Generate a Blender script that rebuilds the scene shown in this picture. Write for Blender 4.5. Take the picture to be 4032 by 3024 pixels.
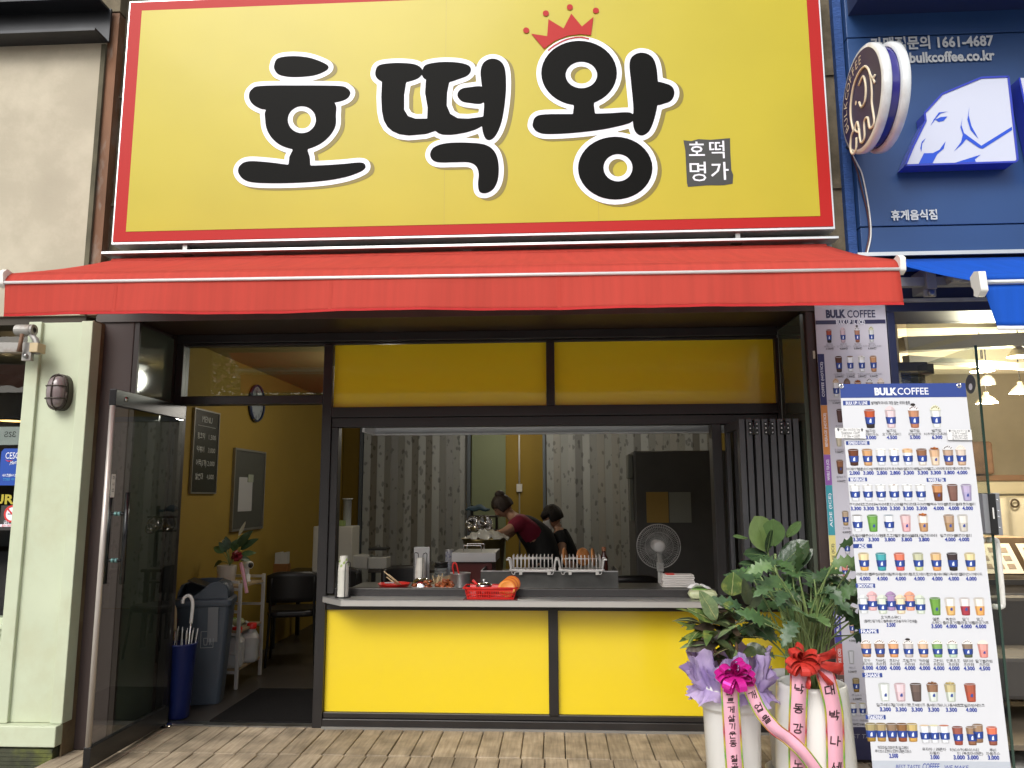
import bpy, bmesh, math, random
import numpy as np
from mathutils import Vector, Matrix
random.seed(7)
PI = math.pi
R = math.radians
for o in list(bpy.data.objects): bpy.data.objects.remove(o)
scene = bpy.context.scene
C = scene.collection

# ------------------------------------------------------------------ camera
EYE = Vector((0.0, -5.45, 1.55))
PITCH, YAW, ROLL, LENS = 8.3, 3.2, 0.17, 27.035
cam_d = bpy.data.cameras.new('camera'); cam_d.lens = LENS; cam_d.sensor_width = 36
cam_d.clip_end = 500; cam_d.clip_start = 0.05
cam = bpy.data.objects.new('camera', cam_d); C.objects.link(cam)
_f = Vector((-math.sin(R(YAW))*math.cos(R(PITCH)), math.cos(R(YAW))*math.cos(R(PITCH)), math.sin(R(PITCH))))
_r = Vector((math.cos(R(YAW)), math.sin(R(YAW)), 0)); _u = _r.cross(_f)
_r2 = _r*math.cos(R(ROLL)) - _u*math.sin(R(ROLL)); _u2 = _u*math.cos(R(ROLL)) + _r*math.sin(R(ROLL))
m3 = Matrix((_r2, _u2, -_f)).transposed()
cam.matrix_world = Matrix.Translation(EYE) @ m3.to_4x4()
scene.camera = cam

# ------------------------------------------------------------------ sky, sun, exposure
world = bpy.data.worlds.new('World'); scene.world = world; world.use_nodes = True
wn = world.node_tree.nodes; wl = world.node_tree.links
bg = wn['Background']; sky = wn.new('ShaderNodeTexSky'); sky.sky_type = 'NISHITA'; sky.sun_disc = False
SUN_EL, SUN_AZ = 42, 200     # azimuth measured clockwise from +y
sky.sun_elevation = R(SUN_EL); sky.sun_rotation = R(SUN_AZ)
sky.air_density = 1.0; sky.dust_density = 4.0; sky.ozone_density = 1.0
# broken overcast: soft cloud masses over the sky
tcw = wn.new('ShaderNodeTexCoord'); nzw = wn.new('ShaderNodeTexNoise'); nzw.inputs['Scale'].default_value = 2.6; nzw.inputs['Detail'].default_value = 7; wl.new(tcw.outputs['Generated'], nzw.inputs[0])
rgw = wn.new('ShaderNodeMapRange'); rgw.inputs[1].default_value = .38; rgw.inputs[2].default_value = .62; wl.new(nzw.outputs[0], rgw.inputs[0])
bw_ = wn.new('ShaderNodeRGBToBW'); wl.new(sky.outputs[0], bw_.inputs[0])
clm = wn.new('ShaderNodeMath'); clm.operation = 'MULTIPLY'; clm.inputs[1].default_value = 1.9; wl.new(bw_.outputs[0], clm.inputs[0])
mxw = wn.new('ShaderNodeMix'); mxw.data_type = 'RGBA'; wl.new(rgw.outputs[0], mxw.inputs[0]); wl.new(sky.outputs[0], mxw.inputs[6]); wl.new(clm.outputs[0], mxw.inputs[7])
wl.new(mxw.outputs[2], bg.inputs[0]); bg.inputs[1].default_value = 0.11
sun_d = bpy.data.lights.new('sun', 'SUN'); sun_d.energy = 1.3; sun_d.angle = R(30); sun_d.color = (1.0, 0.97, 0.92)
sun = bpy.data.objects.new('sun', sun_d); C.objects.link(sun)
sd = Vector((math.sin(R(SUN_AZ))*math.cos(R(SUN_EL)), math.cos(R(SUN_AZ))*math.cos(R(SUN_EL)), math.sin(R(SUN_EL))))
sun.rotation_euler = sd.to_track_quat('Z', 'Y').to_euler()
scene.view_settings.view_transform = 'Standard'; scene.view_settings.look = 'None'
scene.view_settings.gamma = 1.0; scene.view_settings.use_curve_mapping = False
scene.view_settings.exposure = 0.32
scene.cycles.max_bounces = 10; scene.cycles.transparent_max_bounces = 16
scene.cycles.diffuse_bounces = 5; scene.cycles.glossy_bounces = 5
scene.cycles.sample_clamp_indirect = 6.0
scene.cycles.use_denoising = True

# ------------------------------------------------------------------ helpers
FPX = LENS/36.0*4032
def ray(px, py): return _f + _r2*((px-2016)/FPX) - _u2*((py-1512)/FPX)
def at(px, py, y):
    d = ray(px, py); return EYE + d*((y-EYE.y)/d.y)
def atx(px, py, x):
    d = ray(px, py); return EYE + d*((x-EYE.x)/d.x)
def atz(px, py, z):
    d = ray(px, py); return EYE + d*((z-EYE.z)/d.z)
def atplane(px, py, o, n):
    d = ray(px, py); return EYE + d*((o-EYE).dot(n)/d.dot(n))

def srgb(c):
    if isinstance(c, str):
        c = c.lstrip('#'); c = [int(c[i:i+2], 16)/255 for i in (0, 2, 4)]
    return tuple((v/12.92 if v <= 0.04045 else ((v+0.055)/1.055)**2.4) for v in c)

MATS = {}
def mat(name, col, rough=0.5, metal=0.0, spec=0.5, var=0.0, vscale=6.0, bump=0.0, bscale=60.0, emit=0.0, coat=0.0,
        stretch=None, dirt=None, dscale=2.0, trans=0.0, rvar=0.0):
    """col linear; var: brightness variation by noise; dirt: (colour, amount) second colour by noise patches"""
    if name in MATS: return MATS[name]
    m = bpy.data.materials.new(name); m.use_nodes = True; MATS[name] = m
    nt = m.node_tree; n = nt.nodes; l = nt.links; p = n['Principled BSDF']
    col = srgb(col) if isinstance(col, str) else col
    p.inputs['Base Color'].default_value = (*col, 1)
    p.inputs['Roughness'].default_value = rough; p.inputs['Metallic'].default_value = metal
    p.inputs['Specular IOR Level'].default_value = spec
    if coat: p.inputs['Coat Weight'].default_value = coat; p.inputs['Coat Roughness'].default_value = 0.08
    if trans: p.inputs['Transmission Weight'].default_value = trans
    if emit:
        p.inputs['Emission Color'].default_value = (*col, 1); p.inputs['Emission Strength'].default_value = emit
    if var or bump or dirt or rvar:
        tc = n.new('ShaderNodeTexCoord'); mp = n.new('ShaderNodeMapping'); l.new(tc.outputs['Object'], mp.inputs[0])
        if stretch: mp.inputs['Scale'].default_value = stretch
        src = None
        if var:
            nz = n.new('ShaderNodeTexNoise'); nz.inputs['Scale'].default_value = vscale; nz.inputs['Detail'].default_value = 6
            l.new(mp.outputs[0], nz.inputs[0])
            r_ = n.new('ShaderNodeMapRange'); r_.inputs[1].default_value = 0.25; r_.inputs[2].default_value = 0.75
            r_.inputs[3].default_value = 1-var; r_.inputs[4].default_value = 1+var; l.new(nz.outputs[0], r_.inputs[0])
            mx = n.new('ShaderNodeMix'); mx.data_type = 'RGBA'; mx.blend_type = 'MULTIPLY'; mx.inputs[0].default_value = 1
            mx.inputs[6].default_value = (*col, 1); l.new(r_.outputs[0], mx.inputs[7]); src = mx.outputs[2]
        if dirt:
            dz = n.new('ShaderNodeTexNoise'); dz.inputs['Scale'].default_value = dscale; dz.inputs['Detail'].default_value = 8
            dz.inputs['Roughness'].default_value = 0.65; l.new(mp.outputs[0], dz.inputs[0])
            dr = n.new('ShaderNodeMapRange'); dr.inputs[1].default_value = 0.48; dr.inputs[2].default_value = 0.68
            dr.inputs[3].default_value = 0; dr.inputs[4].default_value = dirt[1]; l.new(dz.outputs[0], dr.inputs[0])
            dm = n.new('ShaderNodeMix'); dm.data_type = 'RGBA'; l.new(dr.outputs[0], dm.inputs[0])
            if src: l.new(src, dm.inputs[6])
            else: dm.inputs[6].default_value = (*col, 1)
            dc = srgb(dirt[0]) if isinstance(dirt[0], str) else dirt[0]
            dm.inputs[7].default_value = (*dc, 1); src = dm.outputs[2]
        if src: l.new(src, p.inputs['Base Color'])
        if rvar:
            rz = n.new('ShaderNodeTexNoise'); rz.inputs['Scale'].default_value = vscale*1.7; l.new(mp.outputs[0], rz.inputs[0])
            rr = n.new('ShaderNodeMapRange'); rr.inputs[3].default_value = max(0.02, rough-rvar); rr.inputs[4].default_value = rough+rvar
            l.new(rz.outputs[0], rr.inputs[0]); l.new(rr.outputs[0], p.inputs['Roughness'])
        if bump:
            bz = n.new('ShaderNodeTexNoise'); bz.inputs['Scale'].default_value = bscale; bz.inputs['Detail'].default_value = 5
            l.new(mp.outputs[0], bz.inputs[0])
            bp = n.new('ShaderNodeBump'); bp.inputs['Strength'].default_value = bump; bp.inputs['Distance'].default_value = 0.01
            l.new(bz.outputs[0], bp.inputs['Height']); l.new(bp.outputs[0], p.inputs['Normal'])
    return m

def glass(name, tint=(0.85, 0.88, 0.86), rough=0.0, ior=1.5):
    if name in MATS: return MATS[name]
    m = bpy.data.materials.new(name); m.use_nodes = True; MATS[name] = m
    nt = m.node_tree; n = nt.nodes; l = nt.links; n.remove(n['Principled BSDF'])
    fr = n.new('ShaderNodeFresnel'); fr.inputs[0].default_value = ior
    tr = n.new('ShaderNodeBsdfTransparent'); tr.inputs[0].default_value = (*tint, 1)
    gl = n.new('ShaderNodeBsdfGlossy'); gl.inputs['Roughness'].default_value = rough
    ge = n.new('ShaderNodeNewGeometry'); iv = n.new('ShaderNodeMath'); iv.operation = 'SUBTRACT'; iv.inputs[0].default_value = 1.0; l.new(ge.outputs['Backfacing'], iv.inputs[1])
    mu = n.new('ShaderNodeMath'); mu.operation = 'MULTIPLY'; mu.use_clamp = True; l.new(fr.outputs[0], mu.inputs[0]); l.new(iv.outputs[0], mu.inputs[1])
    m2 = n.new('ShaderNodeMath'); m2.operation = 'MULTIPLY'; m2.use_clamp = True; m2.inputs[1].default_value = 2.4; l.new(mu.outputs[0], m2.inputs[0])
    mx = n.new('ShaderNodeMixShader'); l.new(m2.outputs[0], mx.inputs[0]); l.new(tr.outputs[0], mx.inputs[1]); l.new(gl.outputs[0], mx.inputs[2])
    l.new(mx.outputs[0], n['Material Output'].inputs[0]); return m

def fabric(name, col, trans=0.3, rough=0.75, var=0.06):
    if name in MATS: return MATS[name]
    m = bpy.data.materials.new(name); m.use_nodes = True; MATS[name] = m
    nt = m.node_tree; n = nt.nodes; l = nt.links; p = n['Principled BSDF']; p.inputs['Roughness'].default_value = rough
    p.inputs['Specular IOR Level'].default_value = 0.25
    tc = n.new('ShaderNodeTexCoord'); mp = n.new('ShaderNodeMapping'); mp.inputs['Scale'].default_value = (9, 1, 0.5); l.new(tc.outputs['Object'], mp.inputs[0])
    nz = n.new('ShaderNodeTexNoise'); nz.inputs['Scale'].default_value = 3; nz.inputs['Detail'].default_value = 6; l.new(mp.outputs[0], nz.inputs[0])
    r_ = n.new('ShaderNodeMapRange'); r_.inputs[1].default_value = .3; r_.inputs[2].default_value = .7; r_.inputs[3].default_value = 1-var; r_.inputs[4].default_value = 1+var
    l.new(nz.outputs[0], r_.inputs[0])
    mx = n.new('ShaderNodeMix'); mx.data_type = 'RGBA'; mx.blend_type = 'MULTIPLY'; mx.inputs[0].default_value = 1
    mx.inputs[6].default_value = (*col, 1); l.new(r_.outputs[0], mx.inputs[7]); l.new(mx.outputs[2], p.inputs['Base Color'])
    wv = n.new('ShaderNodeTexNoise'); wv.inputs['Scale'].default_value = 240; l.new(tc.outputs['Object'], wv.inputs[0])
    bp = n.new('ShaderNodeBump'); bp.inputs['Strength'].default_value = .15; bp.inputs['Distance'].default_value = .004; l.new(wv.outputs[0], bp.inputs['Height']); l.new(bp.outputs[0], p.inputs['Normal'])
    t = n.new('ShaderNodeBsdfTranslucent'); l.new(mx.outputs[2], t.inputs[0])
    s = n.new('ShaderNodeMixShader'); s.inputs[0].default_value = trans; l.new(p.outputs[0], s.inputs[1]); l.new(t.outputs[0], s.inputs[2])
    l.new(s.outputs[0], n['Material Output'].inputs[0]); return m

class MB:
    """collects faces; build() links them as one mesh object"""
    def __init__(s): s.v = []; s.f = []; s.m = []; s.sm = []; s.mats = []
    def mi(s, m):
        if m not in s.mats: s.mats.append(m)
        return s.mats.index(m)
    def add(s, vs, fs, m, smooth=False):
        b = len(s.v); s.v += [tuple(v) for v in vs]; k = s.mi(m)
        for f in fs: s.f.append(tuple(b+i for i in f)); s.m.append(k); s.sm.append(smooth)
        return s
    def box(s, x0, x1, y0, y1, z0, z1, m):
        return s.add([(x0,y0,z0),(x1,y0,z0),(x1,y1,z0),(x0,y1,z0),(x0,y0,z1),(x1,y0,z1),(x1,y1,z1),(x0,y1,z1)],
              [(0,3,2,1),(4,5,6,7),(0,1,5,4),(1,2,6,5),(2,3,7,6),(3,0,4,7)], m)
    def obox(s, c, size, mat3, m):
        c = Vector(c); vs = []
        for dz in (-.5, .5):
            for dx, dy in ((-.5,-.5),(.5,-.5),(.5,.5),(-.5,.5)):
                vs.append(c + mat3 @ Vector((dx*size[0], dy*size[1], dz*size[2])))
        return s.add(vs, [(0,3,2,1),(4,5,6,7),(0,1,5,4),(1,2,6,5),(2,3,7,6),(3,0,4,7)], m)
    def bar(s, a, b, w, h, m, up=(0,0,1)):
        a, b = Vector(a), Vector(b); d = b-a; L = d.length; d.normalize(); up = Vector(up)
        x = d.cross(up)
        if x.length < 1e-4: x = d.cross(Vector((0,1,0)))
        x.normalize(); z = x.cross(d)
        M = Matrix((x, d, z)).transposed(); return s.obox((a+b)/2, (w, L, h), M, m)
    def tube(s, pts, r, m, n=8, caps=True, smooth=True):
        pts = [Vector(p) for p in pts]; k = len(pts); rs = r if isinstance(r, (list, tuple)) else [r]*k
        vs = []; fs = []; prev = None
        for i, p in enumerate(pts):
            t = (pts[min(i+1,k-1)] - pts[max(i-1,0)]).normalized()
            if prev is None:
                a = Vector((0,0,1)) if abs(t.z) < .9 else Vector((1,0,0)); u = t.cross(a).normalized()
            else:
                u = prev - t*prev.dot(t)
                u = u.normalized() if u.length > 1e-6 else t.cross(Vector((0,0,1))).normalized()
            prev = u; w = t.cross(u)
            for j in range(n):
                a = 2*PI*j/n; vs.append(p + (u*math.cos(a) + w*math.sin(a))*rs[i])
        for i in range(k-1):
            for j in range(n): fs.append((i*n+j, i*n+(j+1)%n, (i+1)*n+(j+1)%n, (i+1)*n+j))
        if caps: fs.append(tuple(range(n-1,-1,-1))); fs.append(tuple(range((k-1)*n, k*n)))
        return s.add(vs, fs, m, smooth)
    def lathe(s, prof, c, m, n=24, M=None, smooth=True, a0=0, a1=2*PI):
        c = Vector(c); M = M or Matrix.Identity(3); vs = []; fs = []; full = abs(a1-a0-2*PI) < 1e-6; nn = n if full else n+1
        for r_, z in prof:
            for j in range(nn):
                a = a0 + (a1-a0)*j/n; vs.append(c + M @ Vector((r_*math.cos(a), r_*math.sin(a), z)))
        for i in range(len(prof)-1):
            for j in range(n):
                j2 = (j+1) % nn; fs.append((i*nn+j, i*nn+j2, (i+1)*nn+j2, (i+1)*nn+j))
        return s.add(vs, fs, m, smooth)
    def poly(s, pts, m): return s.add(pts, [tuple(range(len(pts)))], m)
    def prism(s, pts, o, u, v, w, m, mside=None):
        """2-d outline pts in frame o,u,v; extruded along vector w (front face at o, back at o+w)"""
        o, u, v, w = Vector(o), Vector(u), Vector(v), Vector(w); n = len(pts)
        a = [o+u*p[0]+v*p[1] for p in pts]; b = [p+w for p in a]
        s.add(a, [tuple(range(n))], m); s.add(b, [tuple(range(n-1,-1,-1))], m)
        return s.add(a+b, [(i, n+i, n+(i+1)%n, (i+1)%n) for i in range(n)], mside or m)
    def grid(s, nu, nv, fn, m, smooth=True):
        vs = [fn(i/nu, j/nv) for j in range(nv+1) for i in range(nu+1)]
        fs = [(j*(nu+1)+i, j*(nu+1)+i+1, (j+1)*(nu+1)+i+1, (j+1)*(nu+1)+i) for j in range(nv) for i in range(nu)]
        return s.add(vs, fs, m, smooth)
    def mesh(s, name):
        me = bpy.data.meshes.new(name); me.from_pydata(s.v, [], s.f)
        for m in s.mats: me.materials.append(m)
        me.polygons.foreach_set('material_index', s.m); me.polygons.foreach_set('use_smooth', s.sm); me.update(); return me
    def build(s, name, parent=None, bevel=0, solid=0, seg=2):
        o = bpy.data.objects.new(name, s.mesh(name)); C.objects.link(o)
        if parent: attach(o, parent)
        if solid:
            md = o.modifiers.new('solid', 'SOLIDIFY'); md.thickness = solid; md.offset = 0
        if bevel:
            md = o.modifiers.new('bevel', 'BEVEL'); md.width = bevel; md.segments = seg; md.limit_method = 'ANGLE'; md.angle_limit = R(40)
        return o

def world_of(o):
    M = Matrix.LocRotScale(o.location, o.rotation_euler, o.scale)
    return M if o.parent is None else world_of(o.parent) @ o.matrix_parent_inverse @ M
def attach(o, parent):
    o.parent = parent; o.matrix_parent_inverse = world_of(parent).inverted()
def thing(name, label, cat, loc=(0,0,0), group=None):
    o = bpy.data.objects.new(name, None); C.objects.link(o); o.location = loc; o.empty_display_size = .1
    o['label'] = label; o['category'] = cat
    if group: o['group'] = group
    return o
def tag(o, label, cat, group=None):
    o['label'] = label; o['category'] = cat
    if group: o['group'] = group
    return o
def structure(o): o['kind'] = 'structure'; return o
def dup(root, label=None, group=None, parent=None):
    r = root.copy(); C.objects.link(r)
    if parent: r.parent = parent
    if label: r['label'] = label
    if group: r['group'] = group
    for ch in list(root.children): dup(ch, parent=r)
    return r

# text: outlines of the bundled font, laid into a mesh builder on a plane
_tc = {}
def text_mesh(s, bold):
    k = (s, bold)
    if k in _tc: return _tc[k]
    c = bpy.data.curves.new('t', 'FONT'); c.body = s; c.resolution_u = 2; c.dimensions = '2D'; c.fill_mode = 'FRONT'; c.offset = bold
    o = bpy.data.objects.new('t', c); me = o.to_mesh()
    vs = [tuple(v.co) for v in me.vertices]; fs = [tuple(p.vertices) for p in me.polygons]
    o.to_mesh_clear(); bpy.data.objects.remove(o); bpy.data.curves.remove(c)
    _tc[k] = (vs, fs); return vs, fs
# Hangul syllables are assembled from jamo strokes
def _st(*ls): return [list(l) for l in ls]
JC = {'ㄱ':_st([(0,1),(1,1),(.8,0)]), 'ㄴ':_st([(0,1),(0,0),(1,0)]), 'ㄷ':_st([(1,1),(0,1),(0,0),(1,0)]), 'ㄹ':_st([(0,1),(1,1),(1,.5),(0,.5),(0,0),(1,0)]),
 'ㅁ':_st([(0,1),(1,1),(1,0),(0,0),(0,1)]), 'ㅂ':_st([(0,1),(0,0),(1,0),(1,1)],[(0,.5),(1,.5)]), 'ㅅ':_st([(.5,1),(.4,.5),(0,0)],[(.48,.65),(1,0)]),
 'ㅇ':_st([(.5+.5*math.cos(a*PI/5),.5+.5*math.sin(a*PI/5)) for a in range(11)]), 'ㅈ':_st([(0,1),(1,1)],[(.5,1),(.4,.5),(0,0)],[(.48,.6),(1,0)]),
 'ㅊ':_st([(.3,1),(.7,1)],[(0,.75),(1,.75)],[(.5,.75),(.4,.4),(0,0)],[(.48,.45),(1,0)]), 'ㅋ':_st([(0,1),(1,1),(.8,0)],[(0,.55),(.9,.55)]), 'ㅌ':_st([(1,1),(0,1),(0,0),(1,0)],[(0,.5),(.95,.5)]),
 'ㅍ':_st([(0,1),(1,1)],[(0,0),(1,0)],[(.3,1),(.3,0)],[(.7,1),(.7,0)]), 'ㅎ':_st([(.3,1),(.7,1)],[(0,.76),(1,.76)],[(.5+.36*math.cos(a*PI/5),.3+.3*math.sin(a*PI/5)) for a in range(11)])}
JL = 'ㄱ ㄱㄱ ㄴ ㄷ ㄷㄷ ㄹ ㅁ ㅂ ㅂㅂ ㅅ ㅅㅅ ㅇ ㅈ ㅈㅈ ㅊ ㅋ ㅌ ㅍ ㅎ'.split(' ')
JT = ['','ㄱ','ㄱㄱ','ㄱㅅ','ㄴ','ㄴㅈ','ㄴㅎ','ㄷ','ㄹ','ㄹㄱ','ㄹㅁ','ㄹㅂ','ㄹㅅ','ㄹㅌ','ㄹㅍ','ㄹㅎ','ㅁ','ㅂ','ㅂㅅ','ㅅ','ㅅㅅ','ㅇ','ㅈ','ㅊ','ㅋ','ㅌ','ㅍ','ㅎ']
JV = ['A','AI','YA','YAI','E','EI','YE','YEI','O','O+A','O+AI','O+I','YO','U','U+E','U+EI','U+I','YU','X','X+I','I']
VV = {'A':_st([(.35,1),(.35,0)],[(.35,.52),(1,.52)]), 'AI':_st([(.15,1),(.15,0)],[(.15,.5),(.8,.5)],[(.85,1),(.85,0)]), 'YA':_st([(.35,1),(.35,0)],[(.35,.68),(1,.68)],[(.35,.36),(1,.36)]), 'YAI':_st([(.15,1),(.15,0)],[(.15,.66),(.8,.66)],[(.15,.36),(.8,.36)],[(.85,1),(.85,0)]),
 'E':_st([(.75,1),(.75,0)],[(0,.52),(.75,.52)]), 'EI':_st([(.45,1),(.45,0)],[(-.1,.52),(.45,.52)],[(.95,1),(.95,0)]), 'YE':_st([(.75,1),(.75,0)],[(0,.68),(.75,.68)],[(0,.36),(.75,.36)]), 'YEI':_st([(.45,1),(.45,0)],[(-.1,.68),(.45,.68)],[(-.1,.36),(.45,.36)],[(.95,1),(.95,0)]), 'I':_st([(.6,1),(.6,0)]),
 'O':_st([(0,.1),(1,.1)],[(.5,1),(.5,.1)]), 'YO':_st([(0,.1),(1,.1)],[(.33,1),(.33,.1)],[(.67,1),(.67,.1)]), 'U':_st([(0,.8),(1,.8)],[(.5,.8),(.5,-.1)]), 'YU':_st([(0,.8),(1,.8)],[(.33,.8),(.33,-.1)],[(.67,.8),(.67,-.1)]), 'X':_st([(0,.5),(1,.5)])}
def hangul(ch):
    """strokes of one syllable in a unit em"""
    k = ord(ch)-0xAC00; L, V, T = JL[k//588], JV[(k % 588)//28], JT[k % 28]; out = []
    def put(js, x0, x1, y0, y1, tab=JC):
        js = [js] if tab is VV else list(js); n = len(js)
        for i, j in enumerate(js):
            a = x0+(x1-x0)*i/n*(1.04 if n > 1 else 1); w = (x1-x0)/n*(.88 if n > 1 else 1)
            for s_ in tab[j]: out.append([(a+w*p[0], y0+(y1-y0)*p[1]) for p in s_])
    t0 = .36 if T else 0.0
    if '+' in V:
        h_, v_ = V.split('+'); put(L, .08, .55, .50+t0*.32, .84); put(h_, .02, .62, .16+t0*.72, .40+t0*.6, VV); put(v_, .66, .98, .0+t0*.95, .88, VV)
    elif V in ('O','YO','U','YU','X'): put(L, .18, .80, .50+t0*.30, .84); put(V, .03, .95, .08+t0*.82, .38+t0*.58, VV)
    else: put(L, .06, .50, .14+t0*.82, .80); put(V, .60, .96, .0+t0*.95, .88, VV)
    if T: put(T, .20, .88, -.06, .26)
    return out
def is_h(c): return 0xAC00 <= ord(c) <= 0xD7A3
def compose(s, bold):
    """vertices (x, y, lift) and faces of a line of text in em units"""
    vs, fs, x = [], [], 0.0; i = 0; lift = 0
    while i < len(s):
        if is_h(s[i]):
            t = .034+bold
            for st_ in hangul(s[i]):
                for a, b in zip(st_, st_[1:]):
                    d = Vector((b[0]-a[0], b[1]-a[1])); n = Vector((-d.y, d.x)).normalized()*t; e = d.normalized()*t*.8; lift += 1; k = len(vs)
                    vs += [(x+a[0]*.9-e.x+n.x, a[1]*.86-e.y+n.y, lift), (x+a[0]*.9-e.x-n.x, a[1]*.86-e.y-n.y, lift), (x+b[0]*.9+e.x-n.x, b[1]*.86+e.y-n.y, lift), (x+b[0]*.9+e.x+n.x, b[1]*.86+e.y+n.y, lift)]; fs.append((k,k+1,k+2,k+3))
            x += .94; i += 1
        else:
            j = i
            while j < len(s) and not is_h(s[j]): j += 1
            v2, f2 = text_mesh(s[i:j], bold); k = len(vs)
            if v2: vs += [(x+p[0], p[1], 0) for p in v2]; fs += [tuple(k+q for q in f) for f in f2]; x += max(p[0] for p in v2)+.06
            x += .28*(len(s[i:j])-len(s[i:j].rstrip()) if s[i:j].strip() else len(s[i:j])); i = j
    return vs, fs
def text(mb, s, o, u, v, h, m, w=None, align='C', bold=0.012, shear=0.0, font=False):
    """s set on plane (o,u,v), font size h (capital height about 0.7 h); centred at o, optionally fitted to width w"""
    k = (s, bold, font)
    if k not in _tc: _tc[k] = compose(s, bold) if (any(is_h(c) for c in s) and not font) else text_mesh(s, bold)
    vs, fs = _tc[k]
    if not vs: return
    x0 = min(p[0] for p in vs); x1 = max(p[0] for p in vs); y0, y1 = 0.0, 0.72
    sx = h if w is None else w/(x1-x0)
    cx = {'C': (x0+x1)/2, 'L': x0, 'R': x1}[align]; cy = (y0+y1)/2
    o, u, v = Vector(o), Vector(u), Vector(v); n = u.cross(v).normalized()*.00001
    hang = not font and any(is_h(c) for c in s)
    mb.add([o + u*((p[0]-cx)*sx + shear*(p[1]-cy)*h) + v*((p[1]-cy)*h) + (n*p[2] if hang else Vector()) for p in vs], fs, m)

def catmull(pts, n=6, closed=True):
    P = [Vector((*p, 0)) if len(p) == 2 else Vector(p) for p in pts]; k = len(P); out = []
    rng = range(k) if closed else range(k-1)
    for i in rng:
        if closed: a, b, c, d = P[i-1], P[i], P[(i+1)%k], P[(i+2)%k]
        else: a, b, c, d = P[max(i-1,0)], P[i], P[i+1], P[min(i+2,k-1)]
        for j in range(n):
            t = j/n; out.append(.5*((2*b)+(c-a)*t+(2*a-5*b+4*c-d)*t*t+(3*b-a-3*c+d)*t**3))
    if not closed: out.append(P[-1])
    return out
# ------------------------------------------------------------------ palette
BLK = mat('black aluminium', (.020,.018,.018), .35, 0, .5, var=.25, vscale=3)
BLKG = mat('black gloss metal', (.010,.010,.011), .22, 0, .5)
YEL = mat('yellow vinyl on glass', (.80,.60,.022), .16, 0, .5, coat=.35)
YSIGN = mat('yellow sign flex', (.45,.375,.020), .33, 0, .30, bump=.25, bscale=2.2, var=.05, vscale=1.6, coat=.06)
RSIGN = mat('red sign flex', (.40,.012,.010), .45, 0, .2)
WHT = mat('white print', (.78,.79,.86), .4)
PBLK = mat('black print', (.003,.003,.0025), .5, 0, .07)
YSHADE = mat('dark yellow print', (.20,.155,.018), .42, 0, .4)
ALU = mat('bright aluminium', (.72,.74,.75), .32, .85, .5, var=.06, vscale=4)
STEEL = mat('brushed steel', (.62,.62,.61), .30, .85, .5, var=.025, vscale=3, rvar=.04)
STEELD = mat('worn steel', (.34,.34,.33), .38, 1.0, .5, var=.2, vscale=5, rvar=.12)
CHROME = mat('chrome', (.8,.8,.8), .12, 1.0)
BROWN = mat('brown painted column', (.052,.036,.033), .55, 0, .4, var=.12, vscale=2.5, bump=.08, bscale=180)
SOFF = mat('dark brown soffit', (.035,.018,.010), .42, 0, .4, var=.2, vscale=2)
CONC = mat('weathered concrete', (.15,.125,.085), .9, 0, .2, var=.35, vscale=5, bump=.5, bscale=30, dirt=((.05,.042,.028), .8), dscale=3)
STUC = mat('beige stucco', (.43,.385,.295), .85, 0, .25, var=.10, vscale=2.2, bump=.12, bscale=50, dirt=((.55,.50,.39), .6), dscale=2.2)
WHITEPL = mat('white plastic', (.75,.74,.70), .4)
GREYPL = mat('grey plastic', (.045,.055,.065), .45, 0, .5, var=.1)
BLACKPL = mat('black plastic', (.012,.012,.012), .45)
REDPL = mat('red plastic', (.62,.02,.015), .35)
GLASS = glass('window glass')
GLASSD = glass('tinted glass', (.62,.66,.62))

# ------------------------------------------------------------------ ground
gm = mat('concrete paving', (.42,.405,.375), .9, 0, .2, var=.2, vscale=8, bump=.3, bscale=120)
structure(MB().grid(2, 2, lambda a, b: (-200+400*a, -200+400*b, -.16), gm, False).build('ground'))

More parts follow.
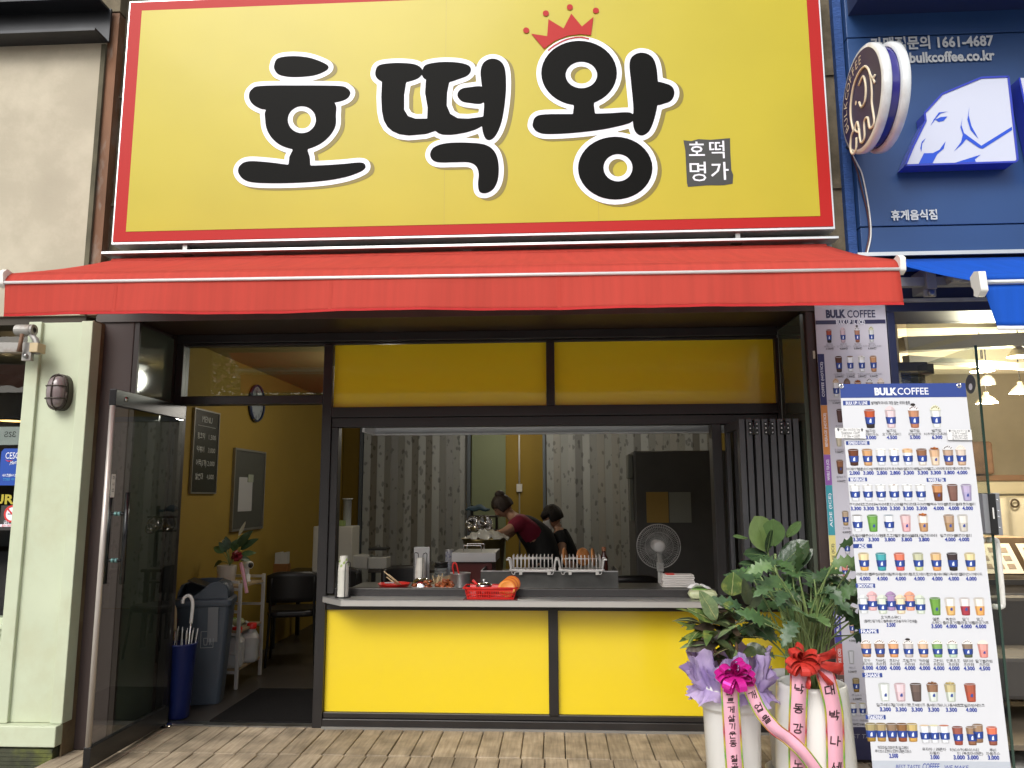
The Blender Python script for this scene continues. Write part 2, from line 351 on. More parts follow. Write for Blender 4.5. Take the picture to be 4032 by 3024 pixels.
# wooden deck: boards laid front to back
def wood_mat():
    m = bpy.data.materials.new('weathered deck timber'); m.use_nodes = True
    nt = m.node_tree; n = nt.nodes; l = nt.links; p = n['Principled BSDF']; p.inputs['Roughness'].default_value = .8; p.inputs['Specular IOR Level'].default_value = .25
    g = n.new('ShaderNodeNewGeometry'); oi = n.new('ShaderNodeObjectInfo')
    mp = n.new('ShaderNodeMapping'); mp.inputs['Scale'].default_value = (14, 1.2, 4); l.new(g.outputs['Position'], mp.inputs[0])
    nz = n.new('ShaderNodeTexNoise'); nz.inputs['Scale'].default_value = 4; nz.inputs['Detail'].default_value = 8; l.new(mp.outputs[0], nz.inputs[0])
    st = n.new('ShaderNodeTexNoise'); st.inputs['Scale'].default_value = 5.5; st.inputs['Detail'].default_value = 6; l.new(g.outputs['Position'], st.inputs[0])
    cr = n.new('ShaderNodeValToRGB'); cr.color_ramp.elements[0].position = .3; cr.color_ramp.elements[0].color = (.30,.24,.165,1); cr.color_ramp.elements[1].position = .7; cr.color_ramp.elements[1].color = (.45,.37,.265,1)
    l.new(nz.outputs[0], cr.inputs[0])
    r1 = n.new('ShaderNodeMapRange'); r1.inputs[1].default_value = .35; r1.inputs[2].default_value = .7; r1.inputs[3].default_value = .62; r1.inputs[4].default_value = 1.12; l.new(st.outputs[0], r1.inputs[0])
    r2 = n.new('ShaderNodeMapRange'); r2.inputs[3].default_value = .8; r2.inputs[4].default_value = 1.15; l.new(oi.outputs['Random'], r2.inputs[0])
    mu = n.new('ShaderNodeMath'); mu.operation = 'MULTIPLY'; l.new(r1.outputs[0], mu.inputs[0]); l.new(r2.outputs[0], mu.inputs[1])
    mx = n.new('ShaderNodeMix'); mx.data_type = 'RGBA'; mx.blend_type = 'MULTIPLY'; mx.inputs[0].default_value = 1
    l.new(cr.outputs[0], mx.inputs[6]); l.new(mu.outputs[0], mx.inputs[7]); l.new(mx.outputs[2], p.inputs['Base Color'])
    bp = n.new('ShaderNodeBump'); bp.inputs['Strength'].default_value = .35; bp.inputs['Distance'].default_value = .006; l.new(nz.outputs[0], bp.inputs['Height']); l.new(bp.outputs[0], p.inputs['Normal'])
    return m
WOOD = wood_mat()
deck = structure(MB().box(-3.06, 2.34, -1.82, -.02, -.15, -.035, mat('deck joists', (.03,.022,.015), .9)).build('wooden_deck'))
pm = {}
for row, (ya, yb) in enumerate(((-.572,-.032), (-1.172,-.579), (-1.80,-1.179))):
    mb = MB(); mb.box(-.0645,.0645, ya, yb, -.030, 0, WOOD); pm[row] = mb.mesh('plank')
    for i in range(40):
        x = -2.985 + i*.1345 + (0 if row != 1 else .012)
        o = bpy.data.objects.new('plank', pm[row]); C.objects.link(o)
        o.location = (x, 0, random.uniform(-.0035,.001)); o.rotation_euler = (0, random.uniform(-.012,.012), random.uniform(-.0025,.0025))
        o.parent = deck
        if row < 2:
            md = o.modifiers.new('bevel','BEVEL'); md.width = .004; md.segments = 1

# ------------------------------------------------------------------ shop building
bld = thing('shop_building', 'concrete shop building with brown columns and dark soffit around the snack shop', 'building', (0,0,0))
mb = MB()
mb.box(-3.11, 1.905, -.50, -.30, 2.765, 7.2, CONC)
mb.build('wall', bld)
for z in (3.55, 4.35): MB().box(-3.105, 1.90, -.515, -.502, z, z+.02, CONC).build('board_mark', bld)
MB().box(-3.065, -2.803, -.56, .12, .0, 2.73, BROWN).build('column', bld, bevel=.006)
MB().box(1.602, 2.10, -.56, .12, .0, 2.73, BROWN).build('column', bld, bevel=.006)
MB().box(-3.065, 2.10, -.56, .16, 2.732, 2.763, SOFF).build('soffit', bld)
MB().box(-3.065, 2.10, -.575, -.562, 2.712, 2.80, mat('lintel brown', (.06,.05,.045), .5, var=.2)).build('lintel', bld)
MB().box(-2.80, -2.788, -.53, -.05, .06, 2.70, mat('dark green back glass', (.075,.088,.066), .06, 0, .5)).build('side_pane', bld)
for y0, y1 in ((-.555,-.532), (-.05,-.028)): MB().box(-2.802, -2.77, y0, y1, .0, 2.73, mat('recess trim', (.022,.013,.010), .4)).build('recess_trim', bld)
MB().box(1.575, 1.60, -.53, -.05, .06, 2.70, mat('dark green back glass', (.012,.016,.013), .05)).build('side_pane', bld)

# shop room
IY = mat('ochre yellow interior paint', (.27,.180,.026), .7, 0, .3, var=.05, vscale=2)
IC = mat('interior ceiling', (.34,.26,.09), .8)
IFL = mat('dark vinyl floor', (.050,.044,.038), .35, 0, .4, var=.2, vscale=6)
BACKY = 5.4
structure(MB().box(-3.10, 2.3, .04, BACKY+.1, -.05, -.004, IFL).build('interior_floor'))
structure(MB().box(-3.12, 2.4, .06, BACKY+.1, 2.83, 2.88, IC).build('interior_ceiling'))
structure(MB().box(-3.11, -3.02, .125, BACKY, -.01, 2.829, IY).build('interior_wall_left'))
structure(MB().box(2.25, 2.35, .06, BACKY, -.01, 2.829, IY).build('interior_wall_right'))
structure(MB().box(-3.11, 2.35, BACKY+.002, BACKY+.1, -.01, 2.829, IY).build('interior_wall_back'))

# ------------------------------------------------------------------ shop front: frame, panels, door
sf = thing('storefront_glazing', 'black aluminium shop front with yellow vinyl panels and an open glass door', 'storefront', (-.6,0,0))
F0, F1 = -.045, .055
def fr(name, x0, x1, z0, z1, y0=F0, y1=F1, m=BLK, b=.004): return MB().box(x0,x1,y0,y1,z0,z1,m).build(name, sf, bevel=b)
fr('frame_rail', -2.768, 1.572, 2.668, 2.731)
fr('frame_rail', -2.768, 1.572, 2.648, 2.667, -.02, .05)
fr('frame_post', -2.767, -2.715, .0, 2.667)
fr('frame_post', -1.668, -1.600, .0, 2.647)
fr('frame_rail', -2.714, -1.669, 2.213, 2.276)
fr('frame_post', -.058, .0, 2.186, 2.647)
fr('frame_post', 1.548, 1.573, .0, 2.647)
fr('frame_rail', -1.599, 1.547, 2.112, 2.185)
fr('frame_rail', -1.599, 1.547, 2.043, 2.110, -.03, .06)
fr('frame_post', -1.599, -1.548, .885, 2.042, -.03, .06)
fr('frame_post', 1.085, 1.150, .885, 2.042, -.06, .06)
fr('frame_rail', -1.599, 1.547, .0, .060)
fr('frame_rail', -1.599, 1.547, .062, .098, -.03, .05)
fr('frame_post', -.060, .004, .099, .79)
fr('frame_rail', -1.599, 1.547, .775, .815, -.03, .05)
for x0, x1 in ((-1.599,-.061), (.005,1.547)): MB().box(x0, x1, -.004, .012, .099, .774, YEL).build('yellow_panel', sf)
for x0, x1 in ((-1.599,-.059), (.001,1.547)): MB().box(x0, x1, -.004, .012, 2.186, 2.646, YEL).build('yellow_panel', sf)
MB().box(-2.714, -1.669, .0, .008, 2.277, 2.646, GLASS).build('transom_pane', sf)
MB().box(-2.72, -1.60, -.035, .06, -.03, .006, STEELD).build('threshold', sf)
MB().box(-1.60, 1.6, -.060, -.047, -.02, .012, mat('grey sealant', (.2,.19,.17), .7)).build('base_seal', sf)
# counter
ct = MB()
pts = [(-1.622,-.046),(-1.44,-.235),(1.16,-.235),(1.16,-.046)]
ct.prism(pts, (0,0,.868), (1,0,0), (0,1,0), (0,0,-.004), STEEL)
ct.prism(pts, (0,0,.863), (1,0,0), (0,1,0), (0,0,-.035), mat('bright counter edge', (.56,.545,.51), .35, .5))
ct.box(-1.60, 1.15, -.0455, .04, .83, .868, STEEL)
ct.build('counter_top', sf, bevel=.002)
MB().box(-1.547, 1.084, -.02, .055, .869, .918, BLK).build('window_sill_track', sf, bevel=.003)
# folded sashes stacked at the right of the opening
SASH = mat('anthracite sash', (.048,.048,.052), .38, 0, .5, var=.15)
xs = 1.175
for i in range(4):
    a = xs + i*.098; lean = .012*i
    sa = MB()
    for e in (0, .046):
        for (y0, y1) in ((-.47,-.40), (-.09,-.03)): sa.box(a+e, a+e+.036, y0, y1, .93, 2.035, SASH)
        for (z0, z1) in ((.93,.99), (1.975,2.035)): sa.box(a+e+.001, a+e+.035, -.40, -.09, z0, z1, SASH)
    so = sa.build('folded_sash', sf, bevel=.003)
    gp = MB(); gp.box(a+.014, a+.022, -.40, -.09, .99, 1.975, GLASSD); gp.box(a+.060, a+.068, -.40, -.09, .99, 1.975, GLASSD); gp.build('pane', so)
    if i < 3:
        h = MB(); h.tube([(a+.090,-.474,1.93),(a+.090,-.474,2.02)], .007, BLKG, 8); h.box(a+.060,a+.118,-.476,-.4715,1.935,2.015,BLKG)
        for dx in (-.021, .021):
            for dz in (1.948, 1.975, 2.002): h.lathe([(0,.004),(.0045,.0035),(.0055,0)], (a+.090+dx,-.476,dz), ALU, 8, Matrix.Rotation(PI/2,3,'X'))
        h.build('hinge', so)
# open door leaf (hinged at the left post, swung out square to the front)
dr = MB().box(-2.712, -2.668, -.945, -.05, .022, .135, BLKG).build('door', sf, bevel=.003)
MB().box(-2.712, -2.668, -.945, -.05, 2.105, 2.205, BLKG).build('top_rail', dr, bevel=.003)
MB().box(-2.695, -2.685, -.93, -.052, .135, 2.105, GLASS).build('pane', dr)
MB().tube([(-2.690,-.937,.137),(-2.690,-.937,2.104)], .0165, mat('door edge seal strip', (.46,.42,.38), .3, .3), 10).build('edge_strip', dr)
for dx in (-.055, .055):
    h = MB(); h.tube([(-2.69+dx,-.80,1.03),(-2.69+dx,-.80,1.58)], .0145, BLKG, 12)
    for z in (1.17, 1.45): h.tube([(-2.69+math.copysign(.007,dx),-.80,z),(-2.69+dx*.8,-.80,z)], .010, BLKG, 10); h.tube([(-2.69+math.copysign(.006,dx),-.80,z),(-2.69+math.copysign(.018,dx),-.80,z)], .014, mat('door ring', (.25,.45,.45), .3, .5), 10)
    h.build('handle', dr)
mb = MB(); mb.box(-2.6838, -2.6825, -.905, -.865, 1.55, 1.69, WHITEPL)
for k, chs in enumerate('미시오'): text(mb, chs, (-2.6812,-.885,1.668-k*.038), (0,1,0), (0,0,1), .026, PBLK)
mb.build('push_sticker', dr)
MB().lathe([(0,.012),(.035,.010),(.05,.002),(.052,0)], (-2.69,-.05,.006), CHROME, 20).build('floor_pivot', dr)
MB().lathe([(0,.006),(.014,.005),(.016,0)], (-2.667,-.83,2.155), CHROME, 12, Matrix.Rotation(PI/2,3,'Y')).build('lock_cylinder', dr)

# ------------------------------------------------------------------ big sign
SY = -.70
sg = thing('shop_sign', 'wide yellow fascia sign with red border, black Korean letters and red crown', 'sign', (-.57,SY,3.2))
MB().box(-2.925, 1.775, SY+.004, SY+.12, 3.207, 4.965, ALU).build('cabinet', sg, bevel=.003)
MB().box(-2.912, 1.762, SY-.002, SY+.003, 3.224, 4.952, RSIGN).build('red_border', sg)
xa, xb, za, zb = at(497,915,SY).x, at(3229,857,SY).x, 3.292, 4.885
MB().box(xa, xb, SY-.0045, SY-.0025, za, zb, YSIGN).build('yellow_face', sg)
for px in (1752, 2350): xj = at(px,500,SY).x; MB().box(xj,xj+.0022,SY-.0052,SY-.0048,za,zb,mat('joint shade', (.36,.28,.02), .4)).build('panel_joint', sg)
def Z6(u, v): p = at(900+.8363*u, 150+.8363*v, SY); return (p.x, p.z)
G = {
 'ho1': [(217,130),(235,98),(300,88),(380,95),(450,120),(473,140),(455,160),(400,180),(310,187),(245,178),(220,155)],
 'ho2': [(98,272),(112,244),(155,228),(345,226),(520,228),(560,240),(575,262),(556,290),(495,308),(340,330),(190,340),(140,330),(108,305)],
 'ho3': [(190,330),(175,390),(190,450),(235,500),(300,525),(375,525),(450,490),(500,430),(507,370),(492,300),(340,262)],
 'ho4': '|(298,512),(380,512),(374,530),(384,562),(387,604),(284,604),(288,562),(304,530)',
 'ho5': [(48,635),(58,600),(100,582),(200,588),(300,600),(420,602),(540,595),(620,588),(645,600),(635,625),(560,655),(450,675),(300,685),(150,685),(80,672)],
 'tt1': [(693,160),(712,130),(790,120),(870,125),(906,142),(914,165),(895,192),(840,210),(780,214),(725,208),(697,188)],
 'tt2': [(914,155),(932,128),(1000,116),(1080,118),(1130,132),(1142,155),(1125,180),(1080,198),(1030,212),(960,208),(918,190)],
 'tt3': '|(724,196),(840,196),(828,270),(828,340),(846,370),(880,382),(960,382),(975,440),(930,455),(850,462),(805,456),(772,441),(750,422),(732,390),(723,345),(720,280)',
 'tt4': '|(930,200),(1042,200),(1030,260),(1028,320),(1045,360),(1080,380),(1130,382),(1206,372),(1206,408),(1185,423),(1160,435),(1122,447),(1080,455),(1045,459),(1010,458),(990,452),(975,440),(936,385),(938,330),(926,260)',
 'tt5': [(1187,160),(1202,118),(1240,100),(1280,112),(1302,150),(1307,230),(1300,320),(1285,400),(1262,455),(1235,482),(1210,475),(1195,430),(1200,370),(1203,300),(1192,220)],
 'tt6': [(1200,235),(1200,307),(1130,308),(1095,298),(1078,272),(1092,245),(1130,235)],
 'tt7': [(950,548),(970,515),(1030,497),(1130,495),(1210,505),(1255,540),(1272,600),(1268,670),(1245,715),(1210,733),(1182,725),(1175,690),(1178,640),(1165,605),(1130,588),(1060,588),(990,588),(960,575)],
 'wa2': '|(1625,300),(1722,292),(1720,320),(1726,364),(1620,364),(1625,330)',
 'wa3': [(1432,405),(1445,375),(1490,362),(1650,360),(1780,357),(1880,352),(1905,368),(1900,395),(1860,412),(1750,435),(1620,450),(1500,455),(1455,445),(1435,425)],
 'wa4': [(1887,130),(1900,90),(1940,72),(1985,85),(2010,125),(2020,200),(2020,300),(2005,380),(1980,440),(1945,462),(1915,445),(1903,400),(1905,330),(1895,220)],
 'wa5': [(2010,216),(2060,218),(2090,235),(2098,265),(2085,295),(2055,310),(2010,312)],
}
def ell(cx, cy, rx, ry, n=40): return [(cx+rx*math.cos(2*PI*i/n), cy+ry*math.sin(2*PI*i/n)) for i in range(n)]
shapes = []
for k, g in G.items():
    if isinstance(g, str):
        P = [tuple(map(float, q.strip('()').split(','))) for q in g[1:].replace('),(', ')|(').split('|')]
    else: P = [(v.x, v.y) for v in catmull(g, 5)]
    shapes.append(np.array([Z6(*p) for p in P]))
shapes.append(np.array([Z6(*p) for p in ell(1650,168,178,152)])); shapes.append(np.array([Z6(*p) for p in ell(1820,615,175,148)]))
holes = [np.array([Z6(*p) for p in e]) for e in (ell(347,387,66,63), ell(1661,177,74,62), ell(1833,613,68,64))]
def sdf(P, X, Y):
    d = np.full(X.shape, 1e9); ins = np.zeros(X.shape, bool); n = len(P)
    for i in range(n):
        ax, ay = P[i]; bx, by = P[(i+1) % n]; ex, ey = bx-ax, by-ay
        t = np.clip(((X-ax)*ex+(Y-ay)*ey)/(ex*ex+ey*ey+1e-12), 0, 1)
        d = np.minimum(d, (X-ax-t*ex)**2+(Y-ay-t*ey)**2)
        c = ((ay > Y) != (by > Y)) & (X < ex*(Y-ay)/(ey if abs(ey) > 1e-12 else 1e-12)+ax); ins ^= c
    d = np.sqrt(d); return np.where(ins, -d, d)
def contours(D, xs_, ys_, level):
    """marching squares -> closed loops"""
    D = D-level; ny, nx = D.shape; seg = {}
    def pt(i, j, k, l_):
        a, b = D[j, i], D[l_, k]; t = a/(a-b); return (xs_[i]+(xs_[k]-xs_[i])*t, ys_[j]+(ys_[l_]-ys_[j])*t)
    S = D < 0
    act = np.argwhere((S[:-1,:-1] != S[1:,:-1]) | (S[:-1,:-1] != S[:-1,1:]) | (S[:-1,:-1] != S[1:,1:]))
    for j, i in act:
        c = [(i,j),(i+1,j),(i+1,j+1),(i,j+1)]; s = [S[b, a] for a, b in c]; cr = []
        for e in range(4):
            a, b = c[e], c[(e+1) % 4]
            if s[e] != s[(e+1) % 4]: cr.append(((min(a,b), max(a,b)), s[e]))
        # walk with the inside on the left
        outs = [e for e, ins in cr if ins]; inn = [e for e, ins in cr if not ins]
        for a, b in zip(outs, inn if len(cr) == 2 else inn): seg[a] = b
    loops = []
    while seg:
        k0, k = next(iter(seg.items())); lp = [k0]; del seg[k0]
        while k != k0 and k in seg: lp.append(k); k = seg.pop(k)
        loops.append([pt(e[0][0], e[0][1], e[1][0], e[1][1]) for e in lp])
    return loops
def fill_loops(loops):
    c = bpy.data.curves.new('c', 'CURVE'); c.dimensions = '2D'; c.fill_mode = 'BOTH'
    for lp in loops:
        if len(lp) < 4: continue
        s = c.splines.new('POLY'); s.points.add(len(lp)-1); s.use_cyclic_u = True
        for q, p in zip(s.points, lp): q.co = (p[0], p[1], 0, 1)
    o = bpy.data.objects.new('c', c); me = o.to_mesh(); vs = [tuple(v.co) for v in me.vertices]; fs = [tuple(p.vertices) for p in me.polygons]
    o.to_mesh_clear(); bpy.data.objects.remove(o); bpy.data.curves.remove(c); return vs, fs
allp = np.vstack(shapes); X0, Y0 = allp.min(0)-.08; X1, Y1 = allp.max(0)+.08; ST = .0065
xs_ = np.arange(X0, X1, ST); ys_ = np.arange(Y0, Y1, ST); GX, GY = np.meshgrid(xs_, ys_)
D = np.full(GX.shape, 1e9)
for P in shapes: D = np.minimum(D, sdf(P, GX, GY))
for Hh in holes: D = np.maximum(D, -sdf(Hh, GX, GY))
W = .0325
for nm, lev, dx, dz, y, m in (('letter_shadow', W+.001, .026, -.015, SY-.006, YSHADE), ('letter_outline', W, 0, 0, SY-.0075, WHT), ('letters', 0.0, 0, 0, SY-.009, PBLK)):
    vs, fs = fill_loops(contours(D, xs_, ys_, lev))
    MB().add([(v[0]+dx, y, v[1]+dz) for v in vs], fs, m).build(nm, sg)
# crown and dots
def Z2(u, v): p = at(1400+.6329*u, .6329*v, SY); return (p.x, p.z)
cr = MB()
CP = [(1093,215),(1192,230),(1200,125),(1294,182),(1342,90),(1408,170),(1480,110),(1465,225),(1400,218),(1320,228),(1240,260),(1172,310)]
vs, fs = fill_loops([[Z2(*p) for p in CP]]); cr.add([(v[0], SY-.0105, v[1]) for v in vs], fs, RSIGN)
for d in ((1062,194),(1184,88),(1333,50),(1495,71)): cr.poly([(q[0], SY-.0105, q[1]) for q in (Z2(*e) for e in ell(*d,19,18,20))], RSIGN)
arc = [Vector((*Z2(*p), 0)) for p in ((1197,320),(1240,287),(1310,252),(1390,237),(1452,247))]; arc = catmull([(a.x,a.y) for a in arc], 5, False)
for a, b in zip(arc, arc[1:]):
    n_ = Vector((-(b-a).y, (b-a).x)).normalized()*.0045; cr.poly([(a.x+n_.x,SY-.0105,a.y+n_.y),(a.x-n_.x,SY-.0105,a.y-n_.y),(b.x-n_.x,SY-.0105,b.y-n_.y),(b.x+n_.x,SY-.0105,b.y+n_.y)], RSIGN)
cr.build('crown', sg)
# seal
def Z3(u, v): p = at(2632+.6329*u, .6329*v, SY); return (p.x, p.z)
se = MB(); SP = [(92,875),(140,880),(185,868),(260,872),(382,862),(384,950),(390,1060),(402,1090),(398,1145),(340,1155),(240,1155),(120,1165),(114,1140),(108,1020),(104,940)]
vs, fs = fill_loops([[Z3(*p) for p in SP]]); se.add([(v[0], SY-.006, v[1]) for v in vs], fs, mat('seal black', (.025,.025,.022), .35))
for chs, u, v, h, b in (('호',175,935,.12,.012), ('떡',300,935,.13,.004), ('명',182,1072,.145,.004), ('가',318,1068,.13,.012)):
    q = Z3(u, v); text(se, chs, (q[0], SY-.0075, q[1]), (1,.0,-.02), (0,0,1), h, WHT, bold=b, font=True)
se.build('seal_stamp', sg)
for x in (-2.45, 1.16):
    b = MB(); b.box(x, x+.03, SY+.03, SY+.10, 3.155, 3.206, STEELD); b.box(x-.02, x+.05, SY+.05, SY+.20, 3.148, 3.154, STEELD); b.build('bracket', sg)

# ------------------------------------------------------------------ red awning
RED = fabric('red awning cloth', (.67,.092,.066), .42)
aw = thing('red_awning', 'red retractable awning with plain valance over the snack shop front', 'awning', (-.6,-.6,3.1))
AX0, AX1 = -2.965, 1.752
def slope(u, v):
    x = AX0+(AX1-AX0)*u; y = -.63+(-1.53+.63)*v; z = 3.118+(2.765-3.118)*v - .012*math.sin(PI*v) + .004*math.sin(u*37)*math.sin(PI*v) - (.018*u if v > .01 else 0)*v
    return (x, y, z)
MB().grid(60, 10, slope, RED).build('canopy', aw, solid=.002)
def val(u, v):
    x = AX0+(AX1-AX0)*u + (.012*v if u < .001 else 0)
    zt = 2.765-.018*u; fold = .006*math.sin(u*23+1)+.003*math.sin(u*61)+.0015*math.sin(u*140)
    if v < .22: a = v/.22; return (x, -1.53-.042*math.sin(a*PI/2), zt-.055*a)
    a = (v-.22)/.78; return (x, -1.572+fold*a*1.6-.006*a, zt-.055-.195*a+.004*math.sin(u*17))
MB().grid(140, 10, val, RED).build('valance', aw, solid=.002)
def hem(u, v):
    p = val(u, .95+.05*v); return (p[0], p[1]-.0025, p[2])
MB().grid(140, 1, hem, fabric('red hem', (.52,.03,.03), .15)).build('hem', aw)
for xq in (-2.35, -1.18, .02, 1.2):   # cloth seams
    uq = (xq-AX0)/(AX1-AX0)
    MB().grid(1, 12, lambda a, b: tuple(np.array(val(uq+a*.004, .22+b*.73))+np.array((0,-.0025,0))), fabric('red seam', (.63,.080,.056), .36)).build('seam', aw)
MB().tube([(AX0-.01,-1.578,2.700),(AX1+.01,-1.578,2.682)], .0088, mat('white bar', (.82,.81,.80), .3, .3), 10).build('front_bar', aw)
MB().tube([(AX0,-1.528,2.727),(AX1,-1.528,2.709)], .024, ALU, 12).build('front_profile', aw)
for x in (AX0-.012, AX1+.012):
    e = MB(); e.prism([(-.035,-.035),(.0,-.05),(.03,-.04),(.04,0),(.034,.045),(-.01,.055),(-.04,.03)], (x-.014,-1.553,2.725-(.018 if x > 0 else 0)), (0,1,0), (0,0,1), (.028,0,0), WHITEPL); e.build('end_cap', aw, bevel=.008)
MB().tube([(AX0+.02,-.62,3.10),(AX1-.02,-.62,3.10)], .036, RED, 14).build('roller', aw)
MB().box(-3.0, 1.80, -.68, -.58, 3.150, 3.168, ALU).build('rain_cover', aw, bevel=.003)
MB().box(-2.99, 1.79, -.575, -.505, 3.128, 3.149, STEELD).build('back_bar', aw)
for x in (-2.0, -.6, .75, 1.6): MB().box(x, x+.07, -.60, -.502, 3.06, 3.15, STEELD).build('wall_bracket', aw)
MB().box(-2.9, 1.70, -.66, -.60, 3.03, 3.06, STEELD).build('torsion_bar', aw)
for sx, x0, x1 in ((1, -2.45, -.75), (-1, 1.30, -.45)):
    a = MB(); el = ((x0+x1)/2 + (.25 if sx > 0 else -.25)*-1, -1.05, 2.845)
    a.bar((x0,-.64,3.00), el, .05, .035, WHITEPL); a.bar(el, (x1,-1.50,2.705), .045, .03, WHITEPL); a.build('folding_arm', aw, bevel=.004)
# ------------------------------------------------------------------ left neighbour (pale green cafe front)
GRN = mat('pale green paint', (.50,.55,.40), .5, 0, .4, var=.06, vscale=3, dirt=((.44,.45,.30), .5), dscale=4)
MOSS = mat('mossy ribbed stone', (.055,.058,.038), .9, 0, .2, var=.3, vscale=8, dirt=((.16,.18,.04), .8), dscale=5, bump=.4, bscale=40)
lc = thing('green_pilaster', 'pale green panelled timber pilaster beside the brown column', 'pilaster', (-3.2,-.6,0))
MB().box(-3.395, -3.02, -.675, -.35, .19, 2.69, GRN).build('panel', lc, bevel=.004)
MB().box(-3.44, -3.352, -.70, -.60, .19, 2.692, GRN).build('trim', lc, bevel=.005)
MB().box(-3.082, -3.005, -.70, -.60, .19, 2.692, GRN).build('trim', lc, bevel=.005)
MB().box(-3.019, -3.008, -.68, -.36, .0, 2.70, mat('rusty brown edge', (.13,.085,.04), .7, var=.3, dirt=((.25,.22,.13), .6))).build('edge_board', lc)
MB().box(-3.46, -3.012, -.745, -.58, .068, .188, GRN).build('plinth', lc, bevel=.006)
for i in range(9): MB().box(-3.75, -3.03, -.735+.003*(i%2), -.50, -.155+i*.0235, -.155+i*.0235+.0215, MOSS).build('plinth_stone_rib', lc)
# caged bulkhead lamp
lp = thing('bulkhead_lamp', 'oval bronze bulkhead lamp with wire cage on the green pilaster', 'wall lamp', (-3.185,-.68,2.22))
ov = lambda rx, rz, n=28: [(rx*math.copysign(abs(math.cos(2*PI*i/n))**.8, math.cos(2*PI*i/n)), rz*math.copysign(abs(math.sin(2*PI*i/n))**.8, math.sin(2*PI*i/n))) for i in range(n)]
BRZ = mat('dark bronze', (.06,.048,.04), .4, .5, var=.2)
MB().prism(ov(.070,.118), (-3.185,-.725,2.22), (1,0,0), (0,0,1), (0,.049,0), BRZ).build('base', lp, bevel=.006)
dm = MB(); P0 = ov(.058,.104)
for k, (s, d) in enumerate(((1,0),(.97,.025),(.86,.045),(.6,.058),(.25,.063))):
    pass
rings = [[Vector((-3.185+p[0]*s, -.726-d, 2.22+p[1]*s)) for p in P0] for s, d in ((1,0),(.97,.025),(.86,.045),(.6,.058),(.25,.063),(.01,.064))]
n_ = len(P0); dm.add([v for r_ in rings for v in r_], [(i*n_+j, i*n_+(j+1)%n_, (i+1)*n_+(j+1)%n_, (i+1)*n_+j) for i in range(5) for j in range(n_)], mat('smoky prismatic glass', (.21,.17,.17), .18, 0, .6, var=.2, vscale=20), True); dm.build('glass_dome', lp)
cg = MB(); cg.tube([(-3.185,-.73+.0,2.22+.118),(-3.185,-.775,2.305),(-3.185,-.795,2.25),(-3.185,-.796,2.19),(-3.185,-.778,2.135),(-3.185,-.73,2.10)], .0045, BRZ, 6)
for z in (2.255, 2.175): cg.tube([(-3.253,-.735,z),(-3.235,-.775,z),(-3.185,-.797,z),(-3.135,-.775,z),(-3.117,-.735,z)], .0045, BRZ, 6)
cg.tube([(-3.185+p[0]*1.13,-.738,2.22+p[1]*1.08) for p in P0]+[(-3.185+P0[0][0]*1.13,-.738,2.22)], .005, BRZ, 6); cg.build('cage', lp)

# cafe window
cw = thing('cafe_window', 'dark cafe window with green frame and stickers at the left edge', 'window', (-4.0,-.58,0))
MB().box(-5.2, -3.40, -.585, -.577, .80, 2.62, GLASS).build('pane', cw)
for z0, z1, y in ((.70,.80,-.63), (.735,.765,-.66), (.62,.70,-.60)): MB().box(-5.2, -3.441, y, -.50, z0, z1-.002, GRN).build('sill', cw, bevel=.004)
MB().box(-5.2, -3.441, -.62, -.50, .50, .618, GRN).build('rail', cw, bevel=.004)
MB().box(-5.2, -3.441, -.585, -.50, .18, .498, GRN).build('lower_panel', cw)
MB().box(-5.2, -3.462, -.66, -.50, .06, .18, GRN).build('plinth', cw, bevel=.004)
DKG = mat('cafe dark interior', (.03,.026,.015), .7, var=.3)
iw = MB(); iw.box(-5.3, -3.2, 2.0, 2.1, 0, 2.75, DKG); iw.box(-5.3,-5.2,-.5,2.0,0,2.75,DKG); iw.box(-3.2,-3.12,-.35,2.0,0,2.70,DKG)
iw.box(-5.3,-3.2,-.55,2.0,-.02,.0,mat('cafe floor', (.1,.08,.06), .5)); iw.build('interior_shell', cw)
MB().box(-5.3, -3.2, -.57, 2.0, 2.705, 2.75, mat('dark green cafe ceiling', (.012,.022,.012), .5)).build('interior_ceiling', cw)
for k, (z, h) in enumerate(((1.95,.35),(1.35,.5))): MB().box(-5.1, -3.5, 1.7, 1.95, z, z+h, mat('cafe shelf %d' % k, (.06+.04*k,.045,.02), .6, var=.3)).build('shelf', cw)
def stick(name, label, cat): pass
st = MB(); a = at(8,1765,-.59); b = at(104,1912,-.59)
st.prism([(-.093,-.12),(.075,-.12),(.093,-.10),(.093,.12),(-.075,.12),(-.093,.10)], ((a.x+b.x)/2-.006,-.5865,(a.z+b.z)/2), (1,0,0), (0,0,1), (0,.0012,0), mat('blue sticker', (.012,.06,.33), .4))
cx, cz = (a.x+b.x)/2-.004, (a.z+b.z)/2
text(st, 'CESCO', (cx,-.589,cz+.075), (1,0,0), (0,0,1), .060, WHT, w=.125, bold=0)
text(st, 'Members', (cx+.02,-.589,cz+.035), (.97,0,.22), (0,0,1), .034, WHT, w=.095, bold=0, shear=.25)
text(st, '세스코멤버스Zone', (cx-.015,-.589,cz-.055), (1,0,0), (0,0,1), .022, WHT, w=.115)
text(st, '안전점검 ∙ 서비스', (cx-.02,-.589,cz-.08), (1,0,0), (0,0,1), .02, mat('cyan print', (.05,.30,.55), .5), w=.09)
sw = [(cx-.06+.05*t, -.589, cz+.046-.010*math.sin(PI*t)) for t in (0,.25,.5,.75,1)]; st.tube(sw, [.0005,.003,.004,.003,.0005], mat('red print', (.6,.03,.03), .5), 4)
tag(st.build('window_sticker'), 'blue rounded pest control sticker on the cafe window', 'sticker')
st = MB(); a = at(4,1990,-.59); b = at(88,2088,-.59); w2, h2 = (b.x-a.x)/2, (a.z-b.z)/2; cx, cz = (a.x+b.x)/2, (a.z+b.z)/2
